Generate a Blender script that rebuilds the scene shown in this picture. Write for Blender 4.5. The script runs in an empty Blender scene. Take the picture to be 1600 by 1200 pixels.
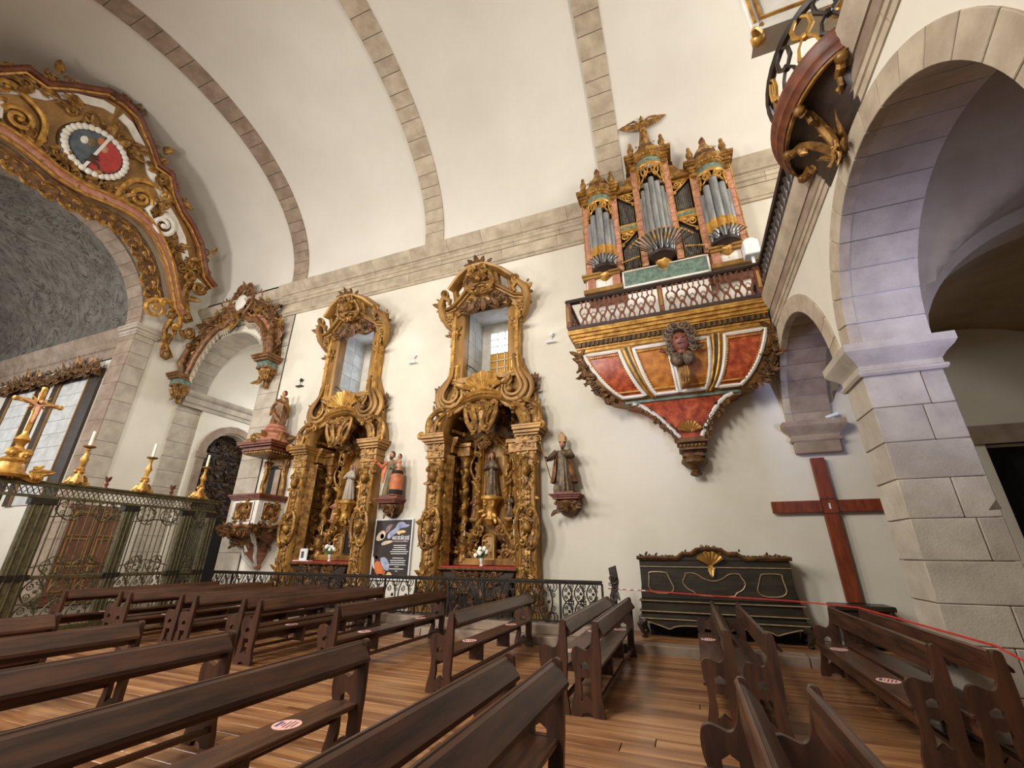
import bpy, math, random
from mathutils import Vector, Matrix
from math import sin, cos, pi, radians, atan2, hypot, sqrt
scene = bpy.context.scene
COL = scene.collection
random.seed(7)

# ---------------------------------------------------------------- camera
FPX = 659.777; YAW, PITCH, ROLL = .373645, .381187, .00592
_f = Vector((-sin(YAW)*cos(PITCH), cos(YAW)*cos(PITCH), sin(PITCH)))
_r = Vector((cos(YAW), sin(YAW), 0)); _u = _r.cross(_f)
_r, _u = _r*cos(ROLL)+_u*sin(ROLL), -_r*sin(ROLL)+_u*cos(ROLL)
EYE = Vector((0, 0, 1.65))
cd = bpy.data.cameras.new('camera'); cam = bpy.data.objects.new('camera', cd); COL.objects.link(cam)
cd.sensor_fit = 'HORIZONTAL'; cd.sensor_width = 36; cd.lens = FPX/1600*36; cd.clip_start = .05; cd.clip_end = 200
Mc = Matrix((_r, _u, -_f)).transposed().to_4x4(); Mc.translation = EYE; cam.matrix_world = Mc
scene.camera = cam
def ray(px, py): return _f + _r*((px-800)/FPX) - _u*((py-600)/FPX)
def WY(px, py, Y): d = ray(px, py); return EYE + d*(Y/d.y)
def WX(px, py, X): d = ray(px, py); return EYE + d*(X/d.x)
def WZ(px, py, Z): d = ray(px, py); return EYE + d*((Z-1.65)/d.z)

# ---------------------------------------------------------------- light
w = bpy.data.worlds.new('world'); scene.world = w; w.use_nodes = True
bg = w.node_tree.nodes['Background']; bg.inputs[0].default_value = (1.0, .95, .88, 1); bg.inputs[1].default_value = .36
def area(name, loc, target, sx, sy, power, color, spread=180):
    l = bpy.data.lights.new(name, 'AREA'); l.shape = 'RECTANGLE'; l.size = sx; l.size_y = sy; l.energy = power; l.color = color
    o = bpy.data.objects.new(name, l); COL.objects.link(o); o.location = loc
    o.rotation_euler = (Vector(target)-Vector(loc)).to_track_quat('-Z', 'Y').to_euler(); l.spread = radians(spread); return o
# high windows of the wall behind the camera, an added unseen fill above the choir that brightens the vault, a low window under the loft, chancel daylight
for wx in (-16.0, -9.8, -4.6):
    area('nave_window_light', (wx, -1.3, 8.2), (wx+1.5, 10, 4.0), 1.7, 3.0, 640, (1, .96, .9))
area('vault_fill_light', (9, 4.5, 10.5), (-6, 7.5, 13.5), 3, 3.4, 780, (1, .95, .86))
area('loft_window_light', (6.2, -1.25, 2.2), (3.0, 6.3, 4.7), 1.0, 1.6, 27, (.50, .55, 1.0), 32)
area('chancel_window_light', (-27, .4, 7.0), (-24, 8.6, 6.0), 3.0, 3.5, 520, (.95, .97, 1.0))
area('transept_window_light', (-16.5, 15.2, 8.6), (-17, 11, 5), 2.0, 1.6, 120, (.9, .94, 1.0))
scene.view_settings.view_transform = 'Standard'; scene.view_settings.look = 'None'
scene.view_settings.exposure = 0.2; scene.view_settings.gamma = 1.0; scene.view_settings.use_curve_mapping = False

# ---------------------------------------------------------------- materials
def lin(c):
    return tuple(((v/255)/12.92 if v <= 10.3 else (((v/255)+.055)/1.055)**2.4) for v in c)+(1,)
MATS = {}
def mat(name, c1, c2, sc=4, rough=.6, metal=0, bump=.15, bsc=None, stretch=(1, 1, 1), rand=0, lo=.35, hi=.65, c3=None, dist=.01, coat=0):
    m = bpy.data.materials.new(name); m.use_nodes = True; nt = m.node_tree; N = nt.nodes; L = nt.links
    b = N['Principled BSDF']; b.inputs['Roughness'].default_value = rough; b.inputs['Metallic'].default_value = metal
    if coat: b.inputs['Coat Weight'].default_value = coat; b.inputs['Coat Roughness'].default_value = .25
    tc = N.new('ShaderNodeTexCoord'); mp = N.new('ShaderNodeMapping'); mp.inputs['Scale'].default_value = stretch
    L.new(tc.outputs['Object'], mp.inputs[0])
    oi = N.new('ShaderNodeObjectInfo')
    ml = N.new('ShaderNodeVectorMath'); ml.operation = 'MULTIPLY_ADD'; L.new(oi.outputs['Random'], ml.inputs[0]); ml.inputs[1].default_value = (17, 31, 23); L.new(mp.outputs[0], ml.inputs[2])
    n = N.new('ShaderNodeTexNoise'); n.inputs['Scale'].default_value = sc; n.inputs['Detail'].default_value = 6; n.inputs['Roughness'].default_value = .6
    L.new(ml.outputs[0], n.inputs['Vector'])
    r = N.new('ShaderNodeValToRGB'); L.new(n.outputs[0], r.inputs[0])
    r.color_ramp.elements[0].position = lo; r.color_ramp.elements[0].color = lin(c1)
    r.color_ramp.elements[1].position = hi; r.color_ramp.elements[1].color = lin(c2)
    if c3: e = r.color_ramp.elements.new((lo+hi)/2); e.color = lin(c3)
    out = r.outputs[0]
    if rand:
        h = N.new('ShaderNodeHueSaturation'); mr = N.new('ShaderNodeMapRange'); mr.inputs[3].default_value = 1-rand; mr.inputs[4].default_value = 1+rand
        L.new(oi.outputs['Random'], mr.inputs[0]); L.new(mr.outputs[0], h.inputs['Value']); L.new(out, h.inputs['Color']); out = h.outputs[0]
    L.new(out, b.inputs['Base Color'])
    if bump:
        n2 = N.new('ShaderNodeTexNoise'); n2.inputs['Scale'].default_value = bsc or sc*6; n2.inputs['Detail'].default_value = 4; L.new(ml.outputs[0], n2.inputs['Vector'])
        bp = N.new('ShaderNodeBump'); bp.inputs['Strength'].default_value = bump; bp.inputs['Distance'].default_value = dist; L.new(n2.outputs[0], bp.inputs['Height']); L.new(bp.outputs[0], b.inputs['Normal'])
    MATS[name] = m; return m
mat('plaster', (206, 199, 182), (222, 215, 200), .35, .9, bump=.06, bsc=14)
mat('plaster_vault', (205, 198, 187), (216, 210, 200), .25, .92, bump=.03, bsc=12)
mat('stone', (158, 143, 122), (186, 172, 150), 2.2, .85, bump=.35, bsc=40, rand=.07)
mat('stone_brown', (132, 112, 95), (160, 142, 124), 2.2, .88, bump=.35, bsc=40, rand=.09)
mat('stone_grey', (160, 149, 134), (186, 175, 158), 2.0, .85, bump=.4, bsc=45, rand=.06)
mat('mortar', (96, 84, 70), (118, 104, 88), 6, .95, bump=.2)
mat('gold', (72, 46, 16), (192, 148, 74), 6, .44, .32, bump=.35, bsc=45, lo=.3, hi=.7, c3=(132, 92, 38), dist=.008)
mat('gold_bright', (150, 102, 38), (212, 164, 82), 6, .38, .4, bump=.25, bsc=40, dist=.006)
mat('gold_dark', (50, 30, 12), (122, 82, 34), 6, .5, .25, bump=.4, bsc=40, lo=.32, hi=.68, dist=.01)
mat('gold_plain', (112, 77, 33), (172, 129, 65), 1.8, .48, .22, bump=.2, bsc=24, stretch=(1, 1, .3), dist=.005)
mat('wood_pew', (46, 26, 16), (88, 54, 34), 4, .4, bump=.2, bsc=30, stretch=(4, .4, 4), rand=.14, coat=.2, dist=.004)
mat('wood_end', (46, 26, 16), (80, 48, 30), 3, .42, bump=.2, bsc=30, stretch=(3, 3, .5), rand=.14, coat=.15, dist=.004)
mat('wood_dark', (36, 25, 18), (58, 42, 30), 4, .5, bump=.25, bsc=40, stretch=(.5, 1, 2), dist=.004)
mat('wood_red', (98, 38, 14), (130, 58, 24), 5, .5, bump=.2, bsc=40, stretch=(3, 1, .6), dist=.004)
mat('wood_door', (86, 52, 34), (116, 74, 50), 4, .6, bump=.2, stretch=(3, 1, .5))
mat('floor_wood', (104, 62, 34), (176, 130, 86), 2.4, .3, bump=.12, bsc=16, stretch=(.22, 3, 1), rand=.16, c3=(146, 102, 66), dist=.004)
mat('iron', (70, 64, 44), (106, 98, 68), 9, .5, .4, bump=.2)
mat('iron_dark', (30, 26, 22), (54, 44, 34), 9, .5, .4, bump=.2)
mat('marble_red', (122, 44, 22), (192, 98, 54), 6, .32, bump=.04, c3=(160, 66, 34))
mat('marble_yellow', (150, 86, 28), (196, 130, 52), 6, .32, bump=.04, c3=(178, 108, 38))
mat('marble_pink', (164, 104, 84), (200, 148, 122), 9, .4, bump=.05, rand=.05)
mat('marble_green', (70, 92, 80), (122, 140, 124), 9, .35, bump=.05)
mat('marble_dark', (46, 42, 24), (84, 72, 38), 12, .4, bump=.1)
mat('white_paint', (214, 208, 196), (232, 228, 218), 3, .55, bump=.05)
mat('red_paint', (84, 42, 24), (124, 68, 42), 6, .5, bump=.15)
mat('rose_paint', (150, 96, 74), (184, 128, 100), 6, .5, bump=.12)
mat('tin', (128, 130, 132), (172, 174, 174), 5, .38, .7, bump=.05, stretch=(1, 1, .3), rand=.06)
mat('tin_dark', (84, 80, 76), (132, 126, 118), 5, .4, .7, bump=.05, rand=.1)
mat('red_cloth', (150, 18, 22), (186, 34, 34), 20, .8, bump=.1)
mat('black', (10, 9, 8), (18, 16, 14), 5, .8, bump=0)
mat('flesh', (176, 118, 88), (200, 146, 112), 8, .5, bump=.05)
mat('flesh_red', (104, 52, 38), (142, 82, 60), 9, .45, bump=.1)
mat('flower', (232, 228, 214), (250, 248, 240), 12, .7, bump=.1)
mat('leaf_green', (50, 72, 34), (84, 110, 54), 12, .6, bump=.1)
mat('candle', (226, 216, 190), (240, 232, 210), 6, .5, bump=.02)
mat('sticker', (232, 176, 160), (244, 200, 184), 20, .5, bump=0)
mat('sticker_ink', (120, 70, 90), (140, 84, 100), 20, .6, bump=0)
mat('tape_red', (190, 44, 34), (214, 66, 52), 14, .5, bump=0)
mat('white_plastic', (214, 218, 220), (228, 232, 234), 4, .4, bump=0)
mat('window_frame', (214, 206, 190), (230, 224, 210), 4, .6, bump=.05)
mat('yellow_wall', (198, 142, 44), (222, 168, 66), 3, .8, bump=.1)
mat('robe_dark', (54, 42, 30), (120, 96, 66), 9, .5, .15, bump=.25)
mat('robe_olive', (86, 74, 46), (124, 108, 70), 9, .55, bump=.2)
mat('robe_orange', (164, 84, 44), (200, 116, 64), 7, .55, bump=.15)
mat('robe_brown', (82, 52, 28), (144, 102, 60), 7, .5, .15, bump=.25)
mat('hair', (48, 30, 20), (76, 50, 34), 14, .6, bump=.3)
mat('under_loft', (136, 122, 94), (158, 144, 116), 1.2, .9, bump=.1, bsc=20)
mat('bluestone', (180, 180, 176), (206, 206, 202), 2.4, .85, bump=.2, rand=.06)
def emis(name, c, s):
    m = bpy.data.materials.new(name); m.use_nodes = True; b = m.node_tree.nodes['Principled BSDF']
    b.inputs['Base Color'].default_value = lin(c); b.inputs['Emission Color'].default_value = lin(c); b.inputs['Emission Strength'].default_value = s; MATS[name] = m
emis('sky_pane', (222, 234, 255), 2.6)
def painted_vault():
    m = mat('painted_vault', (92, 88, 80), (124, 118, 108), 2, .9, bump=.1)
    nt = m.node_tree; N = nt.nodes; L = nt.links; b = N['Principled BSDF']
    tc = N.new('ShaderNodeTexCoord'); wv = N.new('ShaderNodeTexNoise'); wv.inputs['Scale'].default_value = .5; wv.inputs['Detail'].default_value = 2
    wv.inputs['Distortion'].default_value = 3.2; L.new(tc.outputs['Object'], wv.inputs['Vector'])
    r = N.new('ShaderNodeValToRGB'); r.color_ramp.interpolation = 'LINEAR'
    E = r.color_ramp.elements; E[0].position = .40; E[0].color = (0, 0, 0, 1); E[1].position = .62; E[1].color = (0, 0, 0, 1)
    for p, v in ((.45, 0), (.475, 1), (.50, 0), (.545, 0), (.565, .9), (.585, 0)): e = E.new(p); e.color = (v, v, v, 1)
    L.new(wv.outputs[0], r.inputs[0]); mx = N.new('ShaderNodeMixRGB'); L.new(r.outputs[0], mx.inputs[0])
    old = b.inputs['Base Color'].links[0].from_socket; L.new(old, mx.inputs[1]); mx.inputs[2].default_value = lin((70, 52, 44)); L.new(mx.outputs[0], b.inputs['Base Color'])
painted_vault()

# ---------------------------------------------------------------- mesh builder
def lerp(a, b, t): return a+(b-a)*t
class MB:
    """collects shapes; local frame of wall things: x along the wall, -y towards the nave, z up"""
    def __init__(s, M=None): s.v = []; s.f = []; s.M = M or Matrix.Identity(4)
    def add(s, vs, fs):
        k = len(s.v); M = s.M; s.v += [M @ Vector(p) for p in vs]; s.f += [tuple(i+k for i in f) for f in fs]; return s
    def box(s, x0, x1, y0, y1, z0, z1):
        return s.add([(x0, y0, z0), (x1, y0, z0), (x1, y1, z0), (x0, y1, z0), (x0, y0, z1), (x1, y0, z1), (x1, y1, z1), (x0, y1, z1)],
            [(0, 3, 2, 1), (4, 5, 6, 7), (0, 1, 5, 4), (1, 2, 6, 5), (2, 3, 7, 6), (3, 0, 4, 7)])
    def cbox(s, x0, x1, y0, y1, z0, z1, c=.01):
        """box with chamfered edges all round (stone block, plank)"""
        V = []; F = []
        for (a, d) in ((0, c), (c, 0)):
            pass
        xs = (x0, x1); ys = (y0, y1); zs = (z0, z1); idx = {}
        for i in (0, 1):
            for j in (0, 1):
                for k in (0, 1):
                    for ax in range(3):
                        p = [xs[i], ys[j], zs[k]]; sg = [1-2*i, 1-2*j, 1-2*k]
                        for q in range(3):
                            if q != ax: p[q] += sg[q]*c
                        idx[(i, j, k, ax)] = len(V); V.append(tuple(p))
        g = lambda i, j, k, a: idx[(i, j, k, a)]
        for e in (0, 1):
            o = [(0, 0), (1, 0), (1, 1), (0, 1)]
            fx = [g(e, a, b, 0) for a, b in o]; fy = [g(a, e, b, 1) for a, b in o]; fz = [g(a, b, e, 2) for a, b in o]
            F += [tuple(fx if e else fx[::-1]), tuple(fy[::-1] if e else fy), tuple(fz if e else fz[::-1])]
        for a in (0, 1):
            for b in (0, 1):
                F.append((g(0, a, b, 1), g(1, a, b, 1), g(1, a, b, 2), g(0, a, b, 2)))
                F.append((g(a, 0, b, 0), g(a, 1, b, 0), g(a, 1, b, 2), g(a, 0, b, 2)))
                F.append((g(a, b, 0, 0), g(a, b, 1, 0), g(a, b, 1, 1), g(a, b, 0, 1)))
                for c_ in (0, 1): F.append((g(a, b, c_, 0), g(a, b, c_, 1), g(a, b, c_, 2)))
        return s.add(V, F)
    def prism(s, poly, y0, y1, ch=0):
        """polygon in (x, z) extruded from y0 (front) to y1 (back), optional front chamfer"""
        n = len(poly); A = sum(poly[i][0]*poly[(i+1) % n][1]-poly[(i+1) % n][0]*poly[i][1] for i in range(n))
        if A < 0: poly = poly[::-1]
        V = []; F = []
        if ch:
            ins = []
            for i in range(n):
                a = poly[i-1]; b = poly[i]; c = poly[(i+1) % n]
                d1 = (b[0]-a[0], b[1]-a[1]); d2 = (c[0]-b[0], c[1]-b[1]); l1 = hypot(*d1) or 1e-6; l2 = hypot(*d2) or 1e-6
                n1 = (-d1[1]/l1, d1[0]/l1); n2 = (-d2[1]/l2, d2[0]/l2); m = (n1[0]+n2[0], n1[1]+n2[1]); k = max(.5, (m[0]**2+m[1]**2)/2)
                ins.append((b[0]+m[0]/k*ch, b[1]+m[1]/k*ch))
            rings = [[(p[0], y0, p[1]) for p in ins], [(p[0], y0+ch, p[1]) for p in poly], [(p[0], y1, p[1]) for p in poly]]
        else: rings = [[(p[0], y0, p[1]) for p in poly], [(p[0], y1, p[1]) for p in poly]]
        for r in rings: V += r
        F.append(tuple(range(n)))
        for k in range(len(rings)-1):
            for i in range(n):
                j = (i+1) % n; F.append((k*n+i, (k+1)*n+i, (k+1)*n+j, k*n+j))
        o = (len(rings)-1)*n; F.append(tuple(o+i for i in reversed(range(n))))
        return s.add(V, F)
    def lathe(s, prof, c=(0, 0, 0), n=12, a0=0, a1=2*pi, sx=1, sy=1, flute=0, nf=8):
        V = []; F = []; full = abs(a1-a0-2*pi) < 1e-6; m = n if full else n+1
        for r, z in prof:
            for i in range(m):
                a = a0+(a1-a0)*i/n; rr = r*(1+flute*cos(nf*a)) if flute else r
                V.append((c[0]+rr*cos(a)*sx, c[1]+rr*sin(a)*sy, c[2]+z))
        for k in range(len(prof)-1):
            for i in range(n):
                j = (i+1) % m; F.append((k*m+i, k*m+j, (k+1)*m+j, (k+1)*m+i))
        if full:
            F.append(tuple(reversed(range(m)))); F.append(tuple((len(prof)-1)*m+i for i in range(m)))
        return s.add(V, F)
    def ball(s, c, r, n=8, sx=1, sy=1, sz=1):
        k = max(4, n//2+1); return s.lathe([(max(1e-4, r*sin(pi*i/k)), -r*cos(pi*i/k)*sz) for i in range(k+1)], c, n, sx=sx, sy=sy)
    def tube(s, pts, rad, n=6, closed=False, flat=1.0, nrm=None):
        """tube through 3-D points; rad number or list; flat squashes along nrm"""
        P = [Vector(p) for p in pts]; k = len(P); R = rad if isinstance(rad, (list, tuple)) else [rad]*k
        V = []; F = []; up = Vector(nrm) if nrm else None; prev = None
        for i in range(k):
            t = (P[(i+1) % k]-P[i-1]) if closed else (P[min(i+1, k-1)]-P[max(i-1, 0)])
            if t.length < 1e-9: t = Vector((0, 0, 1))
            t.normalize()
            if up is not None: b = up-t*up.dot(t)
            else: b = (prev-t*prev.dot(t)) if prev is not None else (Vector((0, 1, 0)) if abs(t.y) < .9 else Vector((1, 0, 0)))-t*(t.y if abs(t.y) < .9 else t.x)
            if b.length < 1e-6: b = t.orthogonal()
            b.normalize(); prev = b; c = t.cross(b)
            for j in range(n):
                a = 2*pi*j/n+pi/n; V.append(P[i]+(c*cos(a)+b*sin(a)*flat)*R[i])
        for i in range(k if closed else k-1):
            for j in range(n):
                j2 = (j+1) % n; i2 = (i+1) % k; F.append((i*n+j, i*n+j2, i2*n+j2, i2*n+j))
        if not closed: F.append(tuple(reversed(range(n)))); F.append(tuple((k-1)*n+j for j in range(n)))
        return s.add(V, F)
    def sweep(s, path, prof, closed=False, y=0):
        """moulding: path in (x, z); prof of (side offset, outward depth)"""
        k = len(path); m = len(prof); V = []; F = []
        for i in range(k):
            a = path[i-1] if (closed or i > 0) else None; b = path[i]; c = path[(i+1) % k] if (closed or i < k-1) else None
            ns = []
            for p, q in ((a, b), (b, c)):
                if p is None or q is None: continue
                d = (q[0]-p[0], q[1]-p[1]); l = hypot(*d) or 1e-6; ns.append((-d[1]/l, d[0]/l))
            nx = sum(v[0] for v in ns)/len(ns); nz = sum(v[1] for v in ns)/len(ns); kk = max(.35, nx*nx+nz*nz); nx /= kk; nz /= kk
            for (o, d) in prof: V.append((b[0]+nx*o, y-d, b[1]+nz*o))
        for i in range(k if closed else k-1):
            for j in range(m-1):
                i2 = (i+1) % k; F.append((i*m+j, i2*m+j, i2*m+j+1, i*m+j+1))
        if not closed: F.append(tuple(range(m))); F.append(tuple((k-1)*m+j for j in reversed(range(m))))
        return s.add(V, F)
    # ---- carved ornament, all in the (x, z) plane, standing out towards -y
    def scroll(s, cx, cz, r, a0=0, turns=1.4, d=1, th=.03, y=0, lift=.5, n=6, k=18, flat=.8):
        pts = []; R = []
        for i in range(k+1):
            t = i/k; rr = r*(1-t)**.75+th*.35*t; a = a0+d*turns*2*pi*t
            pts.append((cx+rr*cos(a), y-th*.6-lift*th*2*t, cz+rr*sin(a))); R.append(th*(1-.45*t))
        s.tube(pts, R, n, flat=flat, nrm=(0, -1, 0)); p = pts[-1]; s.ball(p, th*.95, 6); return s
    def cscroll(s, p0, p1, bulge=.35, th=.03, y=0, curl=.28, k=12, n=6):
        """C-scroll from p0 to p1, swelling to the left, both ends rolled in"""
        dx, dz = p1[0]-p0[0], p1[1]-p0[1]; L = hypot(dx, dz); t = (dx/L, dz/L); nn = (-t[1], t[0]); pts = []; R = []
        rc = curl*L*.5
        def pt(u, v): return (p0[0]+t[0]*u*L+nn[0]*v*L, p0[1]+t[1]*u*L+nn[1]*v*L)
        sp = 7
        for e in (0, 1):
            seq = []
            for i in range(sp+1):
                q = i/sp; a = 1.9*pi*(1-q); rr = rc/L*(.25+.75*q)
                c = (.0+rc/L*.2, -rc/L*.35)
                seq.append((c[0]-rr*sin(a+.6), c[1]+rr*cos(a+.6)))
            if e == 0: a_ = seq
            else: b_ = [(1-u, v) for u, v in reversed(seq)]
        mid = []
        u0, v0 = a_[-1]; u1, v1 = b_[0]
        for i in range(1, k):
            q = i/k; mid.append((lerp(u0, u1, q), lerp(v0, v1, q)+bulge*sin(pi*q)))
        allp = a_+mid+b_; K = len(allp)
        for i, (u, v) in enumerate(allp):
            x, z = pt(u, v); q = i/(K-1); pts.append((x, y-th*.7-th*.8*abs(2*q-1)**4, z)); R.append(th*(.55+.45*sin(pi*q)))
        s.tube(pts, R, n, flat=.85, nrm=(0, -1, 0)); s.ball(pts[0], th*.9, 6); s.ball(pts[-1], th*.9, 6); return s
    def leaf(s, x, z, ang, L, W, y=0, curl=.25, lobes=3, k=9, bend=0):
        """acanthus leaf: lobed blade, raised rib, tip curling off the wall"""
        V = []; F = []; px, pz = x, z; a = ang
        for i in range(k+1):
            t = i/k; a = ang+bend*t
            if i: px += cos(a)*L/k; pz += sin(a)*L/k
            w = W*(sin(pi*min(1, .12+t*.88))**.7)*(1-.3*t)*(.72+.28*abs(sin(lobes*pi*t+.4)))+.004
            out = .02*L+curl*L*t*t*(1.15-.35*t)
            nx, nz = -sin(a), cos(a)
            for q, dy in ((-1, -.25), (-.5, .32), (0, .1), (.5, .32), (1, -.25)):
                V.append((px+nx*w*q, y-out-dy*W*.55*(1-.4*t), pz+nz*w*q))
        for i in range(k):
            for j in range(4): F.append((i*5+j, i*5+j+1, i*5+j+6, i*5+j+5))
        return s.add(V, F)
    def shell(s, x, z, r, a0, a1, n=9, y=0, depth=.25, r0=.12):
        """scallop shell fan"""
        for i in range(n):
            a = lerp(a0, a1, (i+.5)/n); da = abs(a1-a0)/n*.5
            pts = []; R = []
            for q in (0, .35, .7, 1):
                rr = r*(r0+(1-r0)*q)*(1-.06*((i % 2) if q == 1 else 0)); pts.append((x+cos(a)*rr, y-depth*r*sin(pi*.5*q)*(1 if q < 1 else 1.05), z+sin(a)*rr)); R.append(max(.004, rr*math.tan(da)*1.08))
            s.tube(pts, R, 6, flat=.8, nrm=(0, -1, 0))
        return s
    def rosette(s, x, z, r, n=6, y=0):
        for i in range(n): s.leaf(x, z, 2*pi*i/n, r, r*.36, y, .35, 1, 4)
        s.ball((x, y-r*.25, z), r*.24, 6); return s
    def cluster(s, x, z, w, h, n, y=0, size=.12, seed=None, out=.3):
        """bunch of leaves and curls inside a w x h patch"""
        rg = random.Random(seed if seed is not None else hash((round(x, 2), round(z, 2), n)) & 0xffff)
        for i in range(n):
            u = x+(rg.random()-.5)*w; v = z+(rg.random()-.5)*h; a = atan2(v-z, (u-x))+rg.uniform(-.7, .7); L = size*rg.uniform(.7, 1.35)
            if rg.random() < .68: s.leaf(u, v, a, L, L*.3, y-rg.random()*.03, rg.uniform(.15, out+.2), 2, 6, rg.uniform(-1.2, 1.2))
            else: s.scroll(u, v, L*.42, rg.uniform(0, 6.28), 1.2, rg.choice((-1, 1)), L*.11, y-.01, k=10, n=5)
        return s
def mesh(mb, m, smooth=40):
    me = bpy.data.meshes.new('mesh'); me.from_pydata([tuple(p) for p in mb.v], [], mb.f); me.update()
    me.materials.append(MATS[m] if isinstance(m, str) else m)
    if smooth:
        for p in me.polygons: p.use_smooth = True
        try: me.set_sharp_from_angle(angle=radians(smooth))
        except Exception: pass
    return me
def obj(name, mb, m=None, parent=None, loc=None, smooth=40, label=None):
    me = mesh(mb, m, smooth) if isinstance(mb, MB) else mb
    o = bpy.data.objects.new(name, me); COL.objects.link(o)
    if parent is not None: o.parent = parent
    if loc is not None: o.location = loc
    if label: o['label'] = label
    return o
def tag(o, label, cat, group=None):
    o['label'] = label; o['category'] = cat
    if group: o['group'] = group
    return o
def thing(name, label, cat, loc=(0, 0, 0), rotz=0, group=None):
    o = bpy.data.objects.new(name, None); COL.objects.link(o); o.location = loc; o.rotation_euler = (0, 0, rotz); o.empty_display_size = .2
    return tag(o, label, cat, group)
def struct(name, mb, m, smooth=40):
    o = obj(name, mb, m, None, smooth=smooth); o['kind'] = 'structure'; return o
def dup(root, loc, rotz=0, label=None, group=None):
    r = root.copy(); COL.objects.link(r); r.location = loc; r.rotation_euler = (0, 0, rotz)
    if label: r['label'] = label
    if group: r['group'] = group
    for ch in list(root.children):
        c = ch.copy(); COL.objects.link(c); c.parent = r
        for g in ch.children: d = g.copy(); COL.objects.link(d); d.parent = c
    return r
def arc(cx, cz, r, a0, a1, n, rz=None):
    return [(cx+r*cos(lerp(a0, a1, i/n)), cz+(rz or r)*sin(lerp(a0, a1, i/n))) for i in range(n+1)]
def soft(p, n=2, closed=True):
    for _ in range(n):
        q = []; m = len(p)
        for i in range(m if closed else m-1):
            a, b = p[i], p[(i+1) % m]; q += [tuple(lerp(x, y, .25) for x, y in zip(a, b)), tuple(lerp(x, y, .75) for x, y in zip(a, b))]
        p = q if closed else [p[0]]+q+[p[-1]]
    return p

# ================================================================ the church itself
D = 10.5            # nave wall
# ---- floor: boards along x over a dark bed
fl = MB(); fl.box(-20, 9, -1.4, 10.5, -.3, -.03); floor = struct('floor', fl, 'mortar')
plank_me = {}
rg = random.Random(3); row = 0; yy = .6
while yy < 8.95:
    x = -14+rg.uniform(-3, 0); 
    while x < 7.5:
        L = rg.choice((3.6, 4.4, 5.2)); b = MB(); b.cbox(0, L-.008, 0, .2055, -.04, 0, .004)
        if L not in plank_me: plank_me[L] = mesh(b, 'floor_wood', 0)
        obj('plank', plank_me[L], parent=floor, loc=(x, yy, 0)); x += L
    yy += .21
# ---- raised side platform, stone edge, boards behind
pf = MB(); pf.box(-13, 7.6, 9.02, 10.5, -.05, .10); plat = struct('floor_side', pf, 'mortar')
x = -13
while x < 7.5:
    L = rg.uniform(1.3, 2.0); b = MB(); b.cbox(x, x+L-.012, 8.98, 9.32, -.03, .15, .012); obj('kerb_stone', b, 'stone_brown', plat); x += L
for k in range(6):
    b = MB(); b.cbox(-13+k*3.4, -13+k*3.4+3.39, 9.33, 9.9, .08, .148, .005); obj('plank', b, 'floor_wood', plat, smooth=0)
    b = MB(); b.cbox(-13+k*3.4, -13+k*3.4+3.39, 9.91, 10.5, .08, .148, .005); obj('plank', b, 'floor_wood', plat, smooth=0)
# ---- nave wall with two window openings, the transept arch and a doorway
WIN = ((-4.92, .74, 6.42, 8.86), (-9.92, .76, 6.52, 9.05))
wl = MB()
XA, XB, ZI = -19.2, -14.4, 7.9
top = 12.4
ar = arc(-16.8, ZI, 2.4, pi, 0, 20)
wl.prism([(XA-.9, 0), (XA, 0), ]+ar+[(XB, 0), (-13.2, 0), (-13.2, top), (XA-.9, top)], D, 11.5)
def seg(x0, x1, z0=0, z1=top): wl.box(x0, x1, D, 11.5, z0, z1)
xs = -13.2
for cx, hw, z0, z1 in reversed(WIN):
    seg(xs, cx-1.12); seg(cx-1.12, cx+1.12, 5.75, z0); seg(cx-1.12, cx-hw, z0, top); seg(cx+hw, cx+1.12, z0, top)
    wl.box(cx-1.12, cx+1.12, 11.45, 11.5, 0, 5.75)
    wl.prism([(cx-hw, z1)]+[(cx+hw*cos(a), z1+.2*sin(a)) for a in [pi-pi*i/8 for i in range(1, 8)]]+[(cx+hw, z1), (cx+hw, top), (cx-hw, top)], D, 11.5); xs = cx+1.12
seg(xs, 5.45); seg(5.45, 6.7, 3.6, top); seg(6.7, 9)
wall = struct('wall_north', wl, 'plaster', 30)
wd = MB(); wd.box(5.3, 6.9, 10.9, 11.0, 0, 3.8); d1 = struct('doorway_shade', wd, 'black')  # black sheet stands in for the shade inside the doorway
lt = MB(); lt.cbox(5.2, 6.95, 10.40, 10.62, 3.6, 3.95, .02); obj('door_lintel', lt, 'stone_brown', d1)
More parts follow.
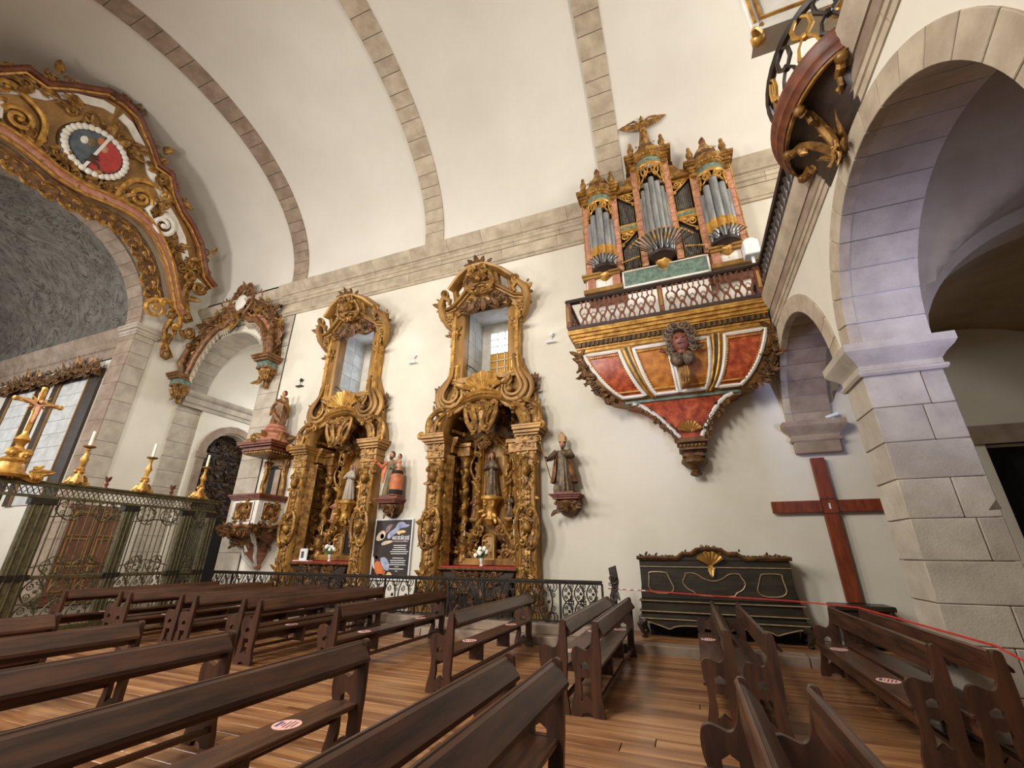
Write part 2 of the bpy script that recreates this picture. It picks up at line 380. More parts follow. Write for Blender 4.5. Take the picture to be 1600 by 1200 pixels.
# ---- window reveals, panes and glazing bars
for i, (cx, hw, z0, z1) in enumerate(WIN):
    fr = MB(); y1 = 11.62
    fr.box(cx-hw-.1, cx-.42, y1-.02, y1+.1, z0, z1+.3); fr.box(cx+.62, cx+hw+.1, y1-.02, y1+.1, z0, z1+.3); fr.box(cx-.42, cx+.62, y1-.02, y1+.1, z1-.25, z1+.3); fr.box(cx-.42, cx+.62, y1-.02, y1+.1, z0-.1, z0+.1)
    win = struct('window_%d' % (i+1), fr, 'window_frame')
    for zz in [z0+k*(z1-z0)/5 for k in range(5)]:
        h = (z1-z0)/5
        for sgn in (-1, 1):
            for q in (0, 1):
                b = MB(); xx = cx+sgn*(hw-.0); b.cbox(min(xx, xx-sgn*.03), max(xx, xx-sgn*.03), D+.06+q*.52, D+.06+(q+1)*.52-.008, zz+.004, zz+h-.004, .006); obj('reveal_stone', b, 'bluestone', win)
    for q in range(3):
        b = MB(); b.cbox(cx-hw, cx+hw, D+.06+q*.35, D+.40+q*.35, z1-.02+.04*q, z1+.03+.04*q, .006); obj('lintel_stone', b, 'bluestone', win)
    b = MB(); b.box(cx-hw, cx+hw, D, y1, z0-.06, z0); obj('window_sill', b, 'stone', win)
    b = MB(); b.box(cx-.42, cx+.62, y1+.06, y1+.07, z0+.1+(z1-z0)*.55, z1-.25); obj('pane', b, 'sky_pane', win)
    b = MB(); b.box(cx-.42, cx+.62, y1+.05, y1+.06, z0+.1, z0+.1+(z1-z0)*.55); obj('lower_pane', b, 'yellow_wall' if i == 0 else 'sky_pane', win)
    for k in range(5): b = MB(); xx = cx-.42+k*.26; b.box(xx-.014, xx+.014, y1, y1+.04, z0, z1-.2); obj('glazing_bar', b, 'window_frame', win)
    for k in range(9): b = MB(); zz = z0+.1+k*(z1-z0-.35)/8; b.box(cx-.42, cx+.62, y1, y1+.04, zz-.014, zz+.014); obj('glazing_bar', b, 'window_frame', win)
# ---- vault: elliptical barrel, and the stone ribs block by block
VC, VA, VB, VZ = 4.55, 5.95, 4.75, 12.15
def vp(t, off=0): return (VC+(VA-off)*cos(t), VZ+(VB-off)*sin(t))
vt = MB(); V = []; n = 48
rows = [(D, 11.5)]+[vp(pi*i/n) for i in range(n+1)]+[(-1.4, 11.0)]
for y, z in rows: V += [(-20.2, y, z), (9, y, z)]
vt.add(V, [(2*i, 2*i+1, 2*i+3, 2*i+2) for i in range(len(rows)-1)]); struct('ceiling', vt, 'plaster_vault', 60)
for k, (x0, x1) in enumerate(((-14.02, -13.24), (-7.56, -6.80), (-1.12, -.38))):
    bm = MB(); V = []
    for i in range(49):
        t = pi*i/48; y, z = vp(t, .015); V += [(x0, y, z), (x1, y, z)]
    bm.add(V, [(2*i, 2*i+2, 2*i+3, 2*i+1) for i in range(48)]); rib = struct('trim_%d' % (k+2), bm, 'mortar')
    ns = 30; t = -.02; j = 0
    while t < pi*.86:
        dt = rg.uniform(.075, .12); b = MB(); V = []; off = .05
        for q in range(4):
            tt = t+(dt-.0035)*q/3+.0017
            for o in (off, -.05):
                y, z = vp(tt, o); V += [(x0, y, z), (x1, y, z)]
        F = []
        for q in range(3):
            a = q*4; c = a+4; F += [(a, a+1, c+1, c), (a+2, c+2, c+3, a+3), (a, c, c+2, a+2), (a+1, a+3, c+3, c+1)]
        F += [(0, 2, 3, 1), (12, 13, 15, 14)]; b.add(V, F); obj('rib_stone', b, 'stone_brown' if k == 0 else 'stone', rib, smooth=20); t += dt
# ---- cornice stones (upper cornice tier, plain frieze tier, lower fascia tier)
cb = MB(); cb.box(-14.2, 3.2, D-.04, D+.02, 10.5, 11.7); trim = struct('trim_1', cb, 'mortar')
def profx(prof, x0, x1, sh=0):
    """stone with a moulded section (y, z) between x0 and x1"""
    b = MB(); n = len(prof); V = [(x0, y+sh, z) for y, z in prof]+[(x1, y+sh, z) for y, z in prof]
    F = [(i, (i+1) % n, n+(i+1) % n, n+i) for i in range(n)]+[tuple(reversed(range(n))), tuple(range(n, 2*n))]
    return b.add(V, F)
tiers = [[(D, 11.28), (D-.16, 11.28), (D-.18, 11.34), (D-.24, 11.36), (D-.26, 11.42), (D-.36, 11.50), (D-.40, 11.56), (D-.44, 11.66), (D-.44, 11.74), (D, 11.74)],
         [(D, 11.00), (D-.10, 11.00), (D-.10, 11.14), (D-.14, 11.16), (D-.16, 11.27), (D, 11.27)],
         [(D, 10.62), (D-.08, 10.62), (D-.08, 10.99), (D, 10.99)], [(D, 10.48), (D-.05, 10.48), (D-.06, 10.56), (D-.10, 10.58), (D-.10, 10.61), (D, 10.61)]]
for pr_ in tiers:
    x = -19.2
    while x < 8.9:
        L = min(rg.uniform(1.1, 1.9), 8.95-x); sh = .1 if x < -14.2 else 0
        if x < -14.2 < x+L: L = -14.2-x
        obj('cornice_stone', profx(pr_, x+.004, x+L-.004, sh), 'stone', trim); x += L
# ---- transept arch stones on the nave wall (jambs, voussoirs) and the transept room
tr = MB(); tr.box(XB, -13.42, D-.035, D+.005, .1, 10.5); t5 = struct('trim_5', tr, 'mortar')
z = .15
while z < 10.4:
    h = min(rg.uniform(.5, .75), 10.45-z); b = MB(); b.cbox(XB-.01, -13.42, D-.06, D+.02, z+.004, z+h-.004, .008); obj('pier_stone', b, 'stone_grey', t5)
    b = MB(); b.cbox(XB-.05, XB+.01, D-.055, 11.5, z+.004, z+h-.004, .008); obj('jamb_stone', b, 'stone_grey', t5)
    if z < 7.9: b = MB(); b.cbox(XA-.02, XA+.06, D, 11.5, z+.004, min(z+h, 7.9)-.004, .008); obj('jamb_stone', b, 'stone_grey', t5)
    z += h
for i in range(14):
    a0 = pi*i/14+.003; a1 = pi*(i+1)/14-.003; b = MB(); P = arc(-16.8, ZI, 2.34, a0, a1, 3)+arc(-16.8, ZI, 2.40, a1, a0, 3)
    b.prism(P, D-.03, 11.5); obj('voussoir', b, 'stone_grey', t5)
sw = MB(); sw.box(-19.9, -19.0, 11.5, 12.05, 0, 8.0); sw.box(-19.9, -19.0, 14.2, 16, 0, 8)
sw.M = Matrix(((0, 1, 0, 0), (1, 0, 0, 0), (0, 0, 1, 0), (0, 0, 0, 1)))
sw.prism([(12.05, 5.6)]+[(13.12-1.07*cos(a), 5.6+1.07*sin(a)) for a in [pi*i/10 for i in range(1, 10)]]+[(14.2, 5.6), (14.2, 8), (12.05, 8)], -19.9, -19.0)
sw.M = Matrix.Identity(4)
sw.box(-14.4, -13.6, 11.5, 16, 0, 8); sw.box(-19.9, -13.6, 16, 16.3, 0, 11)
struct('wall_transept', sw, 'plaster')
b = MB(); V = []
for i in range(17):
    a = pi*i/16; V += [(-16.7+2.42*cos(a), 11.5, 8+2.42*sin(a)), (-16.7+2.42*cos(a), 16, 8+2.42*sin(a))]
b.add(V, [(2*i, 2*i+1, 2*i+3, 2*i+2) for i in range(16)]); struct('ceiling_transept', b, 'plaster')
b = MB(); b.box(-20, -13.6, 10.5, 16, -.2, 0); struct('floor_transept', b, 'stone_brown')
tc_ = MB(); tc_.M = Matrix(((0, 1, 0, 0), (1, 0, 0, 0), (0, 0, 1, 0), (0, 0, 0, 1)))
P = [(-19.05, 7.35), (-18.95, 7.35), (-18.93, 7.5), (-18.88, 7.52), (-18.88, 7.75), (-18.8, 7.8), (-18.72, 7.92), (-18.72, 7.99), (-19.05, 7.99)]
n = len(P); V = [(10.56, x, z) for x, z in P]+[(16, x, z) for x, z in P]
tc_.add(V, [(i, (i+1) % n, n+(i+1) % n, n+i) for i in range(n)]+[tuple(range(n)), tuple(range(n, 2*n))]); struct('trim_6', tc_, 'stone_grey')
va = MB(); va.M = Matrix(((0, -1, 0, 0), (1, 0, 0, 0), (0, 0, 1, 0), (0, 0, 0, 1)))
va.prism([(12.0, 5.6)]+[(13.12-1.12*cos(a), 5.6+1.12*sin(a)) for a in [pi*i/12 for i in range(1, 12)]]+[(14.24, 5.6), (14.55, 5.6)]+[(13.12+1.42*cos(a), 5.6+1.42*sin(a)) for a in [pi*i/12 for i in range(1, 12)]]+[(11.70, 5.6)], 18.9, 19.05)
va.box(11.66, 12.05, 18.86, 19.05, 5.38, 5.62); va.box(11.72, 12.0, 18.9, 19.05, 0, 5.4)
struct('trim_7', va, 'stone_brown')
# ---- chancel wall with its great arch, stone pier, capital
CX = -19.2; CH = 3.78
YZ = lambda x: Matrix(((0, -1, 0, x), (1, 0, 0, 0), (0, 0, 1, 0), (0, 0, 0, 1)))      # local x -> world y, local -y -> world +x
cw = MB(YZ(CX)); A = arc(4.55, 9.9, CH, 0, pi, 32)
cw.prism([(8.33, 0), (11.2, 0), (11.2, 17.2), (-2, 17.2), (-2, 0), (.77, 0)]+A[::-1], 0, .9)
cwall = struct('wall_chancel', cw, 'plaster')
z = 0
while z < 9.55:
    h = min(rg.uniform(.5, .8), 9.6-z)
    b = MB(); b.cbox(CX-.02, CX+.05, 8.31, 8.96, z+.004, z+h-.004, .008); obj('pier_stone', b, 'stone_grey', cwall)
    b = MB(); b.cbox(CX-.92, CX+.045, 8.27, 8.34, z+.004, z+h-.004, .008); obj('jamb_stone', b, 'stone_brown', cwall)
    z += h
b = MB()
for (e, z0, z1) in ((.06, 9.6, 9.68), (.1, 9.68, 9.8), (.17, 9.8, 9.92), (.2, 9.92, 10.0)): b.box(CX-1.0, CX+.04+e, 8.32-e, 8.98+e, z0, z1)
obj('pier_capital', b, 'stone_grey', cwall)
for i in range(26):
    a0 = pi*i/26+.002; a1 = pi*(i+1)/26-.002; b = MB(YZ(CX)); b.prism(arc(4.55, 9.9, CH-.05, a0, a1, 3)+arc(4.55, 9.9, CH+.02, a1, a0, 3), -.03, .9); obj('voussoir', b, 'stone_brown', cwall)
# ---- chancel room
b = MB(); b.box(-34, -20.1, 8.6, 9.4, 0, 10.2); b.box(-34.4, -34, -1, 10, 0, 15); struct('wall_chancel_side', b, 'plaster')
b = MB(); b.box(-34, -19.2, -.2, 8.6, -.1, .3); struct('floor_chancel', b, 'stone_brown')
b = MB(); V = []
for i in range(25):
    a = pi*i/24; V += [(-34, 4.55+4.05*cos(a), 10.1+4.05*sin(a)), (-20.1, 4.55+4.05*cos(a), 10.1+4.05*sin(a))]
b.add(V, [(2*i, 2*i+1, 2*i+3, 2*i+2) for i in range(24)]); struct('ceiling_chancel', b, 'painted_vault')
P = [(8.6, 8.9), (8.52, 8.9), (8.5, 9.3), (8.42, 9.34), (8.42, 9.62), (8.3, 9.72), (8.2, 9.95), (8.2, 10.05), (8.6, 10.05)]
cc = MB(); cc.box(-34, -20.2, 8.55, 8.6, 8.9, 10); t8 = struct('trim_8', cc, 'mortar'); x = -33
while x < -20.2:
    L = min(1.6, -20.1-x); obj('cornice_stone', profx(P, x+.004, x+L-.004), 'stone_brown', t8); x += L
for k, (x0, x1) in enumerate(((-23.75, -21.75), (-27.6, -25.6))):
    b = MB(); b.box(x0-.55, x0, 8.5, 8.62, 3.2, 8.5); b.box(x1, x1+.75, 8.5, 8.62, 3.2, 8.5); b.box(x0, x1, 8.5, 8.62, 8.15, 8.5)
    win = struct('window_%d' % (k+3), b, 'wood_dark')
    for r in range(9):
        for c in range(2):
            o = .5 if r % 2 else .62; xm = lerp(x0, x1, o); u0, u1 = (x0, xm) if c == 0 else (xm, x1); b = MB(); b.cbox(u0+.005, u1-.005, 8.54, 8.6, 3.2+r*.55+.005, 3.2+(r+1)*.55-.005, .008); obj('reveal_stone', b, 'bluestone', win)
    for e in (x0, x1): b = MB(); b.box(e-.03, e+.03, 8.47, 8.52, 3.2, 8.2); obj('window_fillet', b, 'gold_plain', win)

# ---- choir loft: arcade wall, under-loft vault, cornice
LX, LT = 2.38, .82
XF = lambda x: Matrix(((0, 1, 0, x), (1, 0, 0, 0), (0, 0, 1, 0), (0, 0, 0, 1)))        # local x -> world y, local -y -> world -x
lw = MB(XF(LX))
RA = 1.77
def arch3(c, a0, a1, r=RA, n=18): return arc(c, 4.15, r, a0, a1, n)
lw.prism([(6.32, 3.9)]+arch3(4.55, 0, pi)+[(2.78, 0), (2.15, 0), (2.15, 4.15)]+arch3(.38, 0, pi)+[(-1.4, 4.15), (-1.4, 6.35), (10.5, 6.35), (10.5, 4.15)]+arch3(8.72, 0, pi)+[(6.95, 3.9)], 0, LT)
lw.box(6.36, 6.91, .04, LT-.04, 0, 4)
loft = struct('wall_loft', lw, 'plaster', 30)
def course(z, h, y0, y1, k):
    cut = LX+(.5 if k % 2 else LT*.72); spl = k % 3 != 0
    for (a, c) in (((LX, cut), (cut, LX+LT)) if spl else ((LX, LX+LT),)):
        b = MB(); b.cbox(a+.004, c-.004, y0, y1, z+.004, z+h-.004, .009); obj('pier_stone', b, 'stone_grey', loft)
zs = [0, .38, .80, 1.18, 1.60, 2.04, 2.48, 2.92, 3.36, 3.80]
for k in range(9): course(zs[k], zs[k+1]-zs[k], 6.32, 6.95, k)
b = MB(); b.cbox(LX-.06, LX+LT+.06, 6.26, 7.01, 0, .3, .02); obj('pier_base', b, 'stone_grey', loft)
def capital(y0, y1, x0, x1, z0=3.78):
    b = MB()
    R = ((.03, 0), (.05, .03), (.05, .06), (.02, .08), (.02, .14), (.06, .2), (.13, .27), (.16, .32), (.16, .42), (.02, .42))
    V = []; F = []
    for e, z in R: V += [(x0-e, y0-e, z0+z), (x1+e, y0-e, z0+z), (x1+e, y1+e, z0+z), (x0-e, y1+e, z0+z)]
    for k in range(len(R)-1):
        for i in range(4): j = (i+1) % 4; F.append((k*4+i, k*4+j, k*4+4+j, k*4+4+i))
    F += [(3, 2, 1, 0), tuple(len(R)*4-4+i for i in range(4))]; return b.add(V, F)
obj('pier_capital', capital(6.32, 6.95, LX, LX+LT), 'stone_grey', loft, smooth=25)
obj('wall_corbel', capital(10.35, 10.6, LX, LX+LT, 3.86), 'stone_brown', loft, smooth=25)
b = MB(); b.cbox(LX, LX+LT, 10.33, 10.5, 3.62, 3.88, .02); obj('corbel_block', b, 'stone_brown', loft)
for c in (4.55, 8.72):
    nn_ = 15
    for i in range(nn_):
        a0 = pi*i/nn_+.004; a1 = pi*(i+1)/nn_-.004
        b = MB(XF(LX)); b.prism(arch3(c, a0, a1, RA+.27, 3)+arch3(c, a1, a0, RA-.04, 3), -.025, .1, .006); obj('voussoir', b, 'stone', loft, smooth=25)
        b = MB(XF(LX)); w_ = LT*(.45 if i % 2 else .6)
        b.prism(arch3(c, a0, a1, RA-.035, 3)+arch3(c, a1, a0, RA+.02, 3), .1, LT); obj('soffit_stone', b, 'stone_grey' if c < 6 else 'stone_brown', loft, smooth=25)
# groin vault below the loft
def zv(x, y):
    z2 = 4.15+1.85/2.35*sqrt(max(0, 2.35**2-(x-5.55)**2))
    for c in (.38, 4.55, 8.72):
        if abs(y-c) <= 1.79: return max(z2, 4.15+sqrt(max(0, 1.85**2-(y-c)**2)))
    return z2-.16
b = MB(); V = []; nx, ny = 40, 120
for i in range(nx+1):
    for j in range(ny+1):
        x = lerp(LX+LT, 7.9, i/nx); y = lerp(-1.4, 10.5, j/ny); V.append((x, y, zv(x, y)))
b.add(V, [(i*(ny+1)+j, i*(ny+1)+j+1, (i+1)*(ny+1)+j+1, (i+1)*(ny+1)+j) for i in range(nx) for j in range(ny)]); struct('ceiling_loft', b, 'under_loft', 35)
b = MB(); b.box(7.9, 8.3, -1.4, 10.5, 0, 7); b.box(3.3, 8, -1.4, 10.5, 6.5, 6.6); struct('wall_west', b, 'under_loft')
b = MB(); b.box(3.2, 8.3, -1.6, -1.42, 0, 6.6); struct('wall_south', b, 'under_loft')
# loft cornice along y
def profy(prof, y0, y1):
    b = MB(); n = len(prof); V = [(x, y0, z) for x, z in prof]+[(x, y1, z) for x, z in prof]
    return b.add(V, [(i, (i+1) % n, n+(i+1) % n, n+i) for i in range(n)]+[tuple(reversed(range(n))), tuple(range(n, 2*n))])
b = MB(); b.box(LX-.03, LX+.3, -1.4, 10.5, 6.3, 6.85); t9 = struct('trim_9', b, 'mortar')
T = [[(LX+.02, 6.2), (LX-.02, 6.2), (LX-.03, 6.28), (LX-.05, 6.29), (LX-.05, 6.37), (LX-.07, 6.38), (LX+.02, 6.38)], [(LX+.02, 6.385), (LX-.05, 6.385), (LX-.05, 6.60), (LX+.02, 6.60)],
     [(LX+.3, 6.605), (LX-.07, 6.605), (LX-.09, 6.66), (LX-.14, 6.72), (LX-.16, 6.78), (LX-.18, 6.9), (LX+.3, 6.9)]]
for pr_, m_ in zip(T, ('stone', 'stone_brown', 'stone')):
    y = -1.4
    while y < 10.5:
        L = min(rg.uniform(1.2, 1.9), 10.5-y); obj('cornice_stone', profy(pr_, y+.004, y+L-.004), m_, t9); y += L
p_ = [WY(1545, 797, 6.315), WY(1566, 795, 6.315), WY(1556, 781, 6.315)]
b = MB(); b.prism([(v.x, v.z) for v in p_], 6.316, 6.33); obj('dark_patch', b, 'mortar', loft, smooth=0)

# ================================================================ gilded side altars with their window surrounds
def S(s): return Matrix.Scale(s, 4, (1, 0, 0))
def at(x=0, y=0, z=0, s=1): return Matrix.Translation((x, y, z)) @ S(s)
def make_altar(label, loc):
    A = thing('side_altarpiece', label, 'altarpiece', loc)
    P = lambda n, b, m='gold', par=None, sm=45: obj(n, b, m, par or A, smooth=sm)
    # recess shell: back, cheeks, vault
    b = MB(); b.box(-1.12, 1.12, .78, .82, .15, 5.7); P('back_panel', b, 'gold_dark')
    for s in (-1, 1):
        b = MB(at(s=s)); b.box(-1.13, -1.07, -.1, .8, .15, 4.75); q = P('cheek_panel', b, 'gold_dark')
        for z0, z1 in ((1.5, 2.9), (3.0, 4.2)):
            b = MB(at(s=s)); b.M = at(s=s) @ Matrix.Translation((-1.06, .33, 0)) @ Matrix.Rotation(pi/2, 4, 'Z')
            b.sweep([(-.26, z0), (.26, z0), (.26, z1), (-.26, z1)], [(0, 0), (0, .03), (-.03, .04), (-.05, .015), (-.05, 0)], True); b.cluster(0, (z0+z1)/2, .3, (z1-z0)*.7, 14, size=.16, seed=int(z0*10)); P('moulded_panel', b, 'gold', q)
    b = MB(); V = []
    for i in range(13):
        a = pi*i/12; V += [(1.1*cos(a), -.1, 4.72+1.0*sin(a)), (1.1*cos(a), .8, 4.72+1.0*sin(a))]
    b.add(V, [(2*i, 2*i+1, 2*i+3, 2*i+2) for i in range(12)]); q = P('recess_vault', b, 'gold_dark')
    for i in range(7):
        a = pi*(i+.5)/7; b = MB(); b.tube([(1.06*cos(a), -.05, 4.72+.96*sin(a)), (.9*cos(a), .4, 4.72+.85*sin(a)), (.5*cos(a), .72, 4.72+.5*sin(a))], [.05, .06, .03], 6); b.ball((.9*cos(a), .35, 4.72+.84*sin(a)), .08, 6); P('vault_rib', b, 'gold', q)
    # outer pilasters
    for s in (-1, 1):
        b = MB(at(s=s)); b.prism([(-1.62, .15), (-1.12, .15), (-1.12, 4.3), (-1.58, 4.3), (-1.58, 1.2), (-1.62, .8)], -.36, .02, .02); pil = P('pilaster', b, 'gold_plain')
        b = MB(at(s=s)); b.box(-1.75, -1.05, -.5, 0, .15, .42); b.box(-1.7, -1.08, -.45, 0, .42, .55); P('pilaster_base', b, 'gold_plain', pil)
        b = MB(at(s=s)); b.sweep([(-1.52, .7), (-1.19, .7), (-1.19, 4.12), (-1.52, 4.12)], [(0, 0), (0, .03), (-.02, .045), (-.04, .03), (-.05, 0)], True, y=-.36); P('panel_moulding', b, 'gold_bright', pil)
        for nm, z, h, n, sz in (('foot_ornament', .95, .6, 22, .22), ('lower_drop', 1.55, .6, 12, .16), ('middle_cartouche', 2.25, .6, 26, .22), ('upper_drop', 2.95, .5, 12, .15), ('mask_ornament', 3.6, .5, 20, .18)):
            b = MB(at(x=s*-1.355, s=s)); b.cluster(0, z, .34, h, n, y=-.36, size=sz, seed=int(z*100)+(s > 0))
            if nm == 'middle_cartouche': b.cscroll((-.13, z-.42), (-.13, z+.34), .13, .06, -.38); b.cscroll((.13, z+.42), (.13, z-.34), .13, .06, -.38); b.ball((0, -.42, z), .12, 8, sz=1.3)
            if nm == 'mask_ornament': b.ball((0, -.46, z), .11, 8, sz=1.5); b.cscroll((-.2, z+.2), (.2, z+.2), .3, .035, -.38)
            if nm == 'foot_ornament': b.scroll(-.1, z-.25, .2, pi/2, 1.5, 1, .05, -.38); b.leaf(.05, z-.3, pi/2, .6, .13, -.37, .15)
            if 'drop' in nm:
                for k in range(4): b.leaf(0, z+.22-.13*k, -pi/2-.35, .18, .06, -.37); b.leaf(0, z+.22-.13*k, -pi/2+.35, .18, .06, -.37); b.ball((0, -.4, z+.2-.13*k), .035, 6)
            P(nm, b, 'gold', pil)
        # inner return pilaster, turned towards the recess
        b = MB(at(x=s*-1.05, y=-.1, s=s) @ Matrix.Rotation(-.5, 4, 'Z')); b.box(-.1, .1, -.14, .1, .6, 4.2); b.cluster(0, 3.5, .14, .9, 12, y=-.14, size=.14, seed=4); b.cluster(0, 2.2, .14, 1.2, 14, y=-.14, size=.14, seed=5); b.cluster(0, 1.0, .16, .6, 10, y=-.14, size=.15, seed=6); P('return_pilaster', b, 'gold')
        # capital and entablature block
        b = MB(at(s=s))
        for (e, z0, z1) in ((0, 4.02, 4.1), (.05, 4.1, 4.16), (.02, 4.16, 4.3), (.06, 4.3, 4.35), (.03, 4.35, 4.5), (.1, 4.5, 4.56), (.16, 4.56, 4.64), (.22, 4.64, 4.72), (.24, 4.72, 4.76)): b.box(-1.6-e*.9, -1.08+e*.3, -.38-e, .3, z0, z1)
        e_ = P('entablature', b, 'gold_plain', sm=0)
        b = MB(at(x=s*-1.34, s=s)); b.cluster(0, 4.2, .4, .16, 9, y=-.4, size=.11, seed=11); b.cluster(0, 4.43, .4, .12, 8, y=-.42, size=.1, seed=12); b.box(-.2, .2, -.42, -.38, 4.12, 4.46); P('frieze_carving', b, 'gold', e_)
        b = MB(at(s=s)); b.scroll(-1.78, 4.72, .11, 0, 1.6, 1, .045, -.5); P('corner_scroll', b, 'gold_bright', e_)
        b = MB(at(s=s)); 
        for (e, z0, z1) in ((0, 4.3, 4.5), (.05, 4.5, 4.58), (.1, 4.58, 4.68), (.13, 4.68, 4.75)): b.box(-1.1, -.98+e, -.05, .78, z0, z1)
        P('inner_cornice', b, 'gold_plain', e_, 0)
        # salomonic inner column with base and capital
        cx = s*-.80; b = MB(at(cx, .42, 0)); pts = []
        for i in range(33): t = i/32; pts.append((.035*cos(9*t*2*pi*.5), .035*sin(9*t*2*pi*.5), 2.05+1.9*t))
        b.tube(pts, [.095+.012*sin(i*1.9) for i in range(33)], 8); col = P('column', b, 'gold')
        b = MB(at(cx, .42, 0)); 
        for k in range(9): a = k*2.1; b.M = at(cx, .42, 0) @ Matrix.Rotation(a, 4, 'Z'); b.leaf(0, 2.2+k*.19, pi/2-.5, .2, .07, -.1, .2); b.ball((.03, -.12, 2.3+k*.19), .03, 6)
        P('vine', b, 'gold_bright', col)
        b = MB(at(cx, .42, 0)); b.lathe([(.16, 1.42), (.16, 1.5), (.12, 1.56), (.14, 1.7), (.18, 1.85), (.15, 1.98), (.12, 2.02), (.14, 2.08)], n=10); b.cluster(0, 1.75, .2, .3, 8, y=-.15, size=.12, seed=9); P('column_base', b, 'gold', col)
        b = MB(at(cx, .42, 0)); b.lathe([(.1, 3.92), (.12, 3.98), (.11, 4.0), (.17, 4.2), (.19, 4.24)], n=10); 
        for k in range(8): b.M = at(cx, .42, 0) @ Matrix.Rotation(k*pi/4, 4, 'Z'); b.leaf(0, 4.0, pi/2, .22, .06, -.1, .5)
        b.M = at(cx, .42, 0); b.box(-.2, .2, -.2, .2, 4.24, 4.5); b.box(-.26, .26, -.26, .26, 4.5, 4.6); P('column_capital', b, 'gold', col)
        # small console and side niche panel
        b = MB(at(s*-.5, .7, 0)); b.prism([(-.2, 2.5), (.2, 2.5), (.2, 3.7), (0, 3.95), (-.2, 3.7)], .02, .08); P('side_niche', b, 'gold_bright')
        b = MB(at(s*-.52, .62, 0)); b.lathe([(.02, 2.2), (.09, 2.3), (.12, 2.42), (.18, 2.46), (.18, 2.5)], n=10); b.cluster(0, 2.2, .26, .4, 9, y=-.06, size=.15, seed=22); P('console', b, 'gold')
        # arch half: nested mouldings, leaves on top, big shoulder volutes
        b = MB(at(s=s)); pa = arc(0, 4.72, 1.16, pi, pi/2, 12, 1.0)
        b.sweep(pa, [(-.02, 0), (-.02, .3), (.05, .38), (.1, .34), (.14, .4), (.22, .36), (.26, .2), (.28, 0)], y=0); ah = P('arch_moulding', b, 'gold_plain')
        b = MB(at(s=s))
        for i in range(7):
            a = pi-(i+.6)*(pi/2)/7; b.leaf(1.27*cos(a), 4.72+1.12*sin(a), a+.5, .3, .1, -.36, .3)
        P('arch_leaves', b, 'gold', ah)
        b = MB(at(s=s)); b.cscroll((-1.62, 4.78), (-1.2, 5.5), .28, .075, -.28); b.cscroll((-1.38, 4.8), (-1.0, 5.35), .22, .055, -.36); b.leaf(-1.55, 4.8, 1.7, .5, .13, -.32, .3); b.leaf(-1.5, 4.85, 2.4, .32, .1, -.3, .35); P('haunch_scroll', b, 'gold')
        b = MB(at(s=s)); b.cluster(-1.46, 5.25, .42, .7, 30, y=-.24, size=.15, seed=31); P('haunch_foliage', b, 'gold')
        b = MB(at(s=s)); b.prism([(-1.74, 4.76), (-1.66, 5.12), (-1.5, 5.5), (-1.5, 5.95), (-1.3, 6.5), (-1.1, 6.95), (-.8, 6.95), (-.78, 6.4), (0, 6.4), (0, 5.72)]+arc(0, 4.72, 1.14, pi/2, pi, 10, 1.0), -.2, .0, .03); P('spandrel', b, 'gold_plain')
        # shoulder volute of the window frame: three nested bands sweeping down into a roll
        b = MB(at(s=s))
        for r, th, y in ((.50, .085, -.2), (.36, .065, -.3), (.24, .05, -.36)):
            pts = [(-.86-r*.45, y, 6.95), (-.86-r*.55, y-.04, 6.5)]+[(-.98+r*cos(a), y-.08, 5.92+r*sin(a)) for a in [pi*.85+i*(1.25*pi)/14 for i in range(15)]]
            b.tube(pts, [th]*12+[th*.8]*3+[th*.6]*2, 7, flat=.8, nrm=(0, -1, 0))
        b.ball((-.85, -.4, 5.86), .1, 8); sv = P('shoulder_volute', b, 'gold_plain')
        b = MB(at(s=s)); b.prism([(-1.18, 6.35), (-.82, 6.25), (-.8, 6.9), (-1.12, 6.95)], -.34, 0, .03); b.sweep([(-1.1, 6.45), (-.88, 6.4), (-.86, 6.8), (-1.06, 6.82)], [(0, 0), (0, .03), (-.03, .03), (-.04, 0)], True, y=-.34); P('volute_block', b, 'gold_bright', sv)
        b = MB(at(s=s)); b.cluster(-1.46, 5.95, .26, .6, 30, y=-.14, size=.13, seed=37); b.leaf(-1.35, 5.6, 2.6, .24, .1, -.2, .3); P('volute_foliage', b, 'gold_dark', sv)
    # centre cartouche hanging in the arch
    b = MB(); b.prism([(-.42, 5.55), (-.5, 5.3), (-.3, 5.1), (-.24, 4.86), (0, 4.76), (.24, 4.86), (.3, 5.1), (.5, 5.3), (.42, 5.55), (0, 5.72)], -.34, -.12, .06); ct = P('arch_cartouche', b, 'gold')
    b = MB(); 
    for s in (-1, 1):
        b.M = at(s=s); b.cscroll((-.2, 4.82), (-.42, 5.5), .1, .07, -.34); b.tube([(-.07, -.4, 4.84), (-.12, -.44, 5.1), (-.2, -.42, 5.35), (-.3, -.36, 5.56)], [.03, .05, .06, .05], 6); b.tube([(-.16, -.36, 4.9), (-.22, -.42, 5.15), (-.33, -.38, 5.35), (-.46, -.32, 5.5)], [.03, .05, .06, .04], 6); b.leaf(-.1, 5.3, 2.2, .34, .1, -.36, .4); b.leaf(-.12, 4.85, -2.2, .25, .08, -.34, .4)
    b.M = at(); b.leaf(0, 5.0, -pi/2, .35, .12, -.36, .3); b.shell(0, 5.35, .26, .25, pi-.25, 7, -.36); b.cluster(0, 5.25, .6, .6, 18, y=-.36, size=.15, seed=41); P('cartouche_scrolls', b, 'gold', ct)
    # shell and crest below the window
    b = MB(); b.shell(0, 5.92, .62, .2, pi-.2, 13, -.26, .22); cr = P('shell_crest', b, 'gold_bright')
    b = MB()
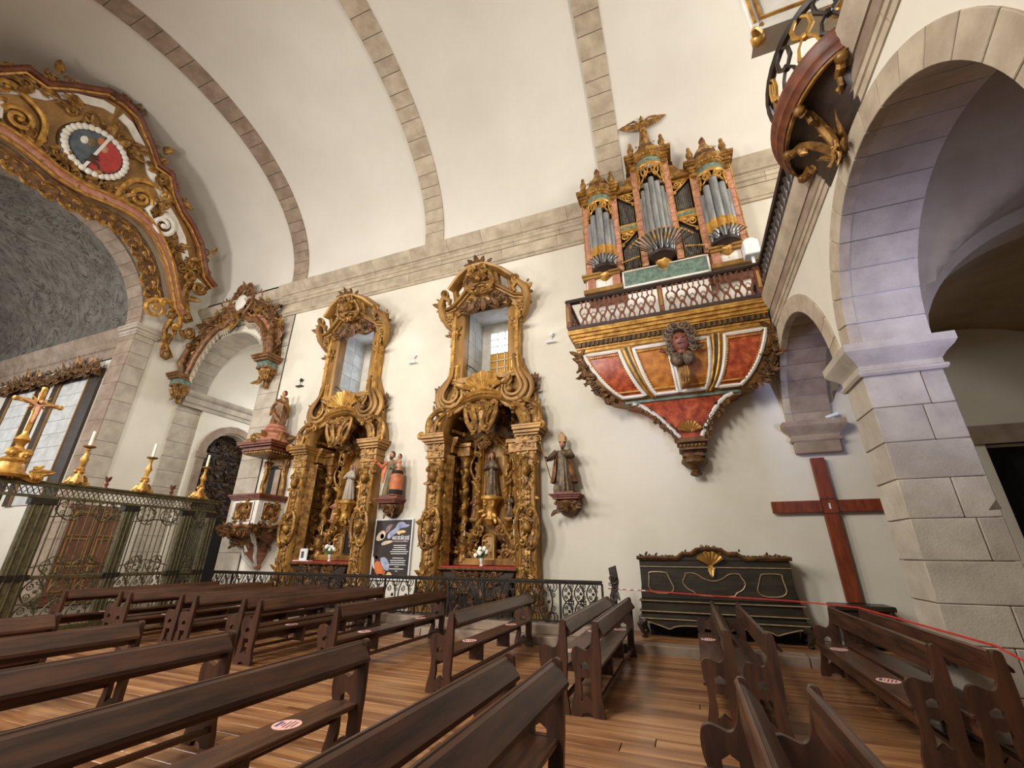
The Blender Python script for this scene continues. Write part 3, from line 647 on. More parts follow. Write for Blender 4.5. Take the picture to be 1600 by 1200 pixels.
    for s in (-1, 1):
        b.M = at(s=s); b.cscroll((-.3, 5.95), (-.85, 6.2), .25, .05, -.3); b.leaf(-.5, 6.1, 2.7, .45, .13, -.3, .3); b.leaf(-.6, 5.95, 3.2, .35, .1, -.3, .3); b.cluster(-.62, 6.2, .4, .24, 9, y=-.26, size=.16, seed=44)
    P('crest_foliage', b, 'gold', cr)
    b = MB(); b.sweep(arc(0, 4.85, 1.0, radians(130), radians(50), 12, 1.08), [(-.04, 0), (-.04, .36), (.04, .44), (.1, .36), (.12, 0)]); P('crown_moulding', b, 'gold_bright', cr)
    # window surround
    hw, z0, z1 = .73, 6.42, 8.78
    inner = [(-hw, z0), (-hw, z1)]+[(hw*cos(a), z1+.2*sin(a)) for a in [pi-pi*i/10 for i in range(1, 10)]]+[(hw, z1), (hw, z0)]
    b = MB(); b.sweep(inner, [(0, -.1), (0, .22), (.06, .26), (.22, .24), (.26, .3), (.34, .3), (.36, .1), (.38, 0)]); b.box(-1.0, 1.0, -.34, .1, 6.28, 6.44); wf = P('window_frame', b, 'gold_plain', sm=25)
    for s in (-1, 1): b = MB(at(s=s)); b.sweep([(-hw-.31, 6.9), (-hw-.31, 8.7)], [(-.05, 0), (-.05, .34), (.05, .36), (.06, 0)]); P('frame_fillet', b, 'gold_bright', wf)
    for s in (-1, 1):
        b = MB(at(s*-1.02, -.28, 0, s)); b.rosette(0, 7.95, .19, 6); b.leaf(0, 8.0, pi/2+.3, .42, .1, 0, .25); b.leaf(0, 7.9, -pi/2-.2, .42, .1, 0, .25); b.leaf(-.02, 7.95, pi, .3, .09, 0, .35); b.cluster(0, 7.95, .22, .6, 10, size=.15, seed=51); P('side_rosette', b, 'gold', wf)
        b = MB(at(s*-1.0, -.28, 0, s))
        for k in range(6): b.ball((0, -.03, 7.5-k*.09), .04-.003*k, 6)
        b.leaf(0, 7.0, -pi/2, .25, .07, 0, .3); P('bead_drop', b, 'gold_bright', wf)
    # pediment, leaning out from the wall
    T = Matrix.Translation((0, -.2, 8.75)) @ Matrix.Rotation(radians(24), 4, 'X') @ Matrix.Translation((0, 0, -8.75))
    b = MB(T); pth = [(-1.28, 8.85), (-1.0, 8.92), (-.72, 9.12), (-.4, 9.36), (0, 9.46), (.4, 9.36), (.72, 9.12), (1.0, 8.92), (1.28, 8.85)]
    b.sweep(pth, [(-.1, 0), (-.1, .12), (-.04, .2), (.0, .2), (.04, .3), (.1, .32), (.12, .2), (.14, 0)]); pd = P('pediment_cornice', b, 'gold_plain')
    b = MB(T); b.sweep([(-1.0, 9.45), (-.62, 9.78), (-.3, 9.95), (0, 9.98), (.3, 9.95), (.62, 9.78), (1.0, 9.45)], [(-.1, 0), (-.1, .16), (-.02, .26), (.06, .36), (.13, .36), (.15, 0)])
    for s in (-1, 1): b.M = T @ S(s); b.prism([(-1.0, 9.0), (-.86, 9.05), (-.86, 9.5), (-1.0, 9.42)], -.2, 0, .02); b.prism([(-.6, 9.2), (-.46, 9.3), (-.46, 9.8), (-.6, 9.75)], -.2, 0, .02)
    P('upper_cornice', b, 'gold_plain', pd)
    b = MB(T); b.prism([(-.62, 9.2), (-.3, 9.4), (.3, 9.4), (.62, 9.2), (.5, 9.55), (.42, 9.9), (0, 10.02), (-.42, 9.9), (-.5, 9.55)], -.24, -.04, .04); b.prism([(-1.3, 8.5), (-.76, 8.72), (-.3, 8.93), (.3, 8.93), (.76, 8.72), (1.3, 8.5), (1.25, 8.86), (.72, 9.1), (.3, 9.38), (-.3, 9.38), (-.72, 9.1), (-1.25, 8.86)], -.14, .05, .02); P('pediment_plate', b, 'gold_plain', pd)
    b = MB(T); b.cluster(0, 8.95, 1.5, .32, 44, y=-.14, size=.2, seed=61, out=.4)
    for s in (-1, 1): b.M = T @ S(s); b.cscroll((-.2, 8.85), (-.8, 8.8), .2, .05, -.16); b.leaf(-.3, 9.0, -2.2, .4, .12, -.2, .4)
    b.M = T; b.leaf(0, 9.05, -pi/2, .42, .14, -.2, .4); P('lambrequin', b, 'gold_dark', pd)
    b = MB(T); b.shell(0, 9.5, .34, .3, pi-.3, 9, -.3, .3); b.ball((0, -.4, 9.62), .09, 8); 
    for s in (-1, 1): b.M = T @ S(s); b.cscroll((-.12, 9.25), (-.3, 9.8), .35, .06, -.3); b.scroll(-.18, 9.92, .13, 0, 1.4, 1, .045, -.32); b.leaf(-.2, 9.4, 2.8, .4, .1, -.26, .35)
    P('pediment_cartouche', b, 'gold', pd)
    b = MB(T); b.leaf(0, 10.02, pi/2, .34, .13, -.25, .4); b.leaf(-.05, 10.0, pi/2+.7, .36, .12, -.22, .4); b.leaf(.05, 10.0, pi/2-.7, .36, .12, -.22, .4); b.cluster(0, 10.05, .7, .2, 18, y=-.2, size=.18, seed=66); P('crest_leaves', b, 'gold_dark', pd)
    for s in (-1, 1):
        b = MB(T @ S(s)); b.prism([(-1.32, 8.4), (-1.08, 8.4), (-1.05, 8.8), (-1.36, 8.8)], -.3, 0, .03)
        b.tube([(-1.1, -.14, 8.15), (-1.28, -.2, 8.4), (-1.42, -.26, 8.75), (-1.4, -.3, 9.1), (-1.22, -.34, 9.3), (-1.05, -.34, 9.15), (-1.1, -.34, 9.02)], [.08, .11, .13, .13, .11, .08, .06], 8); q = P('pediment_volute', b, 'gold_plain', pd)
        b = MB(T @ S(s)); b.scroll(-1.2, 9.38, .13, -pi/2, 1.3, 1, .05, -.34); b.leaf(-1.15, 9.25, pi/2+.3, .26, .14, -.3, .6); b.leaf(-1.35, 9.0, 2.7, .36, .11, -.26, .4); b.cluster(-1.44, 8.95, .2, .6, 26, y=-.2, size=.13, seed=70); b.rosette(-1.2, 8.6, .13, 6, -.32); P('volute_leaves', b, 'gold', pd)
    # central niche of the retable
    b = MB(at(0, .72, 0)); pth = [(-.36, 2.1), (-.36, 4.3)]+arc(0, 4.3, .36, pi, 0, 10, .42)[1:-1]+[(.36, 4.3), (.36, 2.1)]
    b.sweep(pth, [(0, -.05), (0, .2), (.05, .26), (.1, .22), (.12, .12), (.16, .1), (.17, 0)]); nf = P('niche_frame', b, 'gold_bright')
    b = MB(at(0, .76, 0)); b.box(-.37, .37, -.01, .02, 2.1, 4.75); P('niche_back', b, 'gold_plain', nf)
    b = MB(at(0, .5, 0))
    for s in (-1, 1): b.M = at(0, .5, 0, s); b.cscroll((-.5, 4.35), (-.1, 4.8), .3, .05, 0); b.cscroll((-.45, 3.6), (-.45, 4.3), .25, .04, 0); b.leaf(-.4, 4.5, 2.2, .3, .09, 0, .35); b.cluster(-.46, 3.4, .12, 1.1, 12, size=.14, seed=80)
    b.M = at(0, .5, 0); b.tube([(-.46, 0, 3.4), (-.4, 0, 4.4), (0, 0, 4.78), (.4, 0, 4.4), (.46, 0, 3.4)], .03, 5); b.shell(0, 4.7, .24, .1, pi-.1, 7); b.cluster(0, 4.75, .4, .25, 10, size=.14, seed=81); P('niche_carving', b, 'gold', nf)
    b = MB(at(0, .5, 0)); b.lathe([(.1, 2.35), (.2, 2.5), (.16, 2.62), (.14, 2.75), (.22, 2.95), (.3, 3.02), (.3, 3.1)], n=12); b.cluster(0, 2.75, .34, .5, 12, y=-.18, size=.17, seed=83); P('statue_pedestal', b, 'gold_bright')
    b = MB(at(0, .45, 0)); b.cscroll((-.4, 2.2), (.4, 2.2), .45, .06, 0); 
    for s in (-1, 1): b.M = at(0, .45, 0, s); b.cscroll((-.38, 1.5), (-.3, 2.25), .3, .05, 0); b.scroll(-.5, 1.6, .15, 0, 1.5, 1, .04); b.cluster(-.5, 1.95, .3, .7, 16, size=.17, seed=85)
    P('tabernacle_scrolls', b, 'gold')
    b = MB(at(0, .42, 0)); b.prism([(-.2, 1.45), (.2, 1.45), (.2, 2.0)]+arc(0, 2.0, .2, 0, pi, 8, .14)[1:-1]+[(-.2, 2.0)], -.04, .1, .02); tb = P('tabernacle', b, 'gold_plain')
    b = MB(at(0, .37, 0)); b.sweep([(-.15, 1.52), (.15, 1.52), (.15, 1.98)]+arc(0, 1.98, .15, 0, pi, 8, .1)[1:-1]+[(-.15, 1.98)], [(0, 0), (0, .03), (-.025, .035), (-.035, 0)], True); b.cluster(0, 1.78, .14, .3, 6, size=.1, seed=87); P('tabernacle_door', b, 'gold_bright', tb)
    b = MB(); b.box(-1.0, 1.0, .3, .75, 1.36, 1.46); b.box(-.98, 1.0, .34, .75, 1.46, 1.52); P('predella_step', b, 'gold_plain', sm=0)
    for s in (-1, 1): b = MB(at(s*-.75, .4, 0)); b.cluster(0, 1.75, .4, .5, 18, size=.16, seed=89); b.box(-.24, .24, .02, .2, 1.46, 2.0); P('predella_carving', b, 'gold_dark')
    # altar table
    b = MB(); b.prism([(-1.06, 1.3), (1.06, 1.3), (1.06, 1.24), (.98, 1.2), (.86, .95), (.8, .6), (.92, .3), (.96, .15), (-.96, .15), (-.92, .3), (-.8, .6), (-.86, .95), (-.98, 1.2), (-1.06, 1.24)], -.26, .5, .02); at_ = P('altar_table', b, 'wood_dark', sm=25)
    b = MB(); b.box(-1.02, 1.02, -.3, .3, 1.3, 1.345); P('red_cloth', b, 'red_cloth', at_, 0)['label'] = 'red cloth top'
    b = MB(); b.sweep([(-1.06, 1.27), (1.06, 1.27)], [(-.04, .26), (-.04, .3), (.0, .34), (.05, .34), (.05, .26)]); b.cluster(0, .8, 1.2, .7, 40, y=-.26, size=.22, seed=91); b.cluster(0, 1.12, 1.6, .14, 20, y=-.26, size=.14, seed=92); P('table_carving', b, 'gold_dark', at_)
    return A
ALT2 = make_altar('tall gilded side altar crowned by a window, beside the bishop statue', (-4.90, D, 0))
ALT1 = dup(ALT2, (-9.90, D, .06), label='tall gilded side altar crowned by a window, next to the pulpit')

# ================================================================ organ and its balcony
OX = .36
def make_organ():
    O = thing('pipe_organ', 'painted pipe organ with three towers of tin pipes and a gilded eagle on top', 'organ', (OX, D, 7.0))
    def P(n, b, m, par=None, sm=40, label=None): b.v = [v-Vector((0, 0, 7.0)) for v in b.v]; return obj(n, b, m, par or O, smooth=sm, label=label)
    Y0 = -.62                                            # case front
    b = MB(); b.box(-2.05, 2.05, Y0, -.02, 8.14, 8.62); low = P('lower_case', b, 'rose_paint', sm=0)
    b = MB(); b.box(-1.0, 1.0, Y0+.1, -.02, 7.0, 8.14); P('organ_foot', b, 'white_paint', low, 0)
    b = MB(); b.box(-1.02, 1.02, Y0-.05, Y0+.01, 8.18, 8.62); P('green_marble_panel', b, 'marble_green', low)
    b = MB(); b.sweep([(-1.06, 8.14), (1.06, 8.14), (1.06, 8.66), (-1.06, 8.66)], [(0, 0), (0, .07), (.04, .09), (.05, 0)], True, y=Y0); P('panel_frame', b, 'white_paint', low)
    for s in (-1, 1):
        b = MB(S(s)); b.box(-2.02, -1.15, Y0-.06, Y0, 8.3, 8.6); q = P('pedestal_panel', b, 'white_paint', low, 0)
        for x in (-1.98, -1.32): b = MB(S(s)); b.box(x, x+.2, Y0-.12, Y0, 8.28, 8.62); P('pedestal_block', b, 'rose_paint', low, 0)
        b = MB(S(s)); b.box(-2.1, -1.1, Y0-.16, Y0, 8.6, 8.68); b.box(-2.12, -1.08, Y0-.2, Y0, 8.68, 8.74); P('ledge', b, 'gold_plain', low, 0)
        b = MB(S(s)); b.box(-2.1, -1.08, Y0-.14, Y0, 8.16, 8.28); P('lower_ledge', b, 'gold_plain', low, 0)
    b = MB(); b.box(-2.0, 2.0, Y0+.2, -.02, 8.62, 11.6); b.box(-.66, .66, Y0+.2, -.02, 11.6, 12.3); back = P('case_back', b, 'wood_dark', sm=0)
    # pilasters
    for x0, x1, z1 in ((-2.0, -1.85, 11.45), (-1.16, -1.0, 11.45), (-.51, -.36, 12.3), (.36, .51, 12.3), (1.0, 1.16, 11.45), (1.85, 2.0, 11.45)):
        b = MB(); b.box(x0, x1, Y0-.06, -.02, 8.7, z1); pl = P('pilaster', b, 'marble_pink', sm=0)
        k = 8.7
        while k < z1-.1: b = MB(); b.cbox(x0-.004, x1+.004, Y0-.075, Y0-.05, k+.006, min(k+.3, z1)-.006, .006); P('pilaster_panel', b, 'marble_pink', pl, 20); k += .3
        for e in (x0, x1): b = MB(); b.box(e-.012, e+.012, Y0-.085, Y0-.05, 8.7, z1); P('pilaster_edge', b, 'gold_bright', pl, 0)
    # towers
    def tower(cx, r, z0, z1, ph, npipe, top, gilt):
        n = npipe
        b = MB(); b.lathe([(r*.15, z0-.30), (r*.5, z0-.26), (r*.75, z0-.16), (r*1.02, z0-.1), (r*1.05, z0-.03), (r*.98, z0)], (cx, Y0, 0), 14, pi, 2*pi); bs = P('tower_base', b, 'wood_dark')
        b = MB(); b.lathe([(.01, z0-.52), (r*.14, z0-.5), (r*.1, z0-.44), (r*.4, z0-.36), (r*.55, z0-.24), (r*.5, z0-.2)], (cx, Y0-.02, 0), 14, flute=.1, nf=9); P('tower_drop', b, 'gold_bright', bs)
        for i in range(n):
            a = pi+pi*(i+.5)/n; k = abs(i-(n-1)/2)/((n-1)/2); rp = r*pi/n*.47*(1.05-.12*k); h = z0+.15+(ph-z0)*(1-.22*k)
            x, y = cx+cos(a)*r*.86, Y0+sin(a)*r*.62
            b = MB(); b.lathe([(rp*.3, z0), (rp, z0+.28), (rp, h), (rp*.9, h)], (x, y, 0), 10); pp = P('pipe', b, 'tin')
            if gilt: b = MB(); b.lathe([(rp*1.03, z0+.30), (rp*1.03, z0+.62)], (x, y, 0), 10); P('gilt_band', b, 'gold_bright', pp)
            else: b = MB(); b.prism([(x-rp*.4, z0+.3), (x+rp*.4, z0+.3), (x+rp*.5, z0+.5), (x, z0+.6), (x-rp*.5, z0+.5)], y-rp*1.04, y-rp*.9); P('pipe_mouth', b, 'gold_bright', pp)
        # pierced arch of tracery above the pipes
        b = MB(); sp = []
        for w in range(7):
            for d in (-1, 1):
                pts = []
                for i in range(9):
                    t = i/8; a = pi+.12+(pi-.24)*((w+.5)/7+d*.16*sin(pi*t)*(1 if w % 2 else .6)); a = min(max(a, pi+.02), 2*pi-.02); zz = z1-t*(z1-ph)*(.55+.5*abs(w-3)/3)
                    pts.append((cx+cos(a)*r*.99, Y0+sin(a)*r*.80, zz))
                b.tube(pts, [.026]*8+[.016], 5); b.ball(pts[-1], .035, 6)
        for w in range(8): a = pi+pi*(w+.5)/8; b.ball((cx+cos(a)*r, Y0+sin(a)*r*.8-.01, z1-.16), .05, 6)
        P('tracery', b, 'gold_bright')
        # entablature rings
        b = MB(); b.lathe([(r*.98, z1-.06), (r*1.06, z1-.03), (r*1.06, z1+.02), (r*1.0, z1+.04)], (cx, Y0, 0), 18, pi, 2*pi, sy=.85); en = P('tower_cornice', b, 'gold_bright')
        b = MB(); b.lathe([(r*1.0, z1+.04), (r*1.0, z1+.2)], (cx, Y0, 0), 18, pi, 2*pi, sy=.85); P('green_frieze', b, 'marble_green', en)
        b = MB(); b.lathe([(r*1.0, z1+.2), (r*1.1, z1+.22), (r*1.1, z1+.28), (r*1.2, z1+.34), (r*1.2, z1+.38), (r*1.3, z1+.46), (r*1.3, z1+.52), (r*1.05, z1+.56), (.01, z1+.58)], (cx, Y0, 0), 18, pi, 2*pi, sy=.85); P('upper_cornice', b, 'gold', en)
        b = MB()
        for i in range(15): a = pi+pi*(i+.5)/15; b.ball((cx+cos(a)*r*1.17, Y0+sin(a)*r*1.0, z1+.31), .03, 6)
        P('bead_row', b, 'gold_bright', en)
        for s in (-1, 1):
            b = MB(at(cx, 0, 0, s))
            for e, u0, u1 in ((0, -.02, .06), (.03, .06, .2), (.06, .2, .28), (.1, .28, .38), (.14, .38, .46), (.17, .46, .54)): b.box(-r*1.32-e, -r*.9, Y0-.08-e, -.02, z1+u0, z1+u1)
            P('cornice_block', b, 'gold', en, 0)
            b = MB(at(cx-s*-1*0+s*-(r*1.22), Y0-.1, z1+.54)); b.box(-.08, .08, -.08, .08, 0, .12); b.lathe([(.05, .12), (.07, .2), (.1, .3), (.075, .4), (.04, .44), (.055, .5), (.05, .56), (.02, .6)], n=8); P('finial', b, 'gold', en)
        b = MB(); b.lathe([(r*1.0, z1+.56), (r*1.0, z1+.66), (r*.85, z1+.72), (r*.8, z1+.84), (r*.7, z1+.9)], (cx, Y0+.05, 0), 14, pi, 2*pi, sy=.85); b.cluster(cx, z1+.68, r*1.4, .1, 12, y=Y0-r*.75, size=.08, seed=3); P('attic', b, 'gold_dark', en)
        if top == 'dome':
            b = MB(); b.lathe([(r*.82, z1+.86), (r*.9, z1+.92), (r*.85, z1+.96), (r*.5, z1+1.1), (r*.34, z1+1.24), (r*.3, z1+1.3)], (cx, Y0+.1, 0), 8); P('cupola', b, 'gold', en)
            b = MB(); b.box(cx-.07, cx+.07, Y0+.02, Y0+.16, z1+1.28, z1+1.36); b.ball((cx, Y0+.1, z1+1.44), .09, 8, sz=1.1); b.ball((cx, Y0+.02, z1+1.46), .05, 6); P('cupola_head', b, 'red_paint', en)
        else:
            b = MB(); b.lathe([(r*.75, z1+.86), (r*.6, z1+1.0), (r*.52, z1+1.05), (.1, z1+1.72)], (cx, Y0+.1, 0), 4); sp_ = P('spire', b, 'gold', en, 0)
    tower(-1.5, .34, 8.92, 11.15, 10.7, 5, 'dome', True)
    tower(1.5, .34, 8.92, 11.15, 10.7, 5, 'dome', True)
    tower(0, .36, 8.95, 12.0, 11.3, 7, 'spire', False)
    # flat fields of pipes between towers, two storeys each side
    for s in (-1, 1):
        for (z0, z1) in ((8.72, 9.98), (10.24, 11.32)):
            xa, xb = -.98, -.53
            b = MB(S(s)); b.box(xa-.03, xb+.04, Y0-.02, Y0+.02, z0-.06, z0); fr = P('field_sill', b, 'gold_bright', sm=0)
            b = MB(S(s)); b.box(xa, xb, Y0+.1, Y0+.14, z0, z1); P('field_back', b, 'black', fr, 0)
            for i in range(9):
                x = lerp(xa+.02, xb-.02, (i+.5)/9); t = i/8 if z0 < 9 else 1-i/8; h = z1-.12-(.42 if z0 < 9 else .36)*(1-t)
                b = MB(S(s)); b.lathe([(.008, z0), (.021, z0+.16), (.021, h), (.018, h)], (x, Y0+.05, 0), 8); pp = P('pipe', b, 'tin_dark')
            b = MB(S(s)); u = xa if z0 < 9 else xb; sg = 1 if z0 < 9 else -1
            b.scroll(u+sg*.12, z1-.16, .12, 0, 1.6, sg, .03, Y0); b.scroll(u+sg*.28, z1-.08, .07, pi/2, 1.4, -sg, .02, Y0); b.tube([(u, Y0-.01, z1-.4), (u+sg*.18, Y0-.02, z1-.28), (u+sg*.42, Y0-.01, z1-.03)], .02, 5); b.leaf(u+sg*.03, z1-.34, -pi/2, .16, .05, Y0); b.box(min(xa, xb)-.02, xb+.02, Y0-.02, Y0+.02, z1-.03, z1+.02); P('field_tracery', b, 'gold_bright', fr)
        b = MB(S(s)); b.box(-1.0, -.51, Y0-.04, Y0+.05, 10.0, 10.2); bl = P('storey_band', b, 'gold_bright', sm=0)
        b = MB(S(s)); b.box(-.99, -.52, Y0-.05, Y0+.05, 10.05, 10.14); P('band_frieze', b, 'marble_green', bl, 0)
        b = MB(S(s)); b.box(-1.15, -.5, Y0-.1, 0, 11.36, 11.5); b.prism([(-1.1, 11.5), (-.5, 11.5), (-.5, 12.0), (-.68, 11.9), (-.78, 11.72), (-1.0, 11.62)], Y0-.02, Y0+.1, .02); b.rosette(-.98, 11.68, .1, 6, Y0-.06); P('field_crest', b, 'gold')
    # horizontal trumpets in fans at the foot of each tower and along the fields
    def trumpet(x, y, z, dx, dz, L, r1):
        d = Vector((dx, -1, dz)).normalized(); b = MB(); p = Vector((x, y, z)); b.tube([p, p+d*L*.7, p+d*L], [r1*.35, r1*.7, r1], 8); tp = P('trumpet_pipe', b, 'tin_dark')
        b = MB(); q = p+d*L; b.tube([q-d*.012, q+d*.012], [r1*1.18, r1*1.25], 8); P('trumpet_rim', b, 'gold_bright', tp)
    for cx, n, L, r, zz in ((0, 17, .46, .034, 8.93), (-1.5, 11, .26, .026, 8.85), (1.5, 11, .26, .026, 8.85)):
        for i in range(n):
            t = (i-(n-1)/2)/((n-1)/2); trumpet(cx+t*.36*(L/.46), Y0-.34-.08*(1-t*t), zz, t*1.5, .55*(1-t*t)+.25, L, r)
    for s in (-1, 1):
        for i in range(8): trumpet(s*(.55+.42*i/7), Y0-.08, 8.74, s*.1, .25, .3-.012*i, .022)
    # eagle with spread wings on the spire
    Z = 13.62; b = MB(); b.ball((0, Y0+.08, Z+.28), .11, 10, sx=.9, sz=1.7); b.ball((0, Y0+.03, Z+.56), .06, 8); b.tube([(0, Y0+.03, Z+.42), (0, Y0+.03, Z+.55)], [.06, .045], 8); b.tube([(0, Y0, Z+.57), (0, Y0-.07, Z+.55), (0, Y0-.1, Z+.52)], [.03, .022, .006], 6); b.tube([(.02, Y0+.1, Z+.16), (.02, Y0+.12, Z-.02)], [.06, .1], 6, flat=.4)
    eg = P('eagle', b, 'gold', label='gilded eagle with spread wings')
    for s in (-1, 1):
        b = MB(at(0, 0, 0, s))
        for k in range(9): t_ = k/8; b.leaf(-.06-.38*t_, Z+.40+.17*t_-.06*t_*t_, -pi*.62-.9*t_, .34-.1*abs(t_-.5), .07, Y0+.07, .06, 1, 5)
        b.tube([(-.05, Y0+.06, Z+.4), (-.22, Y0+.02, Z+.54), (-.46, Y0+.04, Z+.52)], [.035, .03, .012], 6); P('wing', b, 'gold', eg)
        b = MB(at(0, 0, 0, s)); b.tube([(-.05, Y0+.06, Z+.16), (-.06, Y0+.02, Z+.03)], [.04, .03], 6); P('talon', b, 'gold_bright', eg)
make_organ()
# ---- the balcony
def make_balcony():
    B = thing('organ_balcony', 'painted marble-panelled balcony carrying the organ, on a tapering bracket', 'balcony', (OX, D, 3.2))
    def P(n, b, m, par=None, sm=40, label=None): b.v = [v-Vector((0, 0, 3.2)) for v in b.v]; return obj(n, b, m, par or B, smooth=sm, label=label)
    XL, XR, YF = -2.48, 1.93, -1.2
    b = MB(); b.box(XL+.1, XR, YF+.1, 0, 6.86, 6.99); P('deck', b, 'wood_dark', sm=0)
    # cornice: steps growing outwards
    b = MB()
    for e, z0, z1 in ((0.0, 6.30, 6.38), (.03, 6.38, 6.42), (-.02, 6.42, 6.56), (.05, 6.56, 6.6), (.09, 6.6, 6.68), (.14, 6.68, 6.76), (.19, 6.76, 6.82), (.2, 6.82, 6.87)): b.box(XL+.18-e, XR, YF+.18-e, 0, z0, z1)
    cn = P('cornice', b, 'gold_bright', sm=0)
    b = MB(); b.box(XL+.155, XR, YF+.155, 0, 6.43, 6.55); P('frieze_band', b, 'marble_dark', cn, 0)
    i = 0; x = XL+.22
    while x < XR-.05:
        b = MB(); b.cbox(x, x+.055, YF+.1, YF+.16, 6.43, 6.55, .006); P('dentil', b, 'gold_dark', cn, 0); x += .11
    # tapering body: section curves from the wall to the front; trapezoid panels
    def body(x0t, x1t, x0b, x1b):
        """front sheet between top line z=6.3 and bottom z=5.05, curving back"""
        return [(x0t, x1t, 6.3, YF+.2), (lerp(x0t, x0b, .10), lerp(x1t, x1b, .10), 6.1, YF+.2), (lerp(x0t, x0b, .35), lerp(x1t, x1b, .35), 5.75, YF+.32), (lerp(x0t, x0b, .75), lerp(x1t, x1b, .75), 5.3, YF+.6), (x0b, x1b, 5.0, YF+.78)]
    def sheet(u0, u1, v0, v1, off, n=6, m=6):
        """patch of the curved front in (u across, v down) 0..1, off = outwards"""
        V = []; nn_ = 8
        for j in range(m+1):
            v = lerp(v0, v1, j/m)
            for i in range(n+1):
                u = lerp(u0, u1, i/n); V.append(fpt(u, v, off))
        return V, [(j*(n+1)+i, j*(n+1)+i+1, (j+1)*(n+1)+i+1, (j+1)*(n+1)+i) for j in range(m) for i in range(n)]
    def fpt(u, v, off=0):
        # outline half widths shrink as an ogee; depth goes back as quarter ellipse
        cx = (XL+.2+XR)/2; hw0 = (XR-XL-.2)/2; k = (1-(1-sqrt(max(0, 1-v*v)))*.42) if v < 1 else .58
        y = YF+.2+(.55*(1-sqrt(max(0, 1-(v*.98)**2)))); z = 6.3-1.28*v
        x = lerp(cx, .0+.02, v*.5)+(u*2-1)*hw0*k
        return (x, y-off, z)
    V, F = sheet(0, 1, 0, 1, 0, 16, 12); b = MB(); b.add(V, F)
    V2 = []
    for e in (0, 1):
        for j in range(13): p = fpt(e, j/12); V2 += [p, (p[0], 0, p[2])]
    b.add(V2, [(2*j, 2*j+1, 2*j+3, 2*j+2) for j in range(12)]+[(26+2*j, 26+2*j+2, 26+2*j+3, 26+2*j+1) for j in range(12)])
    p, q = fpt(0, 1), fpt(1, 1); b.add([p, q, (q[0], 0, q[2]), (p[0], 0, p[2])], [(0, 1, 2, 3)]); P('body', b, 'gold_plain')
    def strip(path, w, off, name, m, par):
        b = MB(); b.tube([fpt(u, v, off) for u, v in path], w, 6, closed=True); return P(name, b, m, par)
    def panel(u0, u1, v0, v1, m, lean0, lean1):
        n_ = 8; quad = lambda s, t: (lerp(lerp(u0, u0+lean0, t), lerp(u1, u1+lean1, t), s), lerp(v0, v1, t))
        V = []
        for j in range(n_+1):
            for i in range(n_+1): V.append(fpt(*quad(i/n_, j/n_), .02))
        b = MB(); b.add(V, [(j*(n_+1)+i, j*(n_+1)+i+1, (j+1)*(n_+1)+i+1, (j+1)*(n_+1)+i) for j in range(n_) for i in range(n_)]); pn = P('marble_panel', b, m)
        e = [quad(i/8, 0) for i in range(8)]+[quad(1, i/8) for i in range(8)]+[quad(1-i/8, 1) for i in range(8)]+[quad(0, 1-i/8) for i in range(8)]
        strip(e, .045, .025, 'white_border', 'white_paint', pn)
        ins = lambda s, t: quad(.07+.86*s, .09+.82*t)
        e = [ins(i/8, 0) for i in range(8)]+[ins(1, i/8) for i in range(8)]+[ins(1-i/8, 1) for i in range(8)]+[ins(0, 1-i/8) for i in range(8)]
        b = MB(); k = 0
        for a, c in zip(e, e[1:]+e[:1]):
            for t in (0, .5): b.ball(fpt(lerp(a[0], c[0], t), lerp(a[1], c[1], t), .035), .026, 6)
        P('rope_moulding', b, 'gold_bright', pn)
    panel(.03, .23, .08, .93, 'marble_red', .06, .03)
    panel(.31, .49, .08, .93, 'marble_yellow', .02, 0)
    panel(.51, .70, .08, .93, 'marble_yellow', 0, -.02)
    panel(.78, .97, .08, .93, 'marble_red', -.03, -.06)
    for u0, u1, l0, l1 in ((.255, .285, .035, .03), (.725, .755, -.03, -.035)):
        b = MB(); V = []
        for j in range(9): t = j/8; V += [fpt(lerp(u0, u0+l0, t), .03+.94*t, .03), fpt(lerp(u1, u1+l1, t), .03+.94*t, .03)]
        b.add(V, [(2*j, 2*j+1, 2*j+3, 2*j+2) for j in range(8)]); dv = P('divider', b, 'marble_dark')
        for e in (0, 1): b = MB(); b.tube([tuple(V[2*j+e]) for j in range(9)], .03, 6); P('divider_fillet', b, 'gold_bright', dv)
    # carved edge garlands along both lower flanks and the funnel below
    for e in (0, 1):
        for j in range(13):
            x, y, z = fpt(e, .06+.9*j/12, .0); b = MB(at(x, y, z)); b.cluster(0, 0, .12, .14, 6, size=.17, seed=100+j); b.ball((0, .03, 0), .09, 6); P('edge_carving', b, 'gold_dark')
    b = MB(); p, q = fpt(0, 1), fpt(1, 1); b.box(p[0]-.02, q[0]+.02, p[1]-.03, 0, 4.98, 5.1); P('green_string', b, 'marble_green', sm=0)
    # funnel: concave triangle
    def gp(u, v):
        hw = lerp((q[0]-p[0])/2*.98, .26, v**.62 if v > 0 else 0); cx = lerp((p[0]+q[0])/2, .02, v); return (cx+(u*2-1)*hw, lerp(p[1]+.02, -.32, v**.75), lerp(4.98, 4.12, v))
    V = []
    for j in range(11):
        for i in range(9): V.append(gp(i/8, j/10))
    b = MB(); b.add(V, [(j*9+i, j*9+i+1, (j+1)*9+i+1, (j+1)*9+i) for j in range(10) for i in range(8)])
    V = []
    for e in (0, 1):
        for j in range(11): g = gp(e, j/10); V += [g, (g[0], 0, g[2])]
    b.add(V, [(2*j, 2*j+1, 2*j+3, 2*j+2) for j in range(10)]+[(22+2*j, 22+2*j+2, 22+2*j+3, 22+2*j+1) for j in range(10)]); fn = P('funnel', b, 'marble_red')
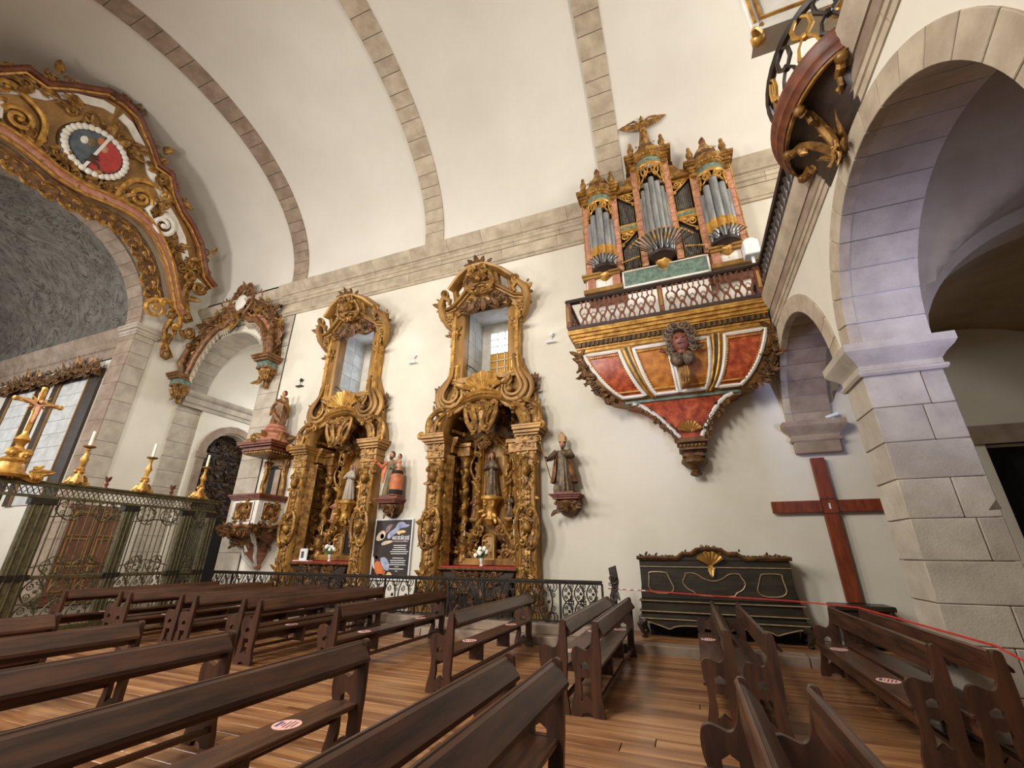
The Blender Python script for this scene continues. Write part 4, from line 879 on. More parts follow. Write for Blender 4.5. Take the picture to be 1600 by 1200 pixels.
    for e in (0, 1):
        b = MB(); b.tube([Vector(gp(.05+.9*e if True else 0, j/12))+Vector((0, -.02, 0)) for j in range(13)], .05, 6); P('white_border', b, 'white_paint', fn)
        for j in range(10): g = gp(e, (j+.3)/10); b = MB(at(*g)); b.ball((0, 0, 0), .07, 6); b.cluster(0, 0, .1, .1, 5, y=-.02, size=.14, seed=200+j); P('edge_carving', b, 'gold_dark', fn)
    b = MB(at(0.02, -.36, 4.22)); b.shell(0, 0, .26, .2, pi-.2, 9, -.02, .3); P('shell', b, 'gold_bright', fn)
    # terminal capital and drop
    b = MB()
    for e, z0, z1 in ((.28, 4.02, 4.1), (.32, 3.98, 4.02), (.25, 3.86, 3.98), (.29, 3.82, 3.86), (.2, 3.72, 3.82), (.24, 3.68, 3.72)): b.box(.02-e, .02+e, -e*1.5, 0, z0, z1)
    cp = P('bracket_capital', b, 'gold_dark', sm=0)
    b = MB()
    for k in range(7): b.ball((.02-.24+.08*k, -.4, 3.92), .034, 6)
    P('egg_row', b, 'gold', cp)
    b = MB(); b.lathe([(.18, 3.7), (.25, 3.62), (.26, 3.55), (.18, 3.46), (.09, 3.4), (.08, 3.36), (.12, 3.32), (.1, 3.27), (.02, 3.24)], (.02, -.22, 0), 14, flute=.08, nf=8); P('bracket_drop', b, 'gold_dark', cp)
    # grotesque mask at the centre
    zc = 6.12; yc = YF+.06; xm = .07
    b = MB(at(xm, yc, zc)); n, m = 16, 12; V = []
    for j in range(m+1):
        t = pi*j/m
        for i in range(n):
            a = 2*pi*i/n; r = .19; x = r*sin(t)*cos(a); y = r*.95*sin(t)*sin(a); z = r*1.35*cos(t)
            f = max(0, -sin(a))*sin(t)
            y -= f*(.05*math.exp(-((z-.0)/.06)**2-(x/.04)**2)+.025*math.exp(-((z-.09)/.035)**2-((abs(x)-.07)/.05)**2)+.03*math.exp(-((z+.02)/.05)**2-((abs(x)-.10)/.04)**2)+.035*math.exp(-((z+.10)/.03)**2-(x/.09)**2)+.03*math.exp(-((z+.17)/.035)**2-(x/.08)**2))
            y += f*(.035*math.exp(-((z-.045)/.025)**2-((abs(x)-.075)/.03)**2)+.04*math.exp(-((z+.135)/.018)**2-(x/.08)**2)); V.append((x, y, z))
    b.add(V, [(j*n+i, j*n+(i+1) % n, (j+1)*n+(i+1) % n, (j+1)*n+i) for j in range(m) for i in range(n)])
    b.lathe([(.11, -.3), (.1, -.18), (.12, -.1)], n=10)
    mk = P('mask', b, 'flesh_red', label='red-faced grotesque mask with curled grey hair and open mouth')
    b = MB(at(xm, yc, zc)); b.tube([(-.07, -.235, -.125), (0, -.25, -.13), (.07, -.235, -.125)], .012, 5); P('mouth', b, 'black', mk)
    for s in (-1, 1):
        b = MB(at(xm, yc, zc, s)); b.ball((-.075, -.2, .045), .026, 8); P('eye', b, 'hair', mk)
        b = MB(at(xm, yc, zc, s)); 
        for k in range(4): b.scroll(-.07-.06*k, .34-.02*k*k, .1, pi/2, 1.4, 1, .042, -.14+.03*k, k=10, n=5)
        for k in range(4): b.scroll(-.22-.01*k, .14-.12*k, .085, 0, 1.4, 1, .038, -.05, k=10, n=5)
        P('curled_hair', b, 'robe_dark', mk)
        b = MB(at(xm, yc, zc, s)); b.tube([(-.2, .02, -.16), (-.32, -.02, -.2), (-.42, -.04, -.16), (-.46, -.06, -.18)], [.05, .04, .035, .02], 6); P('mask_arm', b, 'red_paint' if s > 0 else 'robe_dark', mk)
        b = MB(at(xm, yc, zc, s)); b.ball((-.12, -.04, -.42), .15, 10, sz=1.15); P('breast_wing', b, 'robe_dark', mk)
    b = MB(at(xm, yc+.12, zc)); b.prism([(-.12, -.5), (.12, -.5), (.07, -1.0), (-.07, -1.0)], -.1, .2, .02); 
    for k in range(3): b.leaf(-.06+.06*k, -.55, -pi/2, .42, .06, -.1, .15)
    P('mask_tail', b, 'gold', mk)
    # balustrade
    b = MB(); b.box(XL-.02, XR, YF-.06, YF+.08, 7.66, 7.75); b.box(XL-.04, XR, YF-.08, YF+.1, 7.69, 7.72); rl = P('handrail', b, 'wood_dark', sm=0)
    b = MB(); b.box(XL, XR, YF-.04, YF+.06, 6.87, 6.95); P('bottom_rail', b, 'wood_dark', sm=0)
    b = MB(); b.box(XL-.02, XL+.08, YF, 0, 7.66, 7.75); P('side_handrail', b, 'wood_dark', sm=0)
    def baluster(x, y=YF, M=None):
        b = MB(M or at(x, y, 6.95)); h = .71
        # fretwork silhouette: foot, lobed heart, neck, crown (ring shape)
        for s in (-1, 1):
            pts = [(0.012, .0), (.07, .02), (.055, .1), (.03, .16), (.05, .24), (.095, .34), (.105, .43), (.07, .5), (.025, .52), (.05, .56), (.06, .62), (.045, .67), (.09, .71)]
            b.tube([(s*px, 0, pz) for px, pz in pts], [.03, .03, .026, .026, .024, .026, .026, .024, .02, .02, .02, .02, .03], 4, flat=1.2, nrm=(0, -1, 0))
        b.tube([(-.05, 0, .3), (0, 0, .36), (.05, 0, .3)], .012, 4); b.ball((0, 0, .2), .035, 6, sz=1.4); return b
    me = None
    xs_ = [XL+.2+k*.231 for k in range(19)]
    bm = mesh(baluster(0, 0, Matrix.Identity(4)), 'red_paint', 40)
    for k, x in enumerate(xs_):
        if k in (0, 9): continue
        obj('baluster', bm, parent=B, loc=(x, YF, 6.95-3.2))
    for x in (XL+.03, XL+.2+9*.231, XR-.06):
        b = MB(); b.cbox(x-.06, x+.06, YF-.05, YF+.06, 6.95, 7.66, .008); ps = P('newel', b, 'red_paint', sm=0)
        b = MB(); b.prism([(x-.035, 7.1), (x+.035, 7.1), (x+.03, 7.5), (x, 7.56), (x-.03, 7.5)], YF-.065, YF-.04); P('newel_panel', b, 'gold_plain', ps)
    for k in range(4): obj('side_baluster', bm, parent=B, loc=(XL+.03, YF+.25+k*.25, 6.95-3.2)).rotation_euler = (0, 0, pi/2)
make_balcony()
# loudspeaker standing on the balcony corner
b = MB(); b.prism([(2.30-2.46, 8.05), (2.62-2.46, 8.05), (2.62-2.46, 8.42), (2.52-2.46, 8.5), (2.38-2.46, 8.5), (2.30-2.46, 8.42)], -.15, .1, .02); b.box(-.03, .03, -.03, .03, 7.75, 8.06)
b.v = [v-Vector((0, 0, 7.75)) for v in b.v]
tag(obj('loudspeaker', b, 'white_plastic', None, (2.26, 9.45, 7.75)), 'small white loudspeaker standing on the corner of the organ balcony', 'loudspeaker')

# ================================================================ carved surround of the chancel arch (leans into the nave)
_v = Vector((.28, 0, 1)).normalized(); _n = Vector((1, 0, -.28)).normalized()
MC = Matrix((Vector((0, 1, 0)), -_n, _v)).transposed().to_4x4(); MC.translation = Vector((-19.0, 4.55, 9.5))
def make_chancel_ornament():
    A = thing('chancel_arch_surround', 'great carved and painted surround of the chancel arch with an oval coat of arms', 'carving', (CX, 4.55, 9.5))
    base = Matrix.Translation((-CX, -4.55, -9.5))
    def P(n, b, m, par=None, sm=45, label=None): return obj(n, b, m, par or A, smooth=sm, label=label)
    M_ = lambda s=1: base @ MC @ S(s)
    outer = [(0, 7.5), (.45, 7.45), (1.18, 6.79), (1.62, 6.3), (2.12, 6.3), (2.48, 5.76), (3.02, 5.29), (3.54, 5.0), (4.1, 4.5), (4.6, 3.75), (4.83, 3.44), (5.3, 3.2)]
    inner = [(0, 3.68), (.4, 3.7), (.72, 3.78), (1.31, 3.91), (1.78, 3.93), (2.2, 3.85), (2.55, 3.66), (3.0, 3.3), (3.39, 2.88), (3.75, 2.35), (4.0, 1.97), (4.3, 1.5), (4.55, 1.29)]
    white = [(.1, 6.95), (.4, 6.9), (.82, 6.6), (1.34, 6.2), (1.55, 5.85), (2.03, 5.5), (2.5, 5.0), (2.89, 4.75), (3.4, 4.3), (3.75, 3.75), (4.1, 3.3), (4.5, 3.0), (4.95, 2.85)]
    for s in (-1, 1):
        b = MB(M_(s)); pl = P('backing', (b.prism(outer+[(5.1, 2.75), (4.6, 2.7)]+inner[::-1], -.1, .12), b)[1], 'gold_plain')
        b = MB(M_(s)); b.sweep(outer, [(.06, -.1), (.06, .3), (-.02, .38), (-.1, .34), (-.14, .22), (-.24, .2), (-.26, 0)]); P('outer_cornice', b, 'red_paint', pl)
        b = MB(M_(s)); b.sweep([(x*.985, z-.2) for x, z in outer], [(.03, .1), (.03, .3), (-.03, .3), (-.03, .1)]); P('gilt_fillet', b, 'gold_bright', pl)
        b = MB(M_(s)); b.sweep(white, [(.13, .05), (.13, .18), (-.13, .18), (-.13, .05)]); P('white_band', b, 'white_paint', pl)
        b = MB(M_(s)); b.sweep(inner, [(.02, -.1), (.02, .3), (.12, .36), (.24, .34), (.34, .3), (.36, 0)]); P('rose_moulding', b, 'rose_paint', pl)
        for o in (.02, .35):
            b = MB(M_(s)); b.tube([(x, -.35, z+o) for x, z in inner], .05, 6); P('gilt_bead', b, 'gold_bright', pl)
        # fringe under the arch: scalloped scrolls hanging from the moulding
        b = MB(M_(s)); fr = [(0, 3.35), (.5, 3.35), (.95, 3.45), (1.4, 3.5), (1.9, 3.42), (2.35, 3.15), (2.75, 2.82), (3.1, 2.4), (3.4, 1.9), (3.7, 1.5)]
        b.sweep(fr, [(-.22, -.05), (-.22, .1), (.3, .14), (.34, .0)]); fg = P('fringe', b, 'gold_dark', pl)
        for i in range(len(fr)-1):
            (x0, z0), (x1, z1) = fr[i], fr[i+1]; a = atan2(z1-z0, x1-x0); nx, nz = sin(a), -cos(a)
            b = MB(M_(s)); b.cscroll((x1+nx*.2, z1+nz*.2), (x0+nx*.2, z0+nz*.2), .22, .045, -.1); b.leaf((x0+x1)/2+nx*.15, (z0+z1)/2+nz*.15, atan2(nz, nx), .26, .1, -.1, .4); P('fringe_scroll', b, 'gold', fg)
            b = MB(M_(s)); b.cscroll((x0-nx*.05, z0-nz*.05), (x1-nx*.05, z1-nz*.05), .18, .04, -.12); b.leaf((x0+x1)/2-nx*.05, (z0+z1)/2-nz*.05, a, .3, .09, -.12, .3); P('fringe_relief', b, 'gold', fg)
        # foliage and scrolls over the field
        for nm, x, z, w, h, n, sz in (('leaf_spray', .62, 6.15, .6, .35, 12, .36), ('leaf_spray', 1.75, 6.0, .5, .5, 12, .4), ('leaf_spray', 1.0, 4.45, .7, .5, 14, .36), ('leaf_spray', 2.2, 4.6, .5, .6, 12, .34), ('leaf_spray', 3.9, 3.3, .5, .5, 14, .42), ('leaf_spray', 3.2, 3.9, .5, .5, 12, .34), ('leaf_spray', 4.4, 2.1, .4, .7, 14, .38), ('leaf_spray', 2.6, 5.55, .6, .4, 10, .36), ('leaf_spray', 4.45, 3.95, .4, .9, 16, .34), ('leaf_spray', 1.4, 6.75, .7, .4, 10, .3)):
            b = MB(M_(s)); b.cluster(x, z, w, h, n, y=-.18, size=sz, seed=int(x*77+z*13), out=.45); P(nm, b, 'gold', pl)
        b = MB(M_(s)); b.scroll(2.62, 4.25, .42, pi*.6, 1.5, -1, .11, -.2); b.tube([(2.1, -.22, 4.9), (2.0, -.24, 4.45), (2.3, -.26, 4.2), (2.6, -.26, 4.62), (2.9, -.24, 4.55)], [.06, .1, .1, .1, .08], 7); P('white_volute', b, 'white_paint', pl)
        b = MB(M_(s)); b.scroll(1.68, 4.72, .36, 0, 1.5, 1, .09, -.2); b.cscroll((1.2, 4.3), (2.2, 5.4), .3, .09, -.18); P('gilt_volute', b, 'gold_bright', pl)
        b = MB(M_(s)); b.cscroll((4.35, 3.0), (4.9, 1.4), -.22, .12, -.15); b.scroll(4.75, 2.75, .26, 0, 1.5, -1, .09, -.2); P('end_volute', b, 'gold', pl)
        b = MB(M_(s)); b.scroll(3.75, 1.2, .36, pi/2, 1.5, 1, .1, -.12); b.cscroll((3.9, 1.6), (4.7, .9), .2, .1, -.15); P('foot_volute', b, 'gold_bright', pl)
        b = MB(M_(s)); b.cscroll((4.4, 1.3), (4.9, -.3), -.2, .1, -.1); b.scroll(5.2, .85, .26, pi, 1.5, 1, .09, -.1); b.leaf(4.7, .5, -pi/2-.2, .8, .2, -.12, .2); b.leaf(4.6, 1.0, -pi/2+.3, .6, .18, -.12, .25); P('foot_drop', b, 'gold', pl)
    b = MB(M_()); b.leaf(0, 7.5, pi/2, .4, .2, -.1, .4); b.cluster(0, 7.4, .9, .3, 14, y=-.25, size=.3, seed=9); P('crest', b, 'gold_dark')
    # oval arms: scalloped white rim, blue upper field, red lower field
    sh = Matrix.Translation((.06, -.2, 5.22)); ov = lambda r, n=36: [(r*.95*cos(2*pi*i/n), r*.86*sin(2*pi*i/n)) for i in range(n)]
    b = MB(M_() @ sh); b.prism(ov(1.0), -.1, .1, .04); so = P('shield', b, 'marble_dark', label='oval shield, half blue and half red, in a white scalloped rim')
    b = MB(M_() @ sh); n = 30
    for i in range(n): a = 2*pi*i/n; b.ball((.86*.95*cos(a), -.12, .86*.86*sin(a)), .115, 7, sy=.6)
    P('scalloped_rim', b, 'white_paint', so)
    d = radians(84); up = [p for p in ov(.72, 48) if -p[0]*sin(d)+p[1]*cos(d) >= 0]; dn = [p for p in ov(.72, 48) if -p[0]*sin(d)+p[1]*cos(d) <= 0]
    def order(ps, s0): return sorted(ps, key=lambda p: (atan2(p[1], p[0])-d-s0) % (2*pi))
    b = MB(M_() @ sh); b.prism(order(up, 0), -.16, -.1); P('blue_field', b, 'slate_paint', so)
    b = MB(M_() @ sh); b.prism(order(dn, pi), -.16, -.1); P('red_field', b, 'arms_red', so)
    b = MB(M_() @ sh @ Matrix.Rotation(-d, 4, 'Y')); b.box(-.7, .7, -.19, -.15, -.04, .04); P('dividing_bar', b, 'white_paint', so)
    for x, z, r, m in ((-.22, .2, .12, 'robe_olive'), (.12, .24, .1, 'flesh'), (-.05, .42, .1, 'robe_orange'), (-.4, .12, .1, 'white_paint')): b = MB(M_() @ sh); b.ball((x, -.16, z), r, 8, sy=.3, sz=1.4); P('painted_figure', b, m, so)
    b = MB(M_() @ sh); b.tube([(-.15, -.18, -.5), (.0, -.18, -.35), (-.05, -.18, -.2), (.1, -.18, -.12)], [.03, .1, .07, .04], 6, flat=.3, nrm=(0, -1, 0)); b.tube([(.0, -.18, -.35), (.2, -.18, -.4), (.28, -.18, -.52)], [.07, .05, .02], 6, flat=.3, nrm=(0, -1, 0)); b.tube([(0, -.18, -.25), (.16, -.18, -.22)], [.04, .02], 6); P('painted_beast', b, 'hair', so)
    b = MB(M_()); b.leaf(.1, 6.0, pi/2, .55, .2, -.3, .4); b.leaf(-.2, 5.95, pi/2+.7, .5, .18, -.3, .4); b.leaf(.35, 5.95, pi/2-.7, .5, .18, -.3, .4); b.cluster(0, 4.25, .9, .3, 14, y=-.25, size=.36, seed=12); P('shield_leaves', b, 'gold', so)
mat('slate_paint', (52, 62, 70), (88, 98, 104), 4, .5, bump=.05); mat('arms_red', (150, 34, 30), (178, 52, 44), 5, .5, bump=.05)
make_chancel_ornament()

# ---- carved surround of the transept arch
def make_transept_ornament():
    A = thing('transept_arch_surround', 'carved brown and gold surround hung over the side transept arch', 'carving', (-16.42, D-.03, 7.3))
    def P(n, b, m, par=None, sm=45, label=None): b.v = [Vector((v.x*.9, v.y, v.z-7.3)) for v in b.v]; return obj(n, b, m, par or A, smooth=sm)
    arch = [(-2.42, 8.4), (-2.2, 9.2), (-1.75, 9.95), (-1.2, 10.4), (-.75, 10.45), (-.4, 10.72), (0, 10.8)]
    outer = [(-3.1, 8.5), (-2.95, 9.3), (-2.75, 10.1), (-2.35, 10.5), (-1.9, 11.0), (-1.2, 11.3), (-.7, 11.6), (-.35, 12.1), (0, 12.25)]
    for s in (-1, 1):
        b = MB(S(s)); b.prism(outer+arch[::-1], -.16, 0); bk = P('backing', b, 'gold_dark')
        b = MB(S(s)); b.sweep(arch, [(0, 0), (0, .3), (.08, .36), (.18, .34), (.24, .24), (.26, .1)]); P('arch_moulding', b, 'robe_brown', bk)
        b = MB(S(s)); b.sweep([(x*1.13, z+.1) for x, z in arch], [(0, 0), (0, .2), (.2, .24), (.22, .1)]); P('pale_band', b, 'rose_paint', bk)
        b = MB(S(s)); b.sweep(outer[1:-2], [(.04, 0), (.04, .26), (-.06, .34), (-.14, .3), (-.16, .1)]); P('outer_scroll', b, 'gold_dark', bk)
        b = MB(S(s))
        for i in range(len(arch)*3-3):
            t = i/3; k = min(int(t), len(arch)-2); f = t-k; x, z = lerp(arch[k][0], arch[k+1][0], f)*.96, lerp(arch[k][1], arch[k+1][1], f)-.1; b.tube([(x, -.12, z+.12), (x*.97, -.14, z-.05), (x*.95, -.1, z-.14)], [.07, .05, .015], 5)
        b.sweep([(x*.99, z-.02) for x, z in arch], [(0, .02), (0, .2), (-.05, .2), (-.05, .02)]); P('hanging_fringe', b, 'stone', bk)
        for k, (x, z, n, w, h) in enumerate(((-2.75, 9.0, 20, .4, .7), (-2.6, 9.8, 16, .4, .5), (-2.0, 10.5, 18, .5, .5), (-1.3, 10.95, 18, .6, .4), (-.7, 11.3, 16, .5, .5))):
            b = MB(S(s)); b.cluster(x, z, w, h, n, y=-.18, size=.3, seed=300+k, out=.45); b.cluster(x-.2, z+.15, w, h, n, y=-.22, size=.26, seed=330+k, out=.5); b.ball((x, -.2, z), .12, 6); P('leaf_spray', b, 'gold' if k % 2 else 'robe_brown', bk)
        b = MB(S(s)); b.tube([(-2.78, -.3, 8.6), (-2.82, -.42, 9.0), (-2.74, -.42, 9.35), (-2.7, -.4, 9.7)], [.12, .16, .13, .1], 8); b.ball((-2.72, -.42, 9.85), .12, 8); b.tube([(-2.7, -.42, 9.5), (-2.5, -.5, 9.2)], [.05, .03], 6); P('cherub', b, 'robe_brown', bk)
        b = MB(S(s))
        for e, z0, z1 in ((.0, 8.0, 8.08), (.12, 8.28, 8.36), (.2, 8.36, 8.44), (.24, 8.44, 8.5)): b.box(-3.05-e, -2.45+e*.5, -.5-e, 0, z0, z1)
        b.box(-3.02, -2.48, -.46, 0, 8.0, 8.44); en = P('bracket_entablature', b, 'robe_brown', bk, 0)
        b = MB(S(s)); b.box(-3.05, -2.46, -.49, 0, 8.08, 8.28); P('green_frieze', b, 'marble_green', en, 0)
        b = MB(S(s)); b.lathe([(.34, 8.0), (.3, 7.9), (.22, 7.75), (.12, 7.6), (.1, 7.5), (.08, 7.42), (.1, 7.36), (.02, 7.28)], (-2.75, -.14, 0), 10); b.cluster(-2.75, 7.8, .5, .4, 22, y=-.3, size=.26, seed=311, out=.5); P('console', b, 'gold', en)
    b = MB(); b.ball((0, -.3, 11.5), .34, 12, sy=.35, sz=1.2); mdl = P('medallion', b, 'white_paint')
    b = MB(); b.cluster(0, 11.5, 1.1, 1.0, 40, y=-.24, size=.34, seed=320, out=.5)
    for s in (-1, 1): b.M = S(s); b.cscroll((-.35, 11.0), (-.45, 12.0), .3, .09, -.24); b.scroll(-.28, 12.2, .22, 0, 1.4, 1, .08, -.24)
    b.M = Matrix.Identity(4); b.leaf(0, 12.05, pi/2, .45, .2, -.3, .4); P('medallion_carving', b, 'robe_brown', mdl)
    b = MB(); b.cluster(0, 10.65, .5, .5, 16, y=-.3, size=.3, seed=322, out=.5); b.leaf(0, 10.6, -pi/2, .45, .16, -.3, .3); P('keystone_drop', b, 'gold')
make_transept_ornament()
# ---- dark gilded retable inside the transept arch
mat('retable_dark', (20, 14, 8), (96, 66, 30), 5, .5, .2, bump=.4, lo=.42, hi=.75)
R_ = thing('transept_retable', 'dark gilded retable glimpsed through the small arch inside the transept', 'retable', (-19.5, 13.12, 0))
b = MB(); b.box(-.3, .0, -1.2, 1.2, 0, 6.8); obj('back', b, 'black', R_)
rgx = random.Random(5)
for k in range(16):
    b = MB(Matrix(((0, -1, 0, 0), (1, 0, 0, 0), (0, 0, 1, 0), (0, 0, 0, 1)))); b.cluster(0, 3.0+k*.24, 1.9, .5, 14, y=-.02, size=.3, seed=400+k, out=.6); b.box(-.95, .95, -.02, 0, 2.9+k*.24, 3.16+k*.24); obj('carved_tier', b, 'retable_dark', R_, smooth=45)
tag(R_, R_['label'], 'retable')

# ================================================================ pulpit
def make_pulpit():
    A = thing('pulpit', 'rose and white pulpit with gilded cartouche panels, canopy and doorway', 'pulpit', (-12.55, D, 1.1))
    def P(n, b, m, par=None, sm=40, label=None): b.v = [v-Vector((0, 0, 1.1)) for v in b.v]; return obj(n, b, m, par or A, smooth=sm, label=label)
    W, F = .56, -.95
    b = MB(); b.box(-W, W, F, 0, 2.42, 3.2); bx = P('box', b, 'white_paint', sm=0)
    b = MB(); b.box(-W-.09, W+.09, F-.09, 0, 3.2, 3.25); b.box(-W-.06, W+.06, F-.06, 0, 3.14, 3.2); b.box(-W-.12, W+.12, F-.12, 0, 3.25, 3.31); P('hand_rail', b, 'red_paint', bx, 0)
    side = lambda s: Matrix.Translation((s*W, F/2, 0)) @ Matrix.Rotation(s*pi/2, 4, 'Z')
    for M, w in ((at(0, F, 0), W), (side(1), -F/2), (side(-1), -F/2)):
        b = MB(M); b.box(-w*.72, w*.72, -.02, 0, 2.52, 3.08); pn = P('rose_panel', b, 'red_paint', bx, 0)
        b = MB(M); b.sweep([(-w*.72, 2.52), (w*.72, 2.52), (w*.72, 3.08), (-w*.72, 3.08)], [(0, 0), (0, .035), (.03, .04), (.04, 0)], True); P('panel_frame', b, 'white_paint', pn)
        b = MB(M); b.ball((0, -.02, 2.8), .11, 10, sy=.4, sz=1.2); b.cluster(0, 2.8, .5, .5, 26, y=-.02, size=.17, seed=500); b.cscroll((-.16, 2.6), (-.16, 3.02), .2, .03, -.02); b.cscroll((.16, 3.02), (.16, 2.6), .2, .03, -.02); P('gilt_cartouche', b, 'gold', pn)
    # swelling bowl below, in square rings
    def ring(prof, m, nm, par=None):
        b = MB(); V = []; Fc = []; q = []
        for k, z in prof:
            V += [(-W*k, F*k if k < 1 else F*k, z), (W*k, F*k, z), (W*k, 0, z), (-W*k, 0, z)]
        for i in range(len(prof)-1):
            for j in range(4): jj = (j+1) % 4; Fc.append((i*4+j, i*4+jj, i*4+4+jj, i*4+4+j))
        b.add(V, Fc+[(3, 2, 1, 0), tuple(len(prof)*4-4+i for i in range(4))]); return P(nm, b, m, par, 25)
    bw = ring([(.1, 1.14), (.16, 1.2), (.14, 1.3), (.4, 1.55), (.46, 1.62), (.36, 1.66), (.46, 1.85), (.72, 2.02), (1.08, 2.18), (1.16, 2.3), (1.08, 2.42)], 'rose_paint', 'bowl')
    for M, w in ((at(0, F, 0), W), (side(1), -F/2), (side(-1), -F/2)):
        b = MB(M); b.cluster(0, 2.26, w*2.3, .2, 40, y=-.1, size=.24, seed=510); b.cluster(0, 1.95, w*1.0, .3, 14, y=.18, size=.2, seed=511); b.cscroll((-w*1.1, 2.25), (0, 2.25), .1, .05, -.12); b.cscroll((0, 2.25), (w*1.1, 2.25), .1, .05, -.12); P('bowl_carving', b, 'gold_dark', bw)
    for sx in (-1, 1):
        b = MB(); b.tube([(sx*W*1.1, F*1.1, 2.25), (sx*W*.8, F*.8, 2.0), (sx*W*.5, F*.5, 1.7), (sx*W*.42, F*.45, 1.5), (sx*W*.2, F*.22, 1.25)], [.06, .07, .05, .05, .03], 6); P('bowl_rib', b, 'white_paint', bw)
    # doorway in the wall
    b = MB(); b.box(-.42, .42, -.1, 0, 3.2, 4.6); dr = P('door_surround', b, 'gold_plain', sm=0)
    b = MB(); b.prism([(-.26, 3.25), (.26, 3.25), (.26, 4.25), (.14, 4.34), (-.14, 4.34), (-.26, 4.25)], -.13, -.09); P('pulpit_door_shade', b, 'black', dr)  # black slab on the closed surround, painting the doorway's shade
    b = MB(); b.box(.0, .24, -.15, -.12, 3.25, 4.2); P('open_door', b, 'stone_brown', dr)
    for s in (-1, 1): b = MB(S(s)); b.tube([(-.42, -.12, 3.3), (-.48, -.14, 3.7), (-.38, -.16, 4.1), (-.46, -.16, 4.5)], [.08, .06, .06, .08], 6); b.cluster(-.42, 4.4, .2, .3, 8, y=-.12, size=.18, seed=520); P('jamb_carving', b, 'gold', dr)
    # canopy with scrolls and crown block
    b = MB(); 
    for e, z0, z1 in ((.0, 4.62, 4.68), (.08, 4.68, 4.74), (.05, 4.74, 4.8), (.14, 4.8, 4.86), (.2, 4.86, 4.92), (.22, 4.92, 4.96)): b.box(-W-e, W+e, F-e, 0, z0, z1)
    cn = P('canopy', b, 'red_paint', sm=0)
    b = MB()
    for i in range(12): b.ball((-W+2*W*i/11, F-.03, 4.63), .045, 6)
    for i in range(9): b.ball((W+.03, F*(1-i/9), 4.63), .045, 6)
    b.box(-W, W, F, 0, 4.58, 4.63); P('canopy_fringe', b, 'gold', cn)
    b = MB(); b.lathe([(.62, 4.96), (.5, 5.06), (.36, 5.2), (.34, 5.32), (.42, 5.4), (.36, 5.48)], (0, -.45, 0), 10); P('canopy_crown', b, 'rose_paint', cn)
    for a in range(6):
        b = MB(Matrix.Translation((0, -.45, 0)) @ Matrix.Rotation(a*pi/3+.5, 4, 'Z')); b.cscroll((-.1, 5.5), (-.75, 5.02), .2, .055, 0); b.leaf(-.3, 5.2, 2.8, .35, .12, -.05, .3); P('canopy_scroll', b, 'gold_plain', cn)
make_pulpit()

# ================================================================ iron work
def iron_scrolls(b, x0, x1, z0, z1, nx, nz, th=.012, y=0, seed=1):
    """field of paired C and S scrolls with rosettes, filling a rectangle"""
    dx = (x1-x0)/nx; dz = (z1-z0)/nz
    for i in range(nx):
        for j in range(nz):
            cx = x0+dx*(i+.5); cz = z0+dz*(j+.5)
            for sx in (-1, 1):
                b.cscroll((cx+sx*dx*.08, cz-dz*.46), (cx+sx*dx*.08, cz+dz*.46), -sx*.42*dx/dz*.8, th, y, .5, 8, 5)
                b.scroll(cx+sx*dx*.26, cz+dz*.2, min(dx, dz)*.16, pi*.5, 1.3, sx, th*.9, y, k=10, n=5); b.scroll(cx+sx*dx*.26, cz-dz*.2, min(dx, dz)*.16, -pi*.5, 1.3, -sx, th*.9, y, k=10, n=5)
            b.ball((cx, y-th, cz), th*2.2, 6)
# ---- altar rail along the side altars
def make_rail():
    X0, X1, Y, zb, zt = -13.1, -1.72, 9.42, .33, 1.14
    b = MB(); b.cbox(0, X1-X0+.1, -.18, .2, .15, .33, .015)
    A = thing('altar_rail', 'long low wrought-iron rail of scrolls in front of the two side altars', 'railing', (X0, Y, .15))
    P = lambda n, b, m='iron_dark', par=None, sm=40: obj(n, b, m, par or A, smooth=sm)
    x = X0-.05
    while x < X1+.1:
        L = min(1.9, X1+.12-x); b = MB(); b.cbox(x-X0, x-X0+L-.01, -.2, .24, 0, .18, .015); P('base_stone', b, 'stone_brown'); x += L
    h = lambda z: z-.15
    b = MB(); b.cbox(0, X1-X0, -.045, .045, h(1.09), h(1.14), .008); b.box(0, X1-X0, -.03, .03, h(1.06), h(1.09)); P('hand_rail', b)
    b = MB(); b.box(0, X1-X0, -.015, .015, h(.36), h(.39)); P('bottom_bar', b)
    n = 13; w = (X1-X0)/n; me = None
    for i in range(n+1):
        b = MB(); b.box(i*w-.02, i*w+.02, -.02, .02, h(.33), h(1.08)); ps = P('post', b)
    b = MB(); iron_scrolls(b, .05, w-.05, h(.40), h(1.05), 2, 1, .017); me1 = mesh(b, 'iron_dark', 45)
    b = MB(); iron_scrolls(b, .06, w-.06, h(.40), h(1.05), 3, 2, .015); me2 = mesh(b, 'iron_dark', 45)
    for i in range(n): obj('scroll_panel', me2 if i in (12, 5) else me1, parent=A, loc=(i*w, 0, 0))
    # carved end post turned towards the wall
    b = MB(); b.prism([(0, 0), (.16, 0), (.14, .5), (.2, .8), (.16, 1.1), (.02, 1.05), (.06, .7), (-.02, .4)], -.05, .05, .01); b.cluster(.09, .7, .12, .5, 10, y=-.05, size=.12, seed=5); b.v = [v+Vector((X1-X0+.12, .1, .18)) for v in b.v]; P('carved_end_post', b, 'wood_dark')
make_rail()
